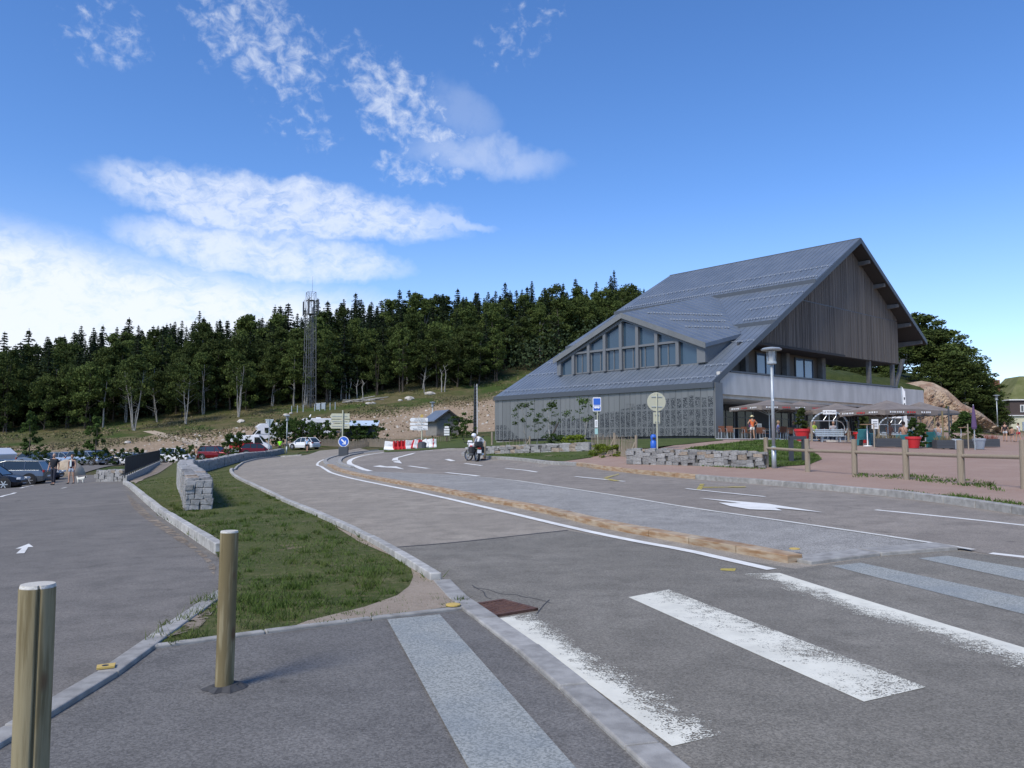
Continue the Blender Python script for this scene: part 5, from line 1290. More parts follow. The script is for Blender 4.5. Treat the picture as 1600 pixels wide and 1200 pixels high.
mound = [(1415, 560, 100, 5.5), (1440, 575, 101, 7.5), (1436, 545, 106, 8), (1462, 572, 100, 7.5), (1450, 598, 98, 4.6), (1480, 590, 98, 7.0), (1498, 600, 98, 6.6), (1515, 610, 98, 5.8), (1528, 622, 98, 5.0), (1541, 632, 98, 4.2), (1508, 622, 96, 4.4), (1490, 608, 97, 5.0), (1552, 645, 98, 3.5), (1470, 596, 97, 4.2), (1536, 640, 97, 3.4), (1556, 655, 98, 3.4), (1566, 664, 100, 3.2), (1545, 640, 99, 5.0), (1532, 628, 100, 6.0), (1425, 556, 108, 8.5), (1475, 565, 106, 7.5), (1505, 585, 105, 6.5), (1300, 573, 108, 5), (1325, 575, 109, 4.2), (1280, 570, 108, 5), (1357, 574, 110, 5.5), (1395, 578, 108, 6.5), (1378, 574, 112, 6), (1345, 586, 100, 3.0), (1312, 584, 100, 2.6), (1388, 588, 100, 2.6)]
DENS = [beech_mesh(70+i, H=7, W=3.4, low=.02, nclump=64, leafs=80, lsz=.36) for i in range(3)]
labs = ['dense dark bushy tree on the mound behind the building']
for i, (px, pyb, Y, H) in enumerate(mound):
    p = at(px, pyb, Y); tree('bushy_tree', DENS[i % 3], (p.x, p.y, p.z-.6), rt.uniform(0, 6), (H/7*.95, H/7*.66), labs[0], 'bushy trees on the mound behind the building')
# grassy mound surface under them
mg = [(54, 92), (64, 95.5), (68, 112), (40, 128), (30, 118), (38, 98)]
V = []; NU = 26
x0, x1, y0, y1 = 36, 62, 92, 124
TR_ = sorted([(q_[0], (690-q_[1])/F) for q_ in [(1300, 576), (1400, 592), (1440, 600), (1458, 604), (1480, 615), (1503, 637), (1530, 652), (1550, 668), (1570, 690), (1700, 700)]])
for j in range(NU+1):
    for i in range(NU+1):
        x = x0+(x1-x0)*i/NU; y = y0+(y1-y0)*j/NU; px = 800+F*x/y
        rt_ = float(np.interp(px, [q_[0] for q_ in TR_], [q_[1] for q_ in TR_]))
        V.append((x, y, 1.6+rt_*96+(y-96)*(.14 if rt_ > .03 else .0)+.25*math.sin(x*1.1)*math.sin(y*1.3)-(1.0 if j == 0 else 0)-.3))
fs = [(j*(NU+1)+i, j*(NU+1)+i+1, (j+1)*(NU+1)+i+1, (j+1)*(NU+1)+i) for j in range(NU) for i in range(NU)]
k0 = len(V); ring = [j*(NU+1) for j in range(NU, -1, -1)]+list(range(1, NU+1))+[j*(NU+1)+NU for j in range(1, NU+1)]
for r0 in ring: x, y, z = V[r0]; V.append((x, y, 0))
fs += [(ring[i], k0+i, k0+i+1, ring[i+1]) for i in range(len(ring)-1)]
o = MB().add(V, fs).build('grassy_mound', grassfn('dark_slope_grass', (.028, .045, .013), (.050, .066, .020), (.08, .08, .035)), None, smooth=True); o['kind'] = 'structure'  # darker green grass than the verges
p = gp(1602, 118); HS = thing('house', 'house with mossy hipped roof and pale ground floor at the right edge', 'house', (p.x+1.2, p.y, p.z), -.12)
M['moss'] = var('mossy_roof_slates', (.10, .115, .035), (.16, .165, .07), .9, .95, .4, 20)
M['brownclad'] = plain('brown_shingle_cladding', (.075, .055, .05), .9); M['cream'] = plain('cream_render', (.60, .58, .42), .9)
MB().box((1.5, 4, 1.6), (9, 8, 3.2)).build('wall', M['cream'], HS)
MB().box((1.5, 4, 4.3), (9.1, 8.1, 2.3)).build('upper_wall', M['brownclad'], HS)
MB().box((1.5, 4, 5.5), (9.6, 8.6, .16)).build('eaves', M['white'], HS); MB().box((1.5, 4, 3.15), (9.5, 8.5, .12)).build('string_course', M['white'], HS)
MB().add([(-3.3, -.3, 5.58), (6.3, -.3, 5.58), (6.3, 8.3, 5.58), (-3.3, 8.3, 5.58), (-.6, 1.8, 9.2), (3.6, 1.8, 9.2), (3.6, 6.2, 9.2), (-.6, 6.2, 9.2)], [(0, 1, 5, 4), (1, 2, 6, 5), (2, 3, 7, 6), (3, 0, 4, 7), (4, 5, 6, 7), (3, 2, 1, 0)]).build('roof', M['moss'], HS)
for x, z in ((-1.2, 4.2), (2.0, 4.2)):
    o = MB().box((x, -.10, z), (.9, .08, 1.1)).build('window', M['white'], HS); MB().box((x-.2, -.15, z), (.3, .03, .9)).box((x+.2, -.15, z), (.3, .03, .9)).build('pane', M['glass'], o)
MB().box((-1.0, -.06, 1.2), (.95, .08, 2.0)).build('door', M['galv'], HS)
MB().box((-3.4, 3.5, 6.5), (1.0, 1.0, 4.5)).build('chimney', plain('brick_red', (.22, .09, .06), .9), HS)
# ------------------------------------------------------------------ street furniture
def lamp(px, Y, label, H=4.55, h0=None):
    p = gp(px, Y); z = h0 if h0 is not None else p.z
    r = thing('street_lamp', label, 'street lamp', (p.x, p.y, z), 0, 'grey lamps with flat round tops')
    m = MB(); m.tube((0, 0, 0), (0, 0, .9), .085, .085, 12); m.tube((0, 0, .9), (0, 0, H-.62), .062, .055, 12); m.build('pole', M['galv'], r, smooth=True)
    MB().box((0, -.086, 2.6), (.05, .01, .06)).build('number_plate', M['white'], r)
    MB().lathe([(.05, H-.64), (.17, H-.60), (.17, H-.52), (.08, H-.48)], 16).build('lamp_head', M['galv'], r)
    for a in (0, math.pi/2, math.pi, 4.71): MB().tube((.15*math.cos(a), .15*math.sin(a), H-.54), (.17*math.cos(a), .17*math.sin(a), H-.06), .013, n=5).build('arm', M['galv'], r)
    MB().lathe([(.11, H-.50), (.12, H-.12)], 14).build('glass_cylinder', plain('lamp_glass', (.45, .47, .48), .2) if 'lampglass' not in M else M['lampglass'], r)
    MB().lathe([(.36, H-.10), (.38, H-.06), (.30, H-.01), (.05, H+.03)], 24).build('lamp_shade', M['galv'], r, smooth=False)
    return r
M['lampglass'] = plain('lamp_cylinder_glass', (.35, .37, .38), .2)
lamp(1208.6, 29.0, 'tall grey street lamp standing behind the rail fence in front of the terrace')
lamp(448, 93, 'distant grey street lamp between the two men by the curved wall')
lamp(675.5, 102, 'distant grey street lamp beside the timber shed')
lamp(1560, 94, 'grey street lamp before the house at the right edge')
# rail fence
pp = [(1197, 29.4, .02), (1261, 26.9, 0), (1334, 24.5, 0), (1414.5, 22.3, 0), (1500, 20.1, 0), (1598, 18.1, 0), (1716, 16.1, 0)]
root = None; P = []
for px, Y, _ in pp:
    p = gp(px, Y); P.append(Vector((p.x, p.y, p.z+.10)))
RF = thing('rail_fence', 'weathered wooden post and single rail fence along the gravel square', 'fence', P[0])
for i, p in enumerate(P):
    q = p-P[0]; m = MB(); m.tube(q-Vector((0, 0, .15)), q+Vector((.01*(i % 3-1), 0, 1.12)), .088, .084, 12); m.build('post', M['fencewood'], RF, bevel=.01)
    if i < len(P)-1:
        a = P[i]-P[0]+Vector((0, 0, .72)); b = P[i+1]-P[0]+Vector((0, 0, .72)); d_ = (b-a).normalized()*.08; MB().tube(a+d_, b-d_, .052, .050, 10).build('rail', M['fencewood'], RF)
# signs
def sign_post(root, H, r=.03, m='offwhite'): MB().tube((0, 0, 0), (0, 0, H), r, n=10).build('pole', M[m], root)
def rrect(w, h, r, y, n=4):
    pts = []
    for cx, cz, a0 in ((w/2-r, h/2-r, 0), (-w/2+r, h/2-r, 90), (-w/2+r, -h/2+r, 180), (w/2-r, -h/2+r, 270)):
        for k in range(n+1): a = math.radians(a0+90*k/n); pts.append((cx+r*math.cos(a), y, cz+r*math.sin(a)))
    return pts
def shift(pts, dx, dz): return [(x+dx, y, z+dz) for x, y, z in pts]
p = gp(934, 44); z = p.z+.1; H = at(933, 621, 44).z-z
r = thing('bus_stop_sign', 'blue and white bus stop sign with timetable on a pale pole', 'bus stop sign', (p.x, p.y, z), -.12)
sign_post(r, H-.05); o = MB().prism(shift(rrect(.46, .78, .05, -.04), -.03, H-.39), (0, .02, 0)).build('sign_panel', M['white'], r)
MB().prism(shift(rrect(.39, .35, .02, -.05), -.03, H-.225), (0, .008, 0)).build('blue_field', M['blue'], o)
MB().prism(shift(rrect(.39, .23, .02, -.05), -.03, H-.62), (0, .008, 0)).build('blue_field', M['blue'], o)
MB().prism(shift(rrect(.39, .03, .01, -.05), -.03, H-.43), (0, .008, 0)).build('blue_line', M['blue'], o)
MB().prism([(-.19, -.06, H-.60), (.13, -.06, H-.60), (.13, -.06, H-.56), (.09, -.06, H-.52), (-.17, -.06, H-.52), (-.19, -.06, H-.55)], (0, .008, 0)).lathe([(.022, 0), (.022, .012)], 10, (-.12, -.055, H-.61), Matrix.Rotation(math.pi/2, 3, 'X')).lathe([(.022, 0), (.022, .012)], 10, (.06, -.055, H-.61), Matrix.Rotation(math.pi/2, 3, 'X')).build('bus_symbol', M['white'], o)
MB().box((-.07, -.05, 1.35), (.17, .02, .42)).build('timetable_case', M['white'], r); MB().box((-.07, -.05, .92), (.17, .02, .32)).build('notice_panel', plain('pale_green_notice', (.35, .55, .52), .5), r)
for k in range(5): MB().box((-.07, -.062, 1.22+k*.06), (.10, .004, .02)).build('print', M['darkgrey'], r)
p = gp(1027, 38); z = p.z+.12; H = at(1025, 613, 38).z-z
r = thing('round_sign_back', 'round traffic sign seen from behind with a small plate below it', 'road sign', (p.x, p.y, z), .1)
sign_post(r, H-.03, .032); 
MB().lathe([(.46, 0), (.46, .015), (.445, .02)], 32, (0, .05, H-.46), Matrix.Rotation(math.pi/2, 3, 'X')).build('round_panel', M['offwhite'], r)
for zz in (H-.22, H-.70): MB().box((0, .015, zz), (.52, .03, .03)).build('bracket', M['galv'], r)
MB().prism(shift(rrect(.33, .55, .03, .05), 0, H-1.24), (0, .015, 0)).build('lower_plate', M['offwhite'], r)
for zz in (H-1.08, H-1.42): MB().box((0, .02, zz), (.2, .03, .025)).build('bracket', M['galv'], r)
p = gp(1021, 39); r = thing('litter_bin', 'bright blue rounded bin behind the low wall beside the round sign', 'bin', (p.x, p.y, p.z+.12))
MB().lathe([(.13, 0), (.15, .05), (.15, .36), (.11, .40), (.12, .44), (.14, .5), (.15, .62), (.10, .70), (.02, .72)], 16).build('bin_body', M['blue'], r, smooth=True)
MB().box((0, -.14, .52), (.14, .03, .09)).build('opening', M['black'], r)
# guide signs
def arrow_panel(root, w, h, z, y, m, name='direction_panel', th=.03):
    return MB().prism([(-w/2, y, z), (-w/2+h*.33, y, z+h/2), (w/2, y, z+h/2), (w/2, y, z-h/2), (-w/2+h*.33, y, z-h/2)], (0, th, 0)).build(name, m, root)
p = gp(659, 76); z = p.z; k = 76/F
r = thing('direction_sign', 'white direction sign with three arrow boards pointing left behind the red and white barriers', 'direction sign', (p.x, p.y, z), 0)
zt = at(659, 652, 76).z-z; sign_post(r, zt, .07)
for (a, b), lines in zip(((653, 659), (660.5, 664.5), (665.5, 672)), ((('Col du Calvaire', 1), ('Col du Bonhomme', -1)), (('Le Lac Blanc', 0),), (('Parking', 1), ('Station du Lac Blanc', -1)))):
    za = at(659, a, 76).z-z; zb_ = at(659, b, 76).z-z; h = za-zb_; o = arrow_panel(r, 1.75, h, (za+zb_)/2, -.10, M['white'])
    o.location.x = -.3
    for s_, q in lines: text('lettering', s_, h*(.40 if q else .7), M['darkgrey'], o, (.12, -.115, (za+zb_)/2+q*h*.23))
MB().lathe([(.16, 0), (.16, .03)], 12, (0, -.08, zt+.12), Matrix.Rotation(math.pi/2, 3, 'X')).build('yellow_badge', M['yellowp'], r)
p = gp(535, 68); z = p.z; r = thing('direction_sign', 'cream backs of three arrow boards on a post beside the motorhomes', 'direction sign', (p.x, p.y, z), 0)
H = at(535, 641, 68).z-z; sign_post(r, H, .06)
for a, b in ((646, 654.5), (655.5, 661), (662, 669.5)):
    za = at(535, a, 68).z-z; zb_ = at(535, b, 68).z-z; o = arrow_panel(r, 1.7, za-zb_, (za+zb_)/2, .08, M['offwhite'], 'direction_panel_back'); o.location.x = -.28
    MB().box((0, .06, (za+zb_)/2), (1.3, .03, .03)).build('bracket', M['galv'], o)
p = gp(537, 64); z = p.z; zc = at(537, 690, 64).z-z; r = thing('keep_right_sign', 'round blue sign with white arrow pointing down right on the island', 'road sign', (p.x, p.y, z))
o = MB().lathe([(.43, 0), (.43, .03)], 28, (0, -.02, zc), Matrix.Rotation(math.pi/2, 3, 'X')).build('rim', M['white'], r); MB().lathe([(.38, 0), (.38, .012)], 28, (0, -.045, zc), Matrix.Rotation(math.pi/2, 3, 'X')).build('blue_disc', M['blue'], o)
MB().hexa([(-.22, -.075, zc+.14), (-.14, -.075, zc+.22), (-.14, -.06, zc+.22), (-.22, -.06, zc+.14)], [(.08, -.075, zc-.16), (.16, -.075, zc-.08), (.16, -.06, zc-.08), (.08, -.06, zc-.16)]).prism([(.2, -.08, zc-.22), (.2, -.08, zc+.08), (.13, -.08, zc+.08), (.13, -.08, zc-.15), (-.08, -.08, zc-.15), (-.08, -.08, zc-.22)], (0, .016, 0)).build('arrow', M['white'], o)
MB().box((0, 0, (zc-.4)/2), (.75, .35, max(zc-.4, .1))).build('base', M['darkgrey'], r, bevel=.03)
p = gp(420, 88); z = p.z; H = at(420, 655, 88).z-z; r = thing('give_way_sign_back', 'grey triangular sign seen from behind on a slim pale post', 'road sign', (p.x, p.y, z)); sign_post(r, H, .05, 'galv')
MB().prism([(-.5, .06, H), (.5, .06, H), (0, .06, H-.86)], (0, .03, 0)).build('triangle_panel', M['galv'], r)
p = gp(698, 88); z = p.z; H = at(698, 664, 88).z-z; r = thing('hiking_signpost', 'wooden hiking signpost with stacked pale boards beside the shed', 'signpost', (p.x, p.y, z)); MB().tube((0, 0, 0), (0, 0, H), .08, n=8).build('post', M['bark'], r)
for k in range(4): MB().box((0, -.1, H-.25-k*.27), (.6 if k else .45, .05, .2)).build('board', M['white'], r)
# snow pole / concrete line post
p = gp(743, 96); z = p.z; H = at(743, 600, 96).z-z; r = thing('utility_pole', 'tall slotted concrete pole with a white stripe beside the building', 'utility pole', (p.x, p.y, z), .2)
for s_ in (-.22, .22): MB().tube((s_, 0, 0), (s_*.7, 0, H), .07, .05, 5).build('rail', M['white'] if s_ > 0 else M['darkgrey'], r)
for k in range(16): MB().box((-.05, 0, H*(k+.6)/16.5), (.3, .12, .14)).build('rung', M['darkgrey'], r)
MB().box((0, .06, H/2), (.3, .05, H*.96)).build('web', M['bark'], r)
# picket fences (split chestnut paling)
def paling(name, label, pts, h, step=.09, posts=True, m='fencewood', stuff=False, w=.03):
    P = [Vector((*q[:2], z1(*q[:2])+.1)) for q in pts]; r = thing(name, label, 'fence', P[0]); cnt = 0; bulk = MB()
    for a, b in zip(P[:-1], P[1:]):
        n = int((b-a).length/step)
        for i in range(n):
            q = a.lerp(b, i/n)-P[0]; hh = h*rt.uniform(.85, 1.08); t1_ = q+Vector((rt.uniform(-.03, .03), 0, hh))
            if stuff: bulk.tube(q, t1_, w, w*.6, 4)
            else: MB().tube(q, t1_, w*.55, w*.3, 5).build('pale', M[m], r)
            cnt += 1
        for zz in (h*.3, h*.8): bulk.tube(a-P[0]+Vector((0, 0, zz)), b-P[0]+Vector((0, 0, zz)), .008, n=4)
        if posts: MB().tube(b-P[0], b-P[0]+Vector((0, 0, h*1.15)), .06, n=7).tube(b-P[0]+Vector((-.35, .05, 0)), b-P[0]+Vector((0, 0, h*.9)), .045, n=6).build('post', M[m], r)
    o = bulk.build('pales' if stuff else 'wire', M[m], r)
    if stuff: o['kind'] = 'stuff'
    return r
paling('paling_fence', 'split chestnut paling fence between the two low walls', [gp(924, 42), gp(960, 38.5), gp(994, 33.5)], .92, .125)
paling('paling_fence', 'thin wire and pale fence with braced posts below the perforated wall', [gp(786, 52), gp(828, 51)], .62, .25)
paling('paling_fence', 'far picket fence along the bend left of the barriers', [gp(542, 84), gp(575, 90), gp(612, 83)], .95, .16, stuff=True, w=.04, posts=False)
paling('paling_fence', 'far picket fence between the barriers and the signpost', [gp(679, 88), gp(706, 88)], .8, .2, stuff=True, w=.04, posts=False)
paling('paling_fence', 'far picket fence behind the white hatchback', [gp(445, 104), gp(500, 108), gp(540, 100)], 1.0, .2, stuff=True, w=.04, posts=False)
for px, Y, lab in ((769, 62, 'pale wooden post left of the zinc wall, joined by a rail'), (741, 62, 'pale wooden post behind the motorcyclist')):
    p = gp(px, Y); tag(MB().tube((0, 0, 0), (0, 0, 1.15), .09, n=10).build('wooden_post', M['fencewood'], None, loc=(p.x, p.y, p.z)), lab, 'post')
# barriers
M['redp'] = M['red']
def barrier(px, pyb, Y, label, red, rz=0, tilt=0, w=.78):
    p = at(px, pyb, Y); z = z1(p.x, p.y); r = thing('road_barrier', label, 'barrier', (p.x, p.y, z), rz, 'red and white plastic barriers across the side road'); r.rotation_euler = (0, tilt, rz)
    m = MB(); prof = [(-.22, 0), (.22, 0), (.22, .12), (.10, .3), (.08, .80), (-.08, .80), (-.10, .3), (-.22, .12)]
    m.prism([(-w/2, y, zz) for y, zz in prof], (w, 0, 0)); m.build('barrier_body', M['red'] if red else M['white'], r, bevel=.03)
    MB().box((0, -.10, .55), (w*.35, .04, .16)).build('recess', M['red'] if red else M['white'], r)
    MB().lathe([(.05, .8), (.05, .84)], 8).build('filler_cap', M['white'] if red else M['red'], r)
bl = [(609, 0, 0, .1, 1.05), (618, 1, .8, 0, .5), (624, 1, 1.0, 0, .5), (630, 1, .9, .0, .5), (635.5, 1, .7, 0, .5), (640, 0, .5, 0, .8), (645, 1, .3, .35, .5), (650, 0, .4, .3, .7), (655, 1, .5, .25, .5), (666, 0, -.4, -.4, .7), (671, 0, -.3, -.2, .6), (674, 1, -.2, 0, .5), (677.5, 0, .3, 0, .5)]
nm = ['leftmost white plastic barrier', 'first red barrier from the left', 'second red barrier from the left', 'third red barrier from the left', 'fourth red barrier from the left', 'white barrier right of the four red ones', 'leaning red barrier left of the sign base', 'leaning white barrier left of the sign base', 'red barrier touching the sign base', 'tilted white barrier right of the sign base', 'white barrier next to the last red one', 'last red barrier at the right end', 'rightmost white plastic barrier']
for (px, red, rz, tl, w), lab in zip(bl, nm): barrier(px, 702.5-(px-609)*.045, 72, lab, red, rz, tl, w)
p = gp(660, 72); tag(MB().lathe([(.5, 0), (.42, .5), (.2, .62)], 12).build('sign_base', M['darkgrey'], None, loc=p), 'dark rounded weight at the foot of the direction sign post', 'weight')
# railing of the ramp
A = gp(197, 42); Bq = gp(250, 76); A.z = at(197, 748, 42).z; Bq.z = at(250, 722.5, 76).z
r = thing('ramp_railing', 'long black metal railing on a pale concrete kerb beside the ramp', 'railing', A); d_ = Bq-A; n = 26
HR = 1.15
MB().hexa([Vector((-.1, 0, -.4)), Vector((.1, 0, -.4)), d_+Vector((.1, 0, -.4)), d_+Vector((-.1, 0, -.4))], [Vector((-.1, 0, .12)), Vector((.1, 0, .12)), d_+Vector((.1, 0, .12)), d_+Vector((-.1, 0, .12))]).build('concrete_kerb', M['kerbw'], r)
for zz in (.25, HR): MB().tube(Vector((0, 0, zz)), d_+Vector((0, 0, zz)), .03, n=6).build('rail', M['black'], r)
for i in range(n+1): q = d_*i/n; MB().tube(q+Vector((0, 0, .05)), q+Vector((0, 0, HR)), .032, n=6).build('post', M['black'], r)
m = MB(); nb_ = int(d_.length/.11)
for i in range(nb_): q = d_*i/nb_; m.tube(q+Vector((0, 0, .25)), q+Vector((0, 0, HR)), .012, n=4, cap=False)
tag(m.build('bars', M['black'], r), kind='stuff')
# black rack frame
p = gp(1246, 31.5); r = thing('black_rack', 'black metal portal frame standing on the lawn behind the rail fence', 'rack', (p.x, p.y, p.z+.1), .1)
for s_ in (-.27, .27): MB().box((s_, 0, .47), (.15, .15, .94)).build('leg', M['darkgrey'], r)
MB().box((0, 0, .93), (.69, .16, .14)).build('top_beam', M['darkgrey'], r)
# ------------------------------------------------------------------ vehicles
def carpaint(name, c, metal=.3): return plain(name, c, .25, metal)
CP_ = dict(black=carpaint('black_car_paint', (.012, .013, .018)), grey=carpaint('grey_car_paint', (.16, .18, .20), .6), white=carpaint('white_car_paint', (.75, .76, .77), 0), red=carpaint('red_car_paint', (.19, .012, .015)), navy=carpaint('dark_blue_car_paint', (.02, .028, .05)), silver=carpaint('silver_car_paint', (.42, .45, .48), .7))
M['tail'] = plain('tail_lamp', (.35, .02, .02), .2); M['head'] = plain('head_lamp', (.65, .68, .70), .1)
def car(name, label, cat, loc, rz, paint_, kind='hatch', group=None, L=4.2, Wd=1.78, Hh=1.48):
    r = thing(name, label, cat, loc, rz, group); w = Wd/2
    if kind == 'hatch': st = [(-.5, .55, .80, .80, .62), (-.485, .28, .90, .92, .9), (-.42, .22, .96, 1.32, .97), (-.30, .20, .97, 1.0, 1), (0, .20, .95, 1, 1), (.18, .20, .92, .93, 1), (.36, .21, .82, .82, .97), (.46, .24, .70, .72, .88), (.5, .38, .55, .56, .66)]; gh = [(-.475, .94), (-.33, Hh), (.02, Hh+.02), (.13, Hh-.12), (.27, .90)]
    elif kind == 'suv': st = [(-.5, .55, .9, .9, .7), (-.485, .32, 1.02, 1.02, .92), (-.42, .27, 1.05, 1.05, .98), (0, .25, 1.05, 1.05, 1), (.2, .25, 1.02, 1.02, 1), (.38, .26, .96, .96, .97), (.47, .3, .84, .84, .9), (.5, .42, .68, .68, .7)]; gh = [(-.48, 1.02), (-.40, Hh), (.04, Hh+.03), (.12, Hh-.06), (.26, 1.0)]
    else: st = [(-.5, .35, Hh, Hh, .96), (-.49, .3, Hh, Hh, 1), (0, .28, Hh, Hh, 1), (.22, .28, Hh-.04, Hh-.04, 1), (.34, .28, 1.45, 1.45, 1), (.44, .3, 1.15, 1.15, .98), (.49, .34, .95, .95, .9), (.5, .45, .7, .7, .8)]; gh = None
    m = MB(); n = len(st)
    for (fx, zb_, zt, _, fw) in st:
        x = fx*L; ww = w*fw; m.v += [(x, -ww*.93, zb_), (x, -ww, (zb_+zt)/2*.95), (x, -ww*.93, zt-.03), (x, -ww*.78, zt), (x, ww*.78, zt), (x, ww*.93, zt-.03), (x, ww, (zb_+zt)/2*.95), (x, ww*.93, zb_)]
    for k in range(n-1):
        for i in range(8): j = (i+1) % 8; m.f.append((k*8+i, (k+1)*8+i, (k+1)*8+j, k*8+j))
    m.f += [tuple(range(8)), tuple(range((n-1)*8, n*8))[::-1]]
    body = m.build('body', paint_, r, bevel=.03)
    if gh:
        m = MB(); G = [(fx*L, z) for fx, z in gh]; zb_ = min(G[0][1], G[-1][1])-.05
        lo = [(G[0][0], zb_)]+[(G[-1][0], zb_)]; tw = w*.70; bw_ = w*.90
        def ww(z): return bw_+(tw-bw_)*(z-zb_)/(Hh-zb_)
        pts = G; nn = len(pts); base = [(x, -ww(zb_), zb_) for x, z in pts]+[(x, ww(zb_), zb_) for x, z in pts]
        A_ = [(x, -ww(z), z) for x, z in pts]; B_ = [(x, ww(z), z) for x, z in pts]
        m.add(A_+B_+[(x, -ww(zb_), zb_) for x, z in pts]+[(x, ww(zb_), zb_) for x, z in pts], [(i, i+1, nn+i+1, nn+i) for i in range(nn-1)]+[(2*nn+i, 2*nn+i+1, i+1, i) for i in range(nn-1)]+[(nn+i, nn+i+1, 3*nn+i+1, 3*nn+i) for i in range(nn-1)])
        m.build('windows', M['carglass'], r)
        rf = MB(); a, b = pts[1], pts[2]; x0, x1 = a[0]-.05, b[0]+.12
        rf.hexa([(x0, -tw*.98, Hh-.03), (x1, -tw*.98, Hh-.03), (x1, tw*.98, Hh-.03), (x0, tw*.98, Hh-.03)], [(x0+.1, -tw*.85, Hh+.035), (x1-.1, -tw*.85, Hh+.045), (x1-.1, tw*.85, Hh+.045), (x0+.1, tw*.85, Hh+.035)]); rf.build('roof', paint_, r, bevel=.02)
        for s_ in (-1, 1):
            pl_ = MB()
            for (xa, za), (xb, zb2) in ((pts[2], pts[3]), (pts[3], pts[4]), (pts[0], pts[1]), (pts[1], pts[2])): pl_.tube((xa, s_*(ww(za)+.005), za), (xb, s_*(ww(zb2)+.005), zb2), .035, n=5)
            for xm in (pts[1][0]*.55, pts[2][0]*.2+.25 if kind == 'suv' else -.02): pl_.tube((xm, s_*(bw_+.005), zb_), (xm, s_*(tw+.005), Hh-.02), .035, n=5)
            pl_.build('window_pillar', paint_, r)
            MB().box((L*.20, s_*(w+.08), 1.0 if kind == 'suv' else .95), (.14, .18, .13)).build('mirror', paint_, r, bevel=.02)
    else:
        MB().hexa([(L*.235, -w*.86, Hh-.16), (L*.235, w*.86, Hh-.16), (L*.25, w*.86, Hh-.2), (L*.25, -w*.86, Hh-.2)][::1], [(L*.33, -w*.88, 1.46), (L*.33, w*.88, 1.46), (L*.36, w*.88, 1.5), (L*.36, -w*.88, 1.5)]).build('windscreen', M['carglass'], r)
        for s_ in (-1, 1): MB().prism([(L*.12, s_*w*1.0, 1.25), (L*.33, s_*w*1.0, 1.25), (L*.24, s_*w, Hh-.28), (L*.12, s_*w, Hh-.28)], (0, s_*.02, 0)).build('side_window', M['carglass'], r)
    wr = .33 if kind != 'suv' else .36
    for fx in (-.30, .31):
        for s_ in (-1, 1):
            MB().lathe([(wr+.07, 0), (wr+.07, .04)], 20, (fx*L, s_*(w-.015), wr+.03), Matrix.Rotation(-s_*math.pi/2, 3, 'X')).build('wheel_arch', M['black'], r)
            wh = MB().lathe([(wr*.6, -.1), (wr, -.09), (wr, .09), (wr*.8, .1)], 22, (fx*L, s_*(w-.05), wr), Matrix.Rotation(-s_*math.pi/2, 3, 'X')).build('wheel', M['rubber'], r)
            rm = MB(); cx, cy = fx*L, s_*(w+.055)
            rm.lathe([(wr*.16, 0), (wr*.16, .02)], 8, (cx, cy, wr), Matrix.Rotation(-s_*math.pi/2, 3, 'X'))
            for q in range(6): a = q*math.pi/3; rm.box((cx+math.cos(a)*wr*.36, cy, wr+math.sin(a)*wr*.36), (wr*.66, .02, .055), 0, 0, -a)
            rm.build('rim', M['alu'], wh)
    for s_ in (-1, 1):
        zz = .72 if kind == 'hatch' else .82
        MB().box((L*.475, s_*w*.70, zz-.06), (.22, .30, .13), s_*-.35).build('headlight', M['head'], r, bevel=.03)
        MB().box((-L*.485, s_*w*.80, zz+.12), (.10, .26, .16 if kind != 'van' else .5)).build('tail_light', M['tail'], r, bevel=.02)
    MB().box((L*.492, 0, .42), (.06, .52, .11)).build('number_plate', M['white'], r); MB().box((-L*.497, 0, .62), (.05, .52, .11)).build('number_plate', M['white'], r)
    return r
def place(px, Y, dz=0): p = gp(px, Y); return (p.x, p.y, p.z+dz)
def face(a): return math.radians(a)
car('parked_car', 'black hatchback with silver spoked wheel nearest at the left edge', 'car', place(-19, 47.5), face(12), CP_['black'], 'hatch')
car('parked_car', 'grey hatchback parked behind the nearest black one', 'car', place(22, 51.5), face(12+180), CP_['grey'], 'suv', L=4.3, Hh=1.56)
car('parked_car', 'dark blue hatchback half hidden behind the walking man', 'car', place(50, 55.5), face(12), CP_['navy'], 'hatch', L=4.0, Hh=1.4)
far = [(100, 92, -10, 'silver', 'hatch', 'silver car behind the man in black', 1.5), (136, 90, -8, 'silver', 'suv', 'silver estate parked behind the woman in shorts', 1.62), (158, 96, -8, 'navy', 'suv', 'dark off-road car left of the black railing', 1.75), (205, 97, -6, 'white', 'hatch', 'white car seen through the posts left of the railing', 1.5),
       (276, 92, -14, 'white', 'suv', 'white off-road car right of the black railing top', 1.7), (337, 98, -10, 'red', 'suv', 'red car with dark rear window behind the curved wall', 1.68), (402, 97, 18, 'red', 'hatch', 'dark red hatchback in front of the white van', 1.5), (476, 104, 152, 'white', 'hatch', 'white hatchback with open look behind the man in blue', 1.5), (62, 84, -8, 'grey', 'hatch', 'grey car behind the hedge at the left', 1.45), (236, 100, -6, 'silver', 'hatch', 'silver car just left of the railing top', 1.45)]
for px, Y, a, c, k, lab, hh in far: car('parked_car', lab.replace(' with open look', ''), 'car', place(px, Y), face(a), CP_[c], k, Hh=hh)
car('white_van', 'white panel van behind the dark red hatchback', 'van', place(392, 104), face(8), CP_['white'], 'van', L=5.2, Wd=2.0, Hh=2.35)
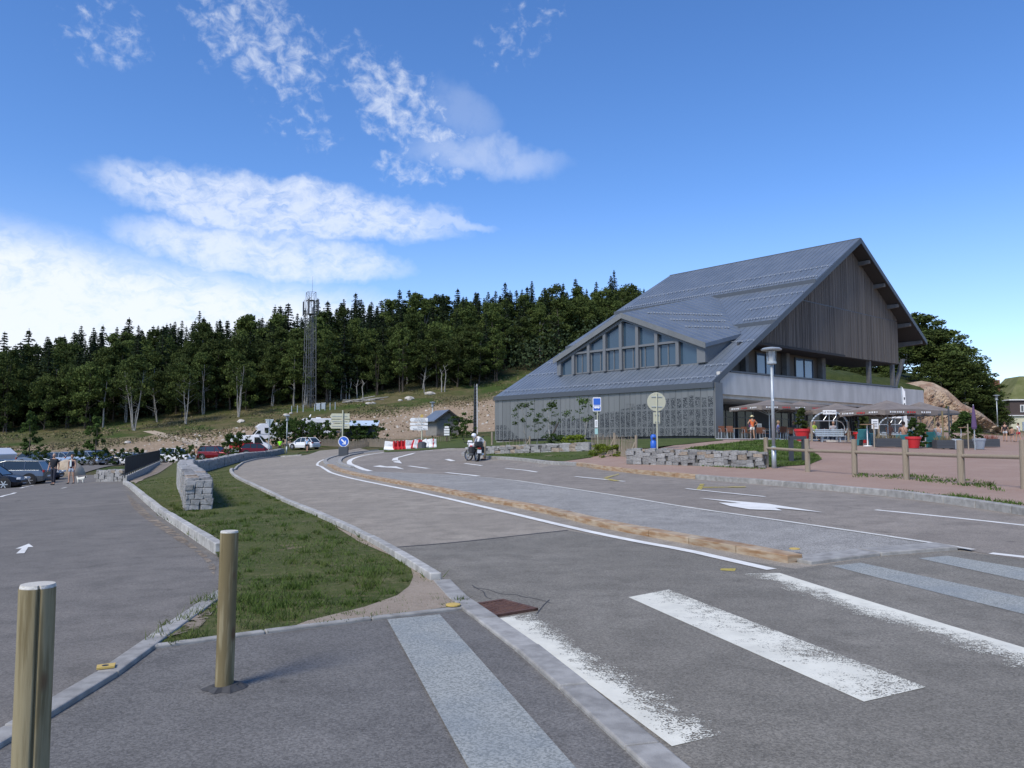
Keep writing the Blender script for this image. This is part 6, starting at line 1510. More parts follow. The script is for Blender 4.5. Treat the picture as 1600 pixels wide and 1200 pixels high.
def motorhome(label, px, Y, rz, dz=0, L=6.6, awn=False):
    p = place(px, Y, dz); r = thing('motorhome', label, 'motorhome', p, face(rz)); w = 1.12
    pr = [(-L/2, .45), (L*.30, .45), (L/2-.2, .5), (L/2, .9), (L*.46, 1.15), (L*.36, 1.9), (L*.40, 2.35), (L*.30, 2.85), (-L/2+.1, 2.85), (-L/2, 2.7)]
    MB().prism([(x, -w, z) for x, z in pr], (0, 2*w, 0)).build('body', CP_['white'], r, bevel=.06)
    MB().hexa([(L*.462, -w*.85, 1.2), (L*.462, w*.85, 1.2), (L*.475, w*.85, 1.2), (L*.475, -w*.85, 1.2)], [(L*.365, -w*.85, 1.85), (L*.365, w*.85, 1.85), (L*.385, w*.85, 1.85), (L*.385, -w*.85, 1.85)]).build('windscreen', M['carglass'], r)
    for s_ in (-1, 1):
        for x in (-L*.32, -L*.1, L*.14): MB().box((x, s_*(w+.01), 1.95), (.75, .04, .5)).build('window', M['carglass'], r, bevel=.03)
        MB().prism([(L*.30, s_*(w+.0), 1.25), (L*.43, s_*w, 1.25), (L*.36, s_*w, 1.75), (L*.30, s_*w, 1.75)], (0, s_*.02, 0)).build('cab_window', M['carglass'], r)
        MB().box((-L*.05, s_*(w+.005), 1.2), (L*.8, .02, .12)).build('stripe', M['galv'], r)
        for fx in (-.28, .36): MB().lathe([(.2, 0), (.34, .02), (.34, .2)], 16, (fx*L, s_*(w-.12), .34), Matrix.Rotation(-s_*math.pi/2, 3, 'X')).build('wheel', M['rubber'], r)
    MB().box((-L*.1, 0, 2.95), (.7, .6, .16)).build('roof_vent', M['white'], r, bevel=.03); MB().lathe([(.3, .0), (.25, .1), (.02, .14)], 14, (L*.12, 0, 3.2), Matrix.Rotation(1.1, 3, 'Y')).build('satellite_dish', M['white'], r); MB().tube((L*.12, 0, 2.85), (L*.12, 0, 3.2), .04).build('dish_mast', M['galv'], r)
motorhome('white motorhome above the white van, half behind bushes', 424, 124, 205, -.6, 6.0)
motorhome('white motorhome with satellite dish in the middle of the bank foot', 491, 124, 200, -.3, 5.6)
motorhome('long white coach-like motorhome cut by the left edge', -34, 64, -5, -.75, 6.6)
p = place(562, 110, .6); r = thing('caravan_with_awning', 'dark trailer under a pale blue sloping awning right of the arrow boards', 'caravan', p, .1)
MB().box((0, 1, 1.1), (4.6, 2, 1.9)).build('body', M['darkgrey'], r, bevel=.05); MB().hexa([(-2.6, -1.6, 2.0), (2.6, -1.6, 2.0), (2.6, 1.9, 2.75), (-2.6, 1.9, 2.75)], [(-2.6, -1.6, 2.05), (2.6, -1.6, 2.05), (2.6, 1.9, 2.8), (-2.6, 1.9, 2.8)]).build('awning', plain('pale_awning', (.48, .58, .68), .6), r)
for x in (-2.4, 0, 2.4): MB().tube((x, -1.5, -.2), (x, -1.5, 2.02), .04).build('awning_pole', M['alu'], r)
p = place(377, 100); r = thing('red_bin_store', 'small red box trailer behind the curved wall', 'trailer', p); MB().box((0, 0, 1.0), (2.6, 1.4, 1.7)).build('body', M['red'], r, bevel=.03); MB().box((-.6, -.72, .55), (1.2, .05, .9)).build('panel', M['galv'], r)
# hedge saplings and shrubs of the car park
SHR = [beech_mesh(110+i, H=3, W=1.1, low=.05, nclump=22, leafs=45, m='shrub', bark='bark', lsz=.2) for i in range(3)]
COLT = beech_mesh(120, H=6, W=1.25, low=.12, nclump=44, leafs=60, m='shrub', bark='bark', lsz=.26)
for px, Y, H, lab in ((47, 84, 5.6, 'narrow young tree above the parked cars, nearest the left edge'), (148, 86, 5.2, 'narrow young tree above the parked cars behind the woman')):
    tree('young_tree', COLT, place(px, Y), 1.0*px, (H/6*.95, H/6), lab, None, 'tree')
labs = 'leafy sapling in the row along the parking bays'
sap = [(165, 86, 1.9), (180, 86, 1.7), (192, 87, 1.8), (203, 87, 1.7), (213, 88, 1.9), (222, 88, 1.7), (256, 86, 1.7), (267, 86, 1.6), (278, 87, 1.8), (289, 88, 1.6), (300, 88, 1.9), (354, 92, 2.9), (362, 96, 3.0), (372, 97, 3.1), (383, 99, 2.9), (318, 98, 2.2), (60, 80, 2.0), (68, 80, 2.2), (118, 84, 1.8), (128, 84, 1.7)]
for px, Y, H in sap: tree('sapling', rt.choice(SHR), place(px, Y), rt.uniform(0, 6), (H/3, H/3), labs, 'saplings planted along the parking bays', 'sapling')
for i in range(26):
    px = 428+i*6.0+rt.uniform(-2, 2); tree('bush', rt.choice(SHR), place(px, 112-i*.1+rt.uniform(-1.5, 1.5), -.1), rt.uniform(0, 6), (.95, rt.uniform(.95, 1.3)), 'green bush in the hedge hiding the motorhomes', 'bushes hiding the motorhomes', 'bush')
for px, Y, H, lab in ((590, 96, 3.0, 'small leafy tree right of the pale awning'), (707, 92, 2.6, 'small shrub at the front right corner of the shed'), (728, 92, 2.9, 'small shrub left of the slotted pole'), (716, 95, 2.4, 'small shrub between shed and slotted pole')):
    tree('small_tree', SHR[0], place(px, Y), px, (H/3*1.1, H/3), lab, None, 'shrub')
LAC = beech_mesh(130, H=4, W=1.3, low=.45, nclump=14, leafs=34, m='shrub', bark='palebark', trunks=1, lsz=.16)
for px, Y, H, lab in ((822, 55, 3.1, 'thin young tree with sparse leaves left in front of the perforated wall'), (862, 52, 2.9, 'young tree with bright leaves leaning on a dark stake before the perforated wall'), (912, 49, 2.9, 'twisted thin tree just left of the bus stop sign'), (838, 56, 1.9, 'low thin sapling between the two young trees at the wall')):
    tree('young_tree', LAC, place(px, Y, .1), px*1.7, (H/4, H/4), lab, None, 'tree')
p = place(855, 52, .1); tag(MB().tube((0, 0, 0), (.75, 0, 1.5), .05, n=7).build('tree_stake', M['bark'], None, loc=p), 'slanting dark wooden stake of the bright-leaved young tree', 'stake')
LIM = beech_mesh(131, H=1, W=1.0, low=.0, nclump=22, leafs=60, m='limeshrub', bark='bark', lsz=.12, squash=.6); GRS = beech_mesh(132, H=1, W=1.0, low=.0, nclump=22, leafs=60, m='shrub', bark='bark', lsz=.12, squash=.6)
for px, Y, s_, m_, lab in ((906, 43.8, .62, LIM, 'yellow-green low shrub on top of the far low wall'), (890, 44.6, .6, LIM, 'second yellow-green low shrub left on the far low wall'), (868, 46, .7, GRS, 'green ground shrub behind the far low wall'), (938, 39.5, .62, LIM, 'yellow-green shrub before the paling fence, left one'), (958, 37.6, .62, LIM, 'yellow-green shrub before the paling fence, right one')):
    tree('low_shrub', m_, place(px, Y, .35 if px < 920 else .05), px, (s_*1.25, s_*.9), lab, None, 'shrub')
# ------------------------------------------------------------------ people
SKIN = plain('skin', (.42, .25, .17), .6)
_cm = {}
def cloth(c):
    if c not in _cm: _cm[c] = plain('cloth', c, .9)
    return _cm[c]
def skin_obj(name, V, E, R, m, parent, root=0, sub=1):
    me = bpy.data.meshes.new(name); me.from_pydata(V, E, []); me.update()
    o = bpy.data.objects.new(name, me); COL.objects.link(o); o.parent = parent; me.materials.append(m)
    sk = o.modifiers.new('skin', 'SKIN')
    if not me.skin_vertices: me.attributes.new
    bmx = bmesh.new(); bmx.from_mesh(me); lay = bmx.verts.layers.skin.verify(); bmx.verts.ensure_lookup_table()
    for i, v in enumerate(bmx.verts):
        v[lay].radius = R[i] if hasattr(R[i], '__len__') else (R[i], R[i]); v[lay].use_root = (i == root)
    bmx.to_mesh(me); bmx.free()
    sk.use_smooth_shade = True; s2 = o.modifiers.new('sub', 'SUBSURF'); s2.levels = sub; s2.render_levels = sub
    return o
def person(label, loc, rz, H=1.72, top=(.1, .1, .1), bot=(.1, .1, .15), short=False, sleeve=.5, hair=(.06, .04, .03), hat=None, pose='stand', shoes=(.05, .05, .05), wide=1.0, stride=.0, arms=None, skirt=False, group=None, female=False):
    r = thing('person', label, 'person', loc, rz, group); k = H/1.75
    def S(v): return tuple(q*k for q in v)
    # joints, facing -Y
    if pose == 'sit':
        hip = (0, 0, .50); J = dict(pel=hip, sp=(0, .02, .72), ch=(0, -.01, .92), nk=(0, -.02, 1.08), hd=(0, -.04, 1.14))
        for s_, n_ in ((-1, 'l'), (1, 'r')):
            J['hp'+n_] = (s_*.09, 0, .47); J['kn'+n_] = (s_*.12, -.43, .48); J['an'+n_] = (s_*.12, -.42, .09); J['ft'+n_] = (s_*.12, -.56, .04)
            J['sh'+n_] = (s_*.19, 0, 1.0); J['el'+n_] = (s_*.23, -.12, .75); J['wr'+n_] = (s_*.14, -.34, .74); J['ha'+n_] = (s_*.10, -.42, .74)
    elif pose == 'bend':
        J = dict(pel=(0, 0, .95), sp=(0, -.16, 1.12), ch=(0, -.36, 1.25), nk=(0, -.50, 1.29), hd=(0, -.56, 1.28))
        for s_, n_ in ((-1, 'l'), (1, 'r')):
            J['hp'+n_] = (s_*.10, 0, .92); J['kn'+n_] = (s_*.11, -.03, .50); J['an'+n_] = (s_*.11, .02, .09); J['ft'+n_] = (s_*.12, -.13, .04)
            J['sh'+n_] = (s_*.20, -.38, 1.22); J['el'+n_] = (s_*.25, -.46, .96); J['wr'+n_] = (s_*.16, -.62, .86); J['ha'+n_] = (s_*.13, -.68, .82)
    else:
        J = dict(pel=(0, 0, .96), sp=(0, .0, 1.14), ch=(0, .01, 1.34), nk=(0, .0, 1.50), hd=(0, -.01, 1.56))
        for s_, n_ in ((-1, 'l'), (1, 'r')):
            st = stride*s_
            J['hp'+n_] = (s_*.10, 0, .92); J['kn'+n_] = (s_*.105, -.03-st*.5, .50); J['an'+n_] = (s_*.11, .01-st*.9, .09); J['ft'+n_] = (s_*.125, -.13-st*.9, .04)
            if arms == 'hips':
                J['sh'+n_] = (s_*.19, 0, 1.42); J['el'+n_] = (s_*.40, .06, 1.20); J['wr'+n_] = (s_*.20, -.02, 1.04); J['ha'+n_] = (s_*.15, -.06, 1.02)
            else:
                J['sh'+n_] = (s_*.19, 0, 1.42); J['el'+n_] = (s_*.25, .03+st*.3, 1.14); J['wr'+n_] = (s_*.25, -.05+st*.55, .90); J['ha'+n_] = (s_*.245, -.08+st*.6, .81)
    rad = dict(pel=(.15*wide, .11*wide), sp=(.125*wide, .10*wide), ch=(.16*wide, .11*wide), nk=.055, hd=.06, hp=.09, kn=.062, an=.042, ft=.04, sh=.065, el=.043, wr=.030, ha=.034)
    names = ['pel', 'sp', 'ch', 'nk', 'hd']+[a+b for b in 'lr' for a in ('hp', 'kn', 'an', 'ft', 'sh', 'el', 'wr', 'ha')]
    idx = {n_: i for i, n_ in enumerate(names)}
    def rr_(n_, f=1): v = rad[n_ if n_ in rad else n_[:2]]; return tuple(q*k*f for q in v) if hasattr(v, '__len__') else v*k*f
    E = [('pel', 'sp'), ('sp', 'ch'), ('ch', 'nk'), ('nk', 'hd')]+[e for b in 'lr' for e in (('pel', 'hp'+b), ('hp'+b, 'kn'+b), ('kn'+b, 'an'+b), ('an'+b, 'ft'+b), ('ch', 'sh'+b), ('sh'+b, 'el'+b), ('el'+b, 'wr'+b), ('wr'+b, 'ha'+b))]
    skin_obj('body', [S(J[n_]) for n_ in names], [(idx[a], idx[b]) for a, b in E], [rr_(n_) for n_ in names], SKIN, r)
    def L(a, b, f): return tuple(J[a][i]+(J[b][i]-J[a][i])*f for i in range(3))
    # shirt
    V = [tuple(J['pel'][i]-(.10 if i == 2 and pose != 'sit' else 0) for i in range(3)), J['sp'], J['ch'], L('ch', 'nk', .75)]; R = [rr_('pel', 1.1), rr_('sp', 1.16), rr_('ch', 1.14), rr_('nk', 1.35)]; Ed = [(0, 1), (1, 2), (2, 3)]
    for b in 'lr':
        i = len(V); V += [J['sh'+b]]; R += [rr_('sh', 1.25)]; Ed += [(2, i)]
        if sleeve > 0:
            f = min(sleeve, 1); V.append(L('sh'+b, 'el'+b, f)); R.append(rr_('el', 1.45)); Ed.append((i, i+1))
            if sleeve > 1: V.append(L('el'+b, 'wr'+b, .95)); R.append(rr_('wr', 1.5)); Ed.append((i+1, i+2))
    V = [S(v) for v in V]; skin_obj('shirt', V, Ed, R, cloth(top), r)
    V = [L('pel', 'sp', .55), J['pel']]; R = [rr_('pel', 1.05), rr_('pel', 1.14)]; Ed = [(0, 1)]
    for b in 'lr':
        i = len(V); V += [J['hp'+b], L('hp'+b, 'kn'+b, .55 if short else 1)]; R += [rr_('hp', 1.15), rr_('kn', 1.6 if short else 1.25)]; Ed += [(1, i), (i, i+1)]
        if not short: V.append(L('kn'+b, 'an'+b, .95)); R.append(rr_('an', 1.6)); Ed.append((i+1, i+2))
    skin_obj('skirt' if skirt else 'shorts' if short else 'trousers', [S(v) for v in V], Ed, R, cloth(bot), r)
    for b in 'lr':
        a, c = Vector(S(J['an'+b])), Vector(S(J['ft'+b])); m = MB(); m.ball((a+c)/2+Vector((0, -.02*k, -.03*k)), (.05*k, .13*k, .045*k)); m.build('shoe', cloth(shoes), r, smooth=True)
    hd = Vector(S(J['hd'])); fw = Vector((0, -1, 0)) if pose != 'bend' else Vector((0, -.8, -.6)); up = Vector((0, 0, 1)) if pose != 'bend' else Vector((0, -.6, .8))
    c = hd+up*.095*k; m = MB(); m.ball(c, (.078*k, .095*k, .118*k), 14, 10); m.ball(c+fw*.098*k+up*-.012*k, (.013*k, .018*k, .022*k), 6, 4)
    for s_ in (-1, 1): m.ball(c+Vector((s_*.078*k, .005, 0)), (.012*k, .02*k, .03*k), 6, 4)
    h = m.build('head', SKIN, r, smooth=True)
    for s_ in (-1, 1): MB().ball(c+fw*.085*k+up*.012*k+Vector((s_*.03*k, 0, 0)), .012*k, 6, 4).build('eye', cloth((.02, .02, .02)), h)
    MB().box(c+fw*.092*k-up*.05*k, (.045*k, .012, .01)).build('mouth', cloth((.25, .08, .07)), h)
    MB().ball(c-fw*.022*k+up*.028*k, (.086*k, .093*k, .112*k*(1.15 if female else 1)), 12, 8).build('hair', cloth(hair), h, smooth=True)
    for b in 'lr':
        ha = Vector(S(J['ha'+b])); wr_ = Vector(S(J['wr'+b])); dd = (ha-wr_).normalized(); sd = Vector((dd.y, -dd.x, 0)) if abs(dd.z) < .9 else Vector((0, 1, 0)); m = MB()
        for q in range(4): m.tube(ha+sd*(q-1.5)*.018*k, ha+sd*(q-1.5)*.022*k+dd*(.07-.008*abs(q-1.5))*k, .009*k, .007*k, 5)
        m.tube(ha-dd*.03*k, ha+sd*.05*k+dd*.02*k, .01*k, .008*k, 5); m.build('fingers', SKIN, r)
    if hat:
        m = MB(); m.lathe([(.16*k, .0), (.15*k, .012), (.10*k, .02), (.095*k, .09*k), (.05*k, .115*k), (.01, .12*k)], 16, c+up*.045*k); m.build('hat', cloth(hat), r)
    r['_head'] = 0; del r['_head']
    return r, c
person('man in black polo with white shoulder stripes and dark trousers walking towards the camera', tuple(place(86, 46.5)), .0, 1.80, (.012, .014, .02), (.02, .022, .035), wide=1.22, sleeve=.6, stride=.14, hair=(.3, .24, .2))
m_ = bpy.data.objects.new; p = place(86, 46.5)
pr = person('woman in dark vest and pale shorts walking beside the man in black', tuple(place(114, 46.5)), -.05, 1.66, (.03, .015, .03), (.30, .35, .42), short=True, sleeve=0, stride=-.10, hair=(.10, .05, .03), female=True)[0]
MB().box((0, -.135, 1.2), (.10, .02, .40)).build('top', cloth((.55, .62, .62)), pr)
person('man in bright green shirt behind the far end of the curved wall', tuple(place(437.5, 97)), math.pi, 1.8, (.25, .75, .02), (.03, .03, .04), sleeve=.6, hair=(.35, .3, .25), wide=1.15)
person('man in light blue shirt and dark shorts beside the white hatchback', tuple(place(480, 94)), math.pi*.9, 1.74, (.30, .50, .75), (.015, .015, .025), short=True, sleeve=.6, stride=.12)
person('bare-backed person in pale shorts behind the wall by the railing', tuple(place(307, 88)), 2.4, 1.7, (.42, .25, .17), (.55, .55, .50), short=True, sleeve=0, stride=.12)
pw, _ = person('woman in orange shirt, white skirt and straw hat with hands on hips', tuple(place(1176, 54.5, .14)), math.pi+.25, 1.62, (.75, .18, .06), (.75, .73, .68), short=True, sleeve=.25, arms='hips', hat=(.72, .66, .40), shoes=(.75, .75, .75), female=True, stride=.08)
MB().box((.17, -.05, .98), (.10, .12, .22)).build('purple_bag', cloth((.15, .03, .18)), pw, bevel=.02)
for px, Y, a, lab, tp, bt, hh in ((1571, 73, 2.6, 'man in dark shirt and pale shorts walking before the house', (.03, .025, .03), (.45, .48, .5), 1.78), (1582, 73, 2.8, 'bare-shouldered child walking between the man and the red shorts', (.35, .2, .14), (.05, .05, .07), 1.35), (1592, 72, -2.6, 'person in white top and red shorts at the right edge', (.7, .7, .68), (.55, .03, .05), 1.72)):
    person(lab, tuple(place(px, Y, .1)), a, hh, tp, bt, short=True, sleeve=.5, stride=.2)
# dog
p = place(128.5, 46.2); r = thing('dog', 'small fluffy white dog with dark face walking beside the woman', 'dog', p, face(15)); WF = cloth((.72, .70, .60))
V = [(-.14, 0, .24), (0, 0, .25), (.13, 0, .25), (.21, 0, .33), (.27, 0, .36), (-.20, 0, .33), (-.19, 0, .42), (-.12, -.05, .12), (-.13, -.05, .02), (-.12, .05, .12), (-.16, .05, .02), (.12, -.05, .12), (.15, -.05, .02), (.12, .05, .12), (.11, .05, .02), (.34, 0, .33)]
R_ = [.085, .09, .085, .06, .075, .03, .035, .035, .03, .035, .03, .035, .03, .035, .03, .035]
skin_obj('body', V, [(0, 1), (1, 2), (2, 3), (3, 4), (0, 5), (5, 6), (0, 7), (7, 8), (0, 9), (9, 10), (2, 11), (11, 12), (2, 13), (13, 14), (4, 15)], R_, WF, r, 1)
for s_ in (-1, 1): MB().ball((.25, s_*.06, .37), (.04, .02, .06), 8, 5).build('ear', cloth((.03, .02, .02)), r)
MB().ball((.37, 0, .34), .018, 6, 4).build('nose', M['black'], r)
# motorcycle and rider
p = at(739, 717.5, 45); z = z1(p.x, p.y); mc = thing('motorcycle', 'black and white motorcycle with red details parked by the kerb, seen from behind', 'motorcycle', (p.x, p.y, z), face(112))
def wheel(x, rz=0, wr=.32, th=.075):
    Mx = Matrix.Rotation(rz, 3, 'Z') @ Matrix.Rotation(math.pi/2, 3, 'X')
    o = MB().lathe([(wr*.78, -th*.5), (wr*.95, -th*.6), (wr, -.02), (wr, .02), (wr*.95, th*.6), (wr*.78, th*.5)], 28, (x, 0, wr), Mx)
    k = len(o.f); o.f = o.f[:-2]; o = o.build('tyre', M['rubber'], mc)
    m = MB(); 
    for q in range(24): a = q*math.pi/12; m.tube((x, 0, wr), Vector((x, 0, wr))+Matrix.Rotation(rz, 3, 'Z') @ Vector((math.cos(a)*wr*.78, .02*(-1)**q, math.sin(a)*wr*.78)), .005, n=3)
    m.lathe([(.07, -.05), (.07, .05)], 10, (x, 0, wr), Mx); m.lathe([(wr*.80, -.03), (wr*.80, .03)], 24, (x, 0, wr), Mx); m.f = m.f[:-2]; m.build('rim', M['alu'], mc)
wheel(-.72, 0, .33, .12); wheel(.72, .45, .34)
MB().tube((.72, .09, .34), (.46, .10, 1.0), .03).tube((.72, -.09, .34), (.46, -.10, 1.0), .03).build('fork', M['alu'], mc)
MB().hexa([(-.45, -.12, .35), (.35, -.12, .30), (.35, .12, .30), (-.45, .12, .35)], [(-.35, -.14, .70), (.38, -.14, .78), (.38, .14, .78), (-.35, .14, .70)]).build('engine', M['darkgrey'], mc, bevel=.04)
MB().hexa([(-.05, -.14, .75), (.45, -.12, .78), (.45, .12, .78), (-.05, .14, .75)], [(-.02, -.09, .95), (.40, -.13, 1.04), (.40, .13, 1.04), (-.02, .09, .95)]).build('tank', CP_['white'], mc, bevel=.04)
MB().hexa([(-.85, -.12, .78), (0, -.13, .74), (0, .13, .74), (-.85, .12, .78)], [(-.85, -.10, .86), (0, -.11, .84), (0, .11, .84), (-.85, .10, .86)]).build('seat', M['black'], mc, bevel=.03)
MB().box((.72, 0, .74), (.5, .12, .05), .45).build('front_mudguard', CP_['white'], mc, bevel=.02)
MB().prism([(.52, -.14, .90), (.66, -.12, .98), (.50, -.13, 1.2), (.42, -.14, 1.02)], (0, .27, 0)).build('fairing', CP_['white'], mc, bevel=.03)
MB().tube((.42, -.40, 1.06), (.42, .40, 1.06), .018).build('handlebar', M['black'], mc)
for s_ in (-1, 1):
    MB().box((-.62, s_*.30, .66), (.46, .20, .36)).build('pannier', M['black'], mc, bevel=.04); MB().tube((.42, s_*.38, 1.06), (.38, s_*.44, 1.24), .012).ball((.38, s_*.46, 1.26), (.02, .06, .04)).build('mirror', M['black'], mc)
MB().box((-.92, 0, .98), (.34, .42, .28)).build('top_box', M['black'], mc, bevel=.05); MB().box((-1.06, 0, .74), (.04, .20, .07)).build('tail_light', M['tail'], mc)
MB().box((-1.08, 0, .56), (.02, .24, .18)).build('number_plate', M['white'], mc); MB().tube((-.6, -.2, .36), (-1.0, -.24, .42), .05, .06, 10).build('exhaust', M['alu'], mc); MB().tube((-.05, .2, .35), (-.1, .42, .0), .014).build('side_stand', M['black'], mc)
MB().box((-.02, .12, .83), (.35, .06, .14)).build('side_panel', M['red'], mc, bevel=.02)
p = at(757, 717.5, 45.2); z = z1(p.x, p.y)
rd, c = person('motorcyclist in white helmet, white jacket and beige trousers bending over the motorcycle', (p.x, p.y, z), face(-70), 1.8, (.72, .72, .72), (.33, .28, .20), sleeve=1.5, pose='bend', wide=1.15, shoes=(.03, .03, .03))
MB().ball(c, (.125, .15, .14), 16, 10).build('helmet', CP_['white'], rd, smooth=True); MB().ball(c+Vector((0, -.09, -.05)), (.10, .08, .06), 12, 8).build('visor', M['carglass'], rd, smooth=True)
MB().box((0, -.2, 1.27), (.07, .35, .04), 0, .5).build('jacket_stripe', M['black'], rd)
# ------------------------------------------------------------------ terrace
M['taupe'] = var('taupe_canvas', (.165, .14, .125), (.21, .18, .16), 2, .9); M['cane'] = var('brown_cane', (.12, .045, .025), (.19, .075, .04), 30, .7); M['tabletop'] = var('wooden_table_top', (.24, .14, .08), (.32, .2, .12), 5, .6)
def parasol(px, Y, pye, pyt, w, label, rz=.3, letters=True):
    p = gp(px, Y); z = p.z+.12; ze = at(px, pye, Y).z-z; zt = at(px, pyt, Y).z-z
    r = thing('parasol', label, 'parasol', (p.x, p.y, z), rz, 'taupe square parasols on the terrace'); hw = w/2; dr = .26
    P4 = [(-hw, -hw), (hw, -hw), (hw, hw), (-hw, hw)]; n = 4
    m = MB(); top = (0, 0, zt-.10); c8 = []
    for i in range(4):
        a, b = P4[i], P4[(i+1) % 4]; c8 += [(a[0], a[1], ze+.05), ((a[0]+b[0])/2*.97, (a[1]+b[1])/2*.97, ze+.10)]
    mid = [(x*.25, y*.25, ze+.05+(zt-.16-ze)*.82) for x, y, q in c8]
    m.add(c8+mid, [(i, (i+1) % 8, 8+(i+1) % 8, 8+i) for i in range(8)]+[tuple(range(8, 16))])
    m.build('canopy', M['taupe'], r)
    MB().add([(x*1.25, y*1.25, z_-.03) for x, y, z_ in mid]+[(0, 0, zt)], [(i, (i+1) % 8, 8) for i in range(8)]).build('vent_cap', M['taupe'], r)
    for i in range(4):
        a, b = Vector((*P4[i], ze+.05)), Vector((*P4[(i+1) % 4], ze+.05)); m = MB(); N = 8; vs = []
        for j in range(N+1): q = a.lerp(b, j/N); q.z += .05*math.sin(math.pi*j/N); e = .02*(j % 2); nv = Vector((q.x, q.y, 0)).normalized()*e; vs += [q, q+nv-Vector((0, 0, dr+.03*((j+i) % 2)))]
        o = m.add(vs, [(2*j, 2*j+2, 2*j+3, 2*j+1) for j in range(N)]).build('valance', M['taupe'], r)
        if letters and i in (0, 3):
            k = 0
            for blk in ((.10, .34), (.42, .58), (.68, .86)):
                f = blk[0]
                while f < blk[1]:
                    wd = rt.uniform(.018, .035); q = a.lerp(b, f); d2 = (b-a).normalized(); nv = Vector((q.x, q.y, 0)).normalized()*.05
                    MB().box(q+nv-Vector((0, 0, .14-.03)), (wd*w*.75, .01, .09), math.atan2(d2.y, d2.x)).build('letter', M['white'] if blk[0] != .42 else M['red'], o); f += wd+.012
    MB().tube((0, 0, 0), (0, 0, zt-.1), .035, n=8).build('pole', M['galv'], r)
    for a in range(8): q = c8[a]; MB().tube((0, 0, ze-.5), (q[0]*.55, q[1]*.55, ze+.18), .014, n=4).build('rib', M['galv'], r)
    MB().box((0, 0, .05), (.9, .9, .1)).build('base', M['concrete'], r)
parasol(1203, 51, 637, 624.5, 3.6, 'leftmost taupe parasol behind the tall lamp')
parasol(1252, 54, 638, 627, 3.2, 'taupe parasol with red and white lettering, second from the left')
parasol(1308, 50, 643, 630, 2.7, 'small plain taupe parasol above the chairlift seat', letters=False)
parasol(1388, 44, 644, 625.5, 3.5, 'biggest taupe parasol in the middle of the terrace')
parasol(1440, 56, 645, 628, 3.4, 'rearmost taupe parasol right of the biggest one', letters=False)
p = gp(1475, 54); z = p.z+.1; r = thing('shade_sail', 'dark flat shade canopy on posts at the right end of the terrace', 'canopy', (p.x, p.y, z), .1); h = at(1475, 647, 54).z-z
MB().add([(-2.6, -.8, h-.05), (1.6, -.8, h+.06), (1.6, 1.4, h+.1), (-2.6, 1.4, h-.02)], [(0, 1, 2, 3)]).add([(-2.6, -.8, h-.05), (1.6, -.8, h+.06), (1.6, -.8, h-.03), (-2.6, -.8, h-.2)], [(0, 1, 2, 3)]).build('canvas', M['darkgrey'], r)
for x, m_ in ((-2.4, 'darkgrey'), (-1.1, 'log'), (.1, 'darkgrey'), (1.4, 'fencewood')): MB().tube((x, -.7, 0), (x, -.7, h), .05, n=8).build('post', M[m_], r)
for px, Y, pt, m_, lab in ((1474, 40, 644, 'log', 'orange timber post on the terrace right of the red pot'), (1484, 41, 636, 'darkgrey', 'dark timber post beside the orange one'), (1366, 38, 664, 'fencewood', 'slim pale stake at the left corner of the planters'), (1513, 39, 664, 'fencewood', 'slim pale stake between the two grey pots')):
    p = gp(px, Y); h = at(px, pt, Y).z-p.z; tag(MB().tube((0, 0, 0), (.0, 0, h), .045 if 'timber' in lab else .03, n=8).build('wooden_post', M[m_], None, loc=(p.x, p.y, p.z+.05)), lab, 'post')
# feather flag and closed parasol
p = gp(1411, 46); z = p.z+.1; r = thing('feather_flag', 'tall narrow white feather flag behind the biggest parasol', 'flag', (p.x, p.y, z)); h = at(1408, 604, 46).z-z
MB().tube((.12, 0, 0), (.0, 0, h), .02).build('pole', M['alu'], r); MB().prism([(.10, -.01, .9), (.30, -.01, 1.0), (.22, -.01, h-.3), (.05, -.01, h)], (0, .01, 0)).build('banner', M['white'], r)
for k in range(3): MB().box((.16, -.02, h-.7-k*.35), (.07, .01, .14)).build('print', M['darkgrey'], r)
p = gp(1523, 40); z = p.z+.1; r = thing('closed_parasol', 'closed dark purple parasol on a metal pole by the right grey pot', 'parasol', (p.x, p.y, z)); h = at(1522, 632, 40).z-z
MB().tube((0, 0, 0), (0, 0, h), .028).build('pole', M['galv'], r); MB().lathe([(.10, h-1.25), (.13, h-1.15), (.08, h-.5), (.03, h-.05)], 9).build('folded_canopy', plain('purple_canvas', (.10, .06, .14), .9), r)
# pots and planters
def pot(px, Y, w, h, col, label, plant=None, pc=1.0, pm='shrub'):
    p = gp(px, Y); r = thing('plant_pot', label, 'plant pot', (p.x, p.y, p.z+.12))
    MB().lathe([(w*.33, 0), (w*.46, h*.78), (w*.5, h*.8), (w*.5, h), (w*.44, h), (w*.43, h*.9)], 24).build('pot', col, r); MB().lathe([(w*.42, h*.9), (w*.42, h*.91)], 16).build('soil', M['bark'], r)
    if plant: q = tree('potted_shrub', plant, (p.x, p.y, p.z+.12+h*.9), px, (pc, pc), label.split(',')[0].replace('pot', 'plant').replace('big red plant', 'shrub')+' growing in it' if False else 'leafy plant growing in the '+label, None, 'plant')
POTM = beech_mesh(140, H=1.6, W=.46, low=.0, nclump=40, leafs=110, m='shrub', bark='bark', lsz=.10); POTD = beech_mesh(141, H=2, W=.62, low=.0, nclump=44, leafs=120, m='beech', bark='bark', lsz=.14)
G2 = plain('light_grey_pot', (.33, .37, .41), .6)
pot(1254, 46, .92, .68, M['red'], 'big red pot left of the chairlift seat', POTD, .62)
pot(1346, 49, .95, .68, M['red'], 'big red pot with climbing plant behind the high table', POTD, .62)
pot(1427, 40, .76, .58, M['red'], 'red pot in front between the teal armchairs', POTM, .62)
pot(1492, 40, .62, .52, G2, 'left light grey pot among the dark planters', POTM, .50)
pot(1530, 41, .62, .56, G2, 'right light grey pot among the dark planters', POTM, .45)
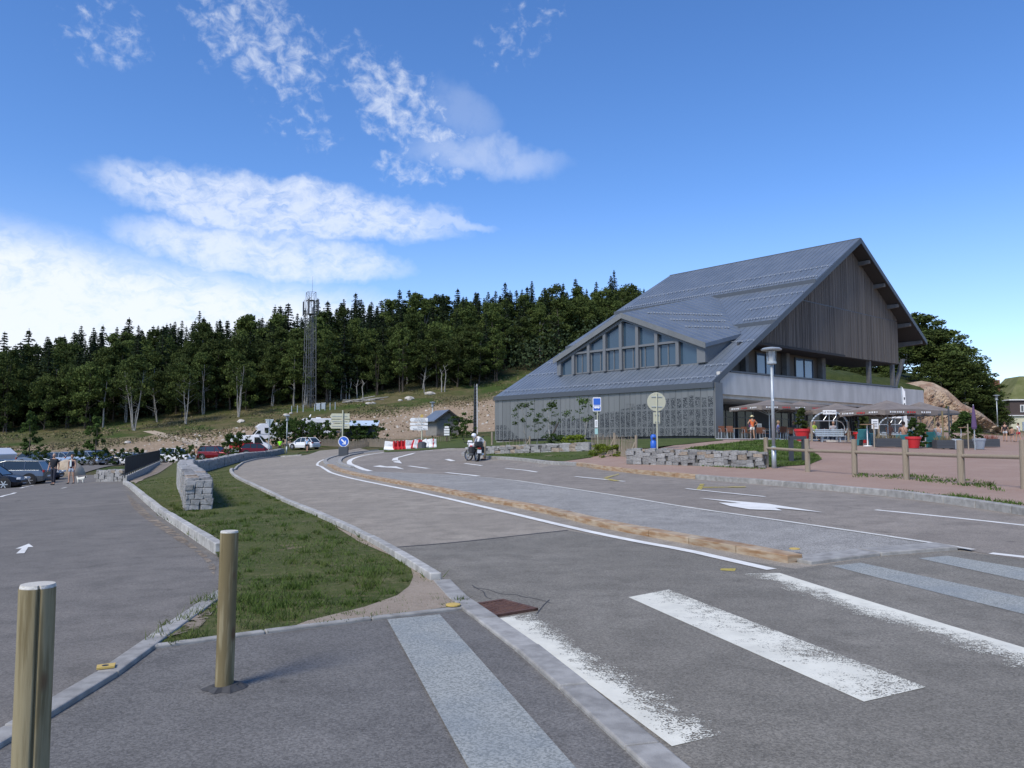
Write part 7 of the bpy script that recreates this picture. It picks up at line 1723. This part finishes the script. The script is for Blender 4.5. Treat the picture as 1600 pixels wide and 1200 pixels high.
def planter(px, Y, w, h, label, n=5, col='darkgrey'):
    p = gp(px, Y); r = thing('planter_box', label, 'planter', (p.x, p.y, p.z+.14), -.05); MB().box((0, 0, h/2), (w, .5, h)).build('box', M[col], r, bevel=.01); MB().box((0, 0, h+.005), (w-.08, .42, .02)).build('soil', M['bark'], r)
    for k in range(3): MB().box((0, -.255, h*(k+.5)/3), (w-.02, .012, h/3-.02)).build('slat', M[col], r)
    m = MB(); rg = random.Random(px); V = []
    for i in range(90):
        x = rg.uniform(-w/2+.05, w/2-.05); y = rg.uniform(-.2, .2); a = rg.uniform(0, 6.3); hh = rg.uniform(.12, .38); m.add([(x-.012, y, h), (x+.012, y, h), (x+math.cos(a)*.12, y+math.sin(a)*.1, h+hh)], [(0, 1, 2)])
    tag(m.build('grasses', M['heath'] if px < 1520 else plain('reddish_plants', (.22, .07, .05), .9), r), kind='stuff')
planter(1387, 40, 1.25, .42, 'dark grey planter box at the left front of the terrace'); planter(1474, 40, .9, .42, 'dark grey planter box left of the left grey pot'); planter(1511, 42, .75, .46, 'dark grey planter box between the grey pots'); planter(1546, 45, .9, .44, 'rightmost dark planter box with reddish plants')
# bamboo-like shrubs behind
for px, Y, s_, lab in ((1508, 46, 1.25, 'feathery green shrub behind the planters right of the posts'), (1440, 42, .8, 'feathery green plant right of the front red pot')):
    tree('leafy_shrub', POTM, place(px, Y, .1), px, (s_, s_), lab, None, 'shrub')
# armchairs, tables, chairs
TEAL = plain('teal_plastic', (.02, .13, .15), .5)
def armchair(px, Y, rz, label):
    p = gp(px, Y); r = thing('plastic_armchair', label, 'armchair', (p.x, p.y, p.z+.12), rz, 'teal plastic armchairs on the terrace')
    MB().prism([(-.36, -.32, 0), (-.26, -.32, 0), (-.22, -.32, .3), (.22, -.32, .3), (.26, -.32, 0), (.36, -.32, 0), (.34, -.32, .62), (.24, -.32, .66), (.22, -.32, .42), (-.22, -.32, .42), (-.24, -.32, .66), (-.34, -.32, .62)], (0, .64, 0)).build('frame', TEAL, r, bevel=.02)
    MB().hexa([(-.3, .22, .38), (.3, .22, .38), (.3, .34, .38), (-.3, .34, .38)], [(-.26, .34, .86), (.26, .34, .86), (.26, .42, .86), (-.26, .42, .86)]).build('backrest', TEAL, r, bevel=.03)
armchair(1353, 41.5, 2.4, 'teal armchair left of the front planter'); armchair(1414, 41.5, -2.6, 'teal armchair between the front planter and the red pot'); armchair(1462, 43, 2.0, 'teal armchair behind the second planter')
def hightable(px, Y, label, h=1.1):
    p = gp(px, Y); r = thing('high_table', label, 'table', (p.x, p.y, p.z+.12)); MB().lathe([(.35, h), (.35, h+.03)], 20).build('tabletop', M['tabletop'], r); MB().tube((0, 0, 0), (0, 0, h), .025, n=8).build('stem', M['white'], r); MB().lathe([(.22, 0), (.2, .03), (.03, .05)], 16).build('foot', M['white'], r)
hightable(1355.5, 40.5, 'high round table on a white stem left of the front planter'); hightable(1502, 44, 'high round table behind the grey pots')
def mkchair(loc, rz, label, grp):
    r = thing('cane_chair', label, 'chair', loc, rz, grp)
    MB().box((0, 0, .45), (.46, .44, .04)).build('seat', M['cane'], r); MB().box((0, .22, .68), (.44, .04, .38), 0, -.15).build('backrest', M['cane'], r)
    for sx in (-.22, .22):
        for sy in (-.2, .22): MB().tube((sx, sy, .45), (sx*1.1, sy*1.15, 0), .016, n=6).build('leg', M['alu'], r)
        MB().path([(sx*1.1, -.2, .45), (sx*1.15, -.2, .66), (sx*1.1, .2, .68)], .014, 5).build('armrest', M['alu'], r)
    return r
cg = 'brown cane chairs with aluminium legs on the terrace'
spots = [(1130, 54.5, .2, 'leftmost brown chair beside the zinc corner'), (1141, 54, -.1, 'second brown chair from the zinc corner'), (1166, 54.5, .3, 'brown chair just left of the woman in orange'), (1187, 55.5, 2.8, 'brown chair just right of the woman in orange'), (1222, 52, 3.3, 'brown chair standing before the seated man in purple'), (1196, 56, .5, 'brown chair left of the tall lamp post'), (1236, 54, -.3, 'brown chair right of the seated man in purple'),
         (1268, 50, .2, 'brown chair between red pot and chairlift seat'), (1318, 51, 2.9, 'brown chair right of the chairlift seat'), (1330, 49, .4, 'brown chair by the second red pot'), (1290, 55, 0, 'brown chair behind the chairlift seat'), (1432, 47, .3, 'brown chair behind the front red pot'), (1452, 50, 2.7, 'brown chair under the rear parasol')]
c0 = None
for px, Y, a, lab in spots:
    l = place(px, Y, .14)
    if c0 is None: c0 = mkchair(l, a, lab, cg)
    else: dup(c0, l, a, lab)
def table(loc, label):
    r = thing('terrace_table', label, 'table', loc, .1, 'square tables on the terrace'); MB().box((0, 0, .74), (.8, .8, .035)).build('tabletop', M['tabletop'], r)
    for sx in (-.3, .3):
        for sy in (-.3, .3): MB().tube((sx, sy, 0), (sx, sy, .73), .018, n=6).build('leg', M['alu'], r)
    return r
t0 = table(place(1151, 54.8, .14), 'wooden table between the leftmost brown chairs')
for px, Y, lab in ((1206, 53.8, 'table just left of the tall lamp post'), (1230, 53, 'table in front of the seated man in purple'), (1296, 53, 'table behind the chairlift seat'), (1440, 48.5, 'table under the rear parasol')): dup(t0, place(px, Y, .14), .2, lab)
for px, Y, a, lab, tp, hc in ((1216, 54.2, 1.3, 'seated man in lavender shirt leaning over a table by the lamp', (.33, .36, .70), (.3, .22, .15)), (1241, 54.5, -1.2, 'seated man in dark shirt left of the red pot', (.06, .07, .08), (.25, .15, .09)), (1272, 53, .6, 'seated person in lime yellow shirt behind the chairlift seat', (.50, .68, .08), (.1, .06, .04)), (1303, 52.5, -.6, 'seated person in grey shirt behind the chairlift seat', (.35, .35, .40), (.3, .28, .26)),
                               (1390, 46, .3, 'seated person with dark hair under the biggest parasol', (.5, .22, .14), (.03, .02, .02)), (1413, 42.5, 3.0, 'person with dark hair seated low in the teal armchair by the red pot', (.35, .2, .14), (.03, .02, .02)), (1467, 44, 2.8, 'seated person in grey top behind the second planter', (.38, .4, .42), (.03, .02, .02))):
    person(lab, tuple(place(px, Y, .14)), a, 1.72, tp, (.05, .05, .07), sleeve=.6, hair=hc, pose='sit')
# chairlift seats reused as benches
def liftseat(px, Y, label, rz, sign=True):
    p = gp(px, Y); r = thing('chairlift_seat', label, 'chairlift seat', (p.x, p.y, p.z+.12), rz); k = 1.0
    R0 = 1.02; zc = .95; pts = []
    for a in np.linspace(-35, 215, 22): a_ = math.radians(a); pts.append((R0*math.cos(a_)*1.0, 0, zc+.80*math.sin(a_)))
    MB().path(pts, .05, 8).build('hoop', M['galv'], r, smooth=True)
    for s_ in (-1, 1): MB().box((s_*1.02, 0, .58), (.1, .1, 1.16)).build('wooden_post', M['fencewood'], r)
    MB().path([(-.95, -.05, 1.22), (.45, -.05, 1.22), (.68, -.05, 1.12), (.80, -.05, .9), (.82, -.05, .6)], .022, 6).build('safety_bar', M['alu'], r)
    for x in (-.35, .2): MB().path([(x+.2, -.02, 1.66), (x+.16, -.04, 1.48), (x, -.05, 1.25)], .022, 6).build('hanger', M['alu'], r)
    MB().tube((0, .05, .75), (0, .05, 1.7), .02).build('hanger', M['galv'], r)
    for i in range(4): MB().box((0, .12, .40+i*.10), (1.62, .04, .07), 0, -.15).build('slat', M['galv'], r)
    for i in range(4): MB().box((0, -.02-.11*i, .34), (1.55, .09, .035)).build('seat_slat', M['galv'], r)
    for x in (-.7, -.25, .25, .7): MB().tube((x, .14, .3), (x, .17, .78), .022).build('upright', M['galv'], r)
    for x in (-.5, .5): MB().box((x, -.1, .15), (.07, .3, .3)).build('foot', M['galv'], r)
    if sign:
        o = MB().box((0, -.06, 1.72), (.74, .03, .24)).build('sign_board', M['white'], r); text('lettering', 'L\u2019ÉTÉTRAS' if False else 'LE TETRAS', .145, M['black'], o, (0, -.082, 1.72))
    else: MB().box((0, -.06, 1.72), (.7, .03, .2)).build('sign_board', M['white'], r)
liftseat(1297, 45.5, 'grey chairlift seat bench under a hoop with a white name board', -.12); liftseat(1400, 50, 'second chairlift seat bench under the biggest parasol', -.15, False)
p = gp(1245-8, 56); 
for px, Y, pt, w, lab, c in ((1368, 41, 658, .34, 'white menu board on the stake by the high table', 'white'), (1187, 56, 664, .32, 'grey menu board right of the woman in orange', 'galv')):
    p = gp(px, Y); h = at(px, pt, Y).z-p.z; r = thing('menu_board', lab, 'menu board', (p.x, p.y, p.z+.1)); MB().box((0, 0, h-.25), (w, .04, .5)).build('board', M[c], r); MB().tube((0, .03, 0), (0, .03, h-.05), .02).build('stand', M['galv'], r)
    for k in range(4): MB().box((0, -.023, h-.12-k*.09), (w*.7, .006, .03)).build('print', M['darkgrey'], r)
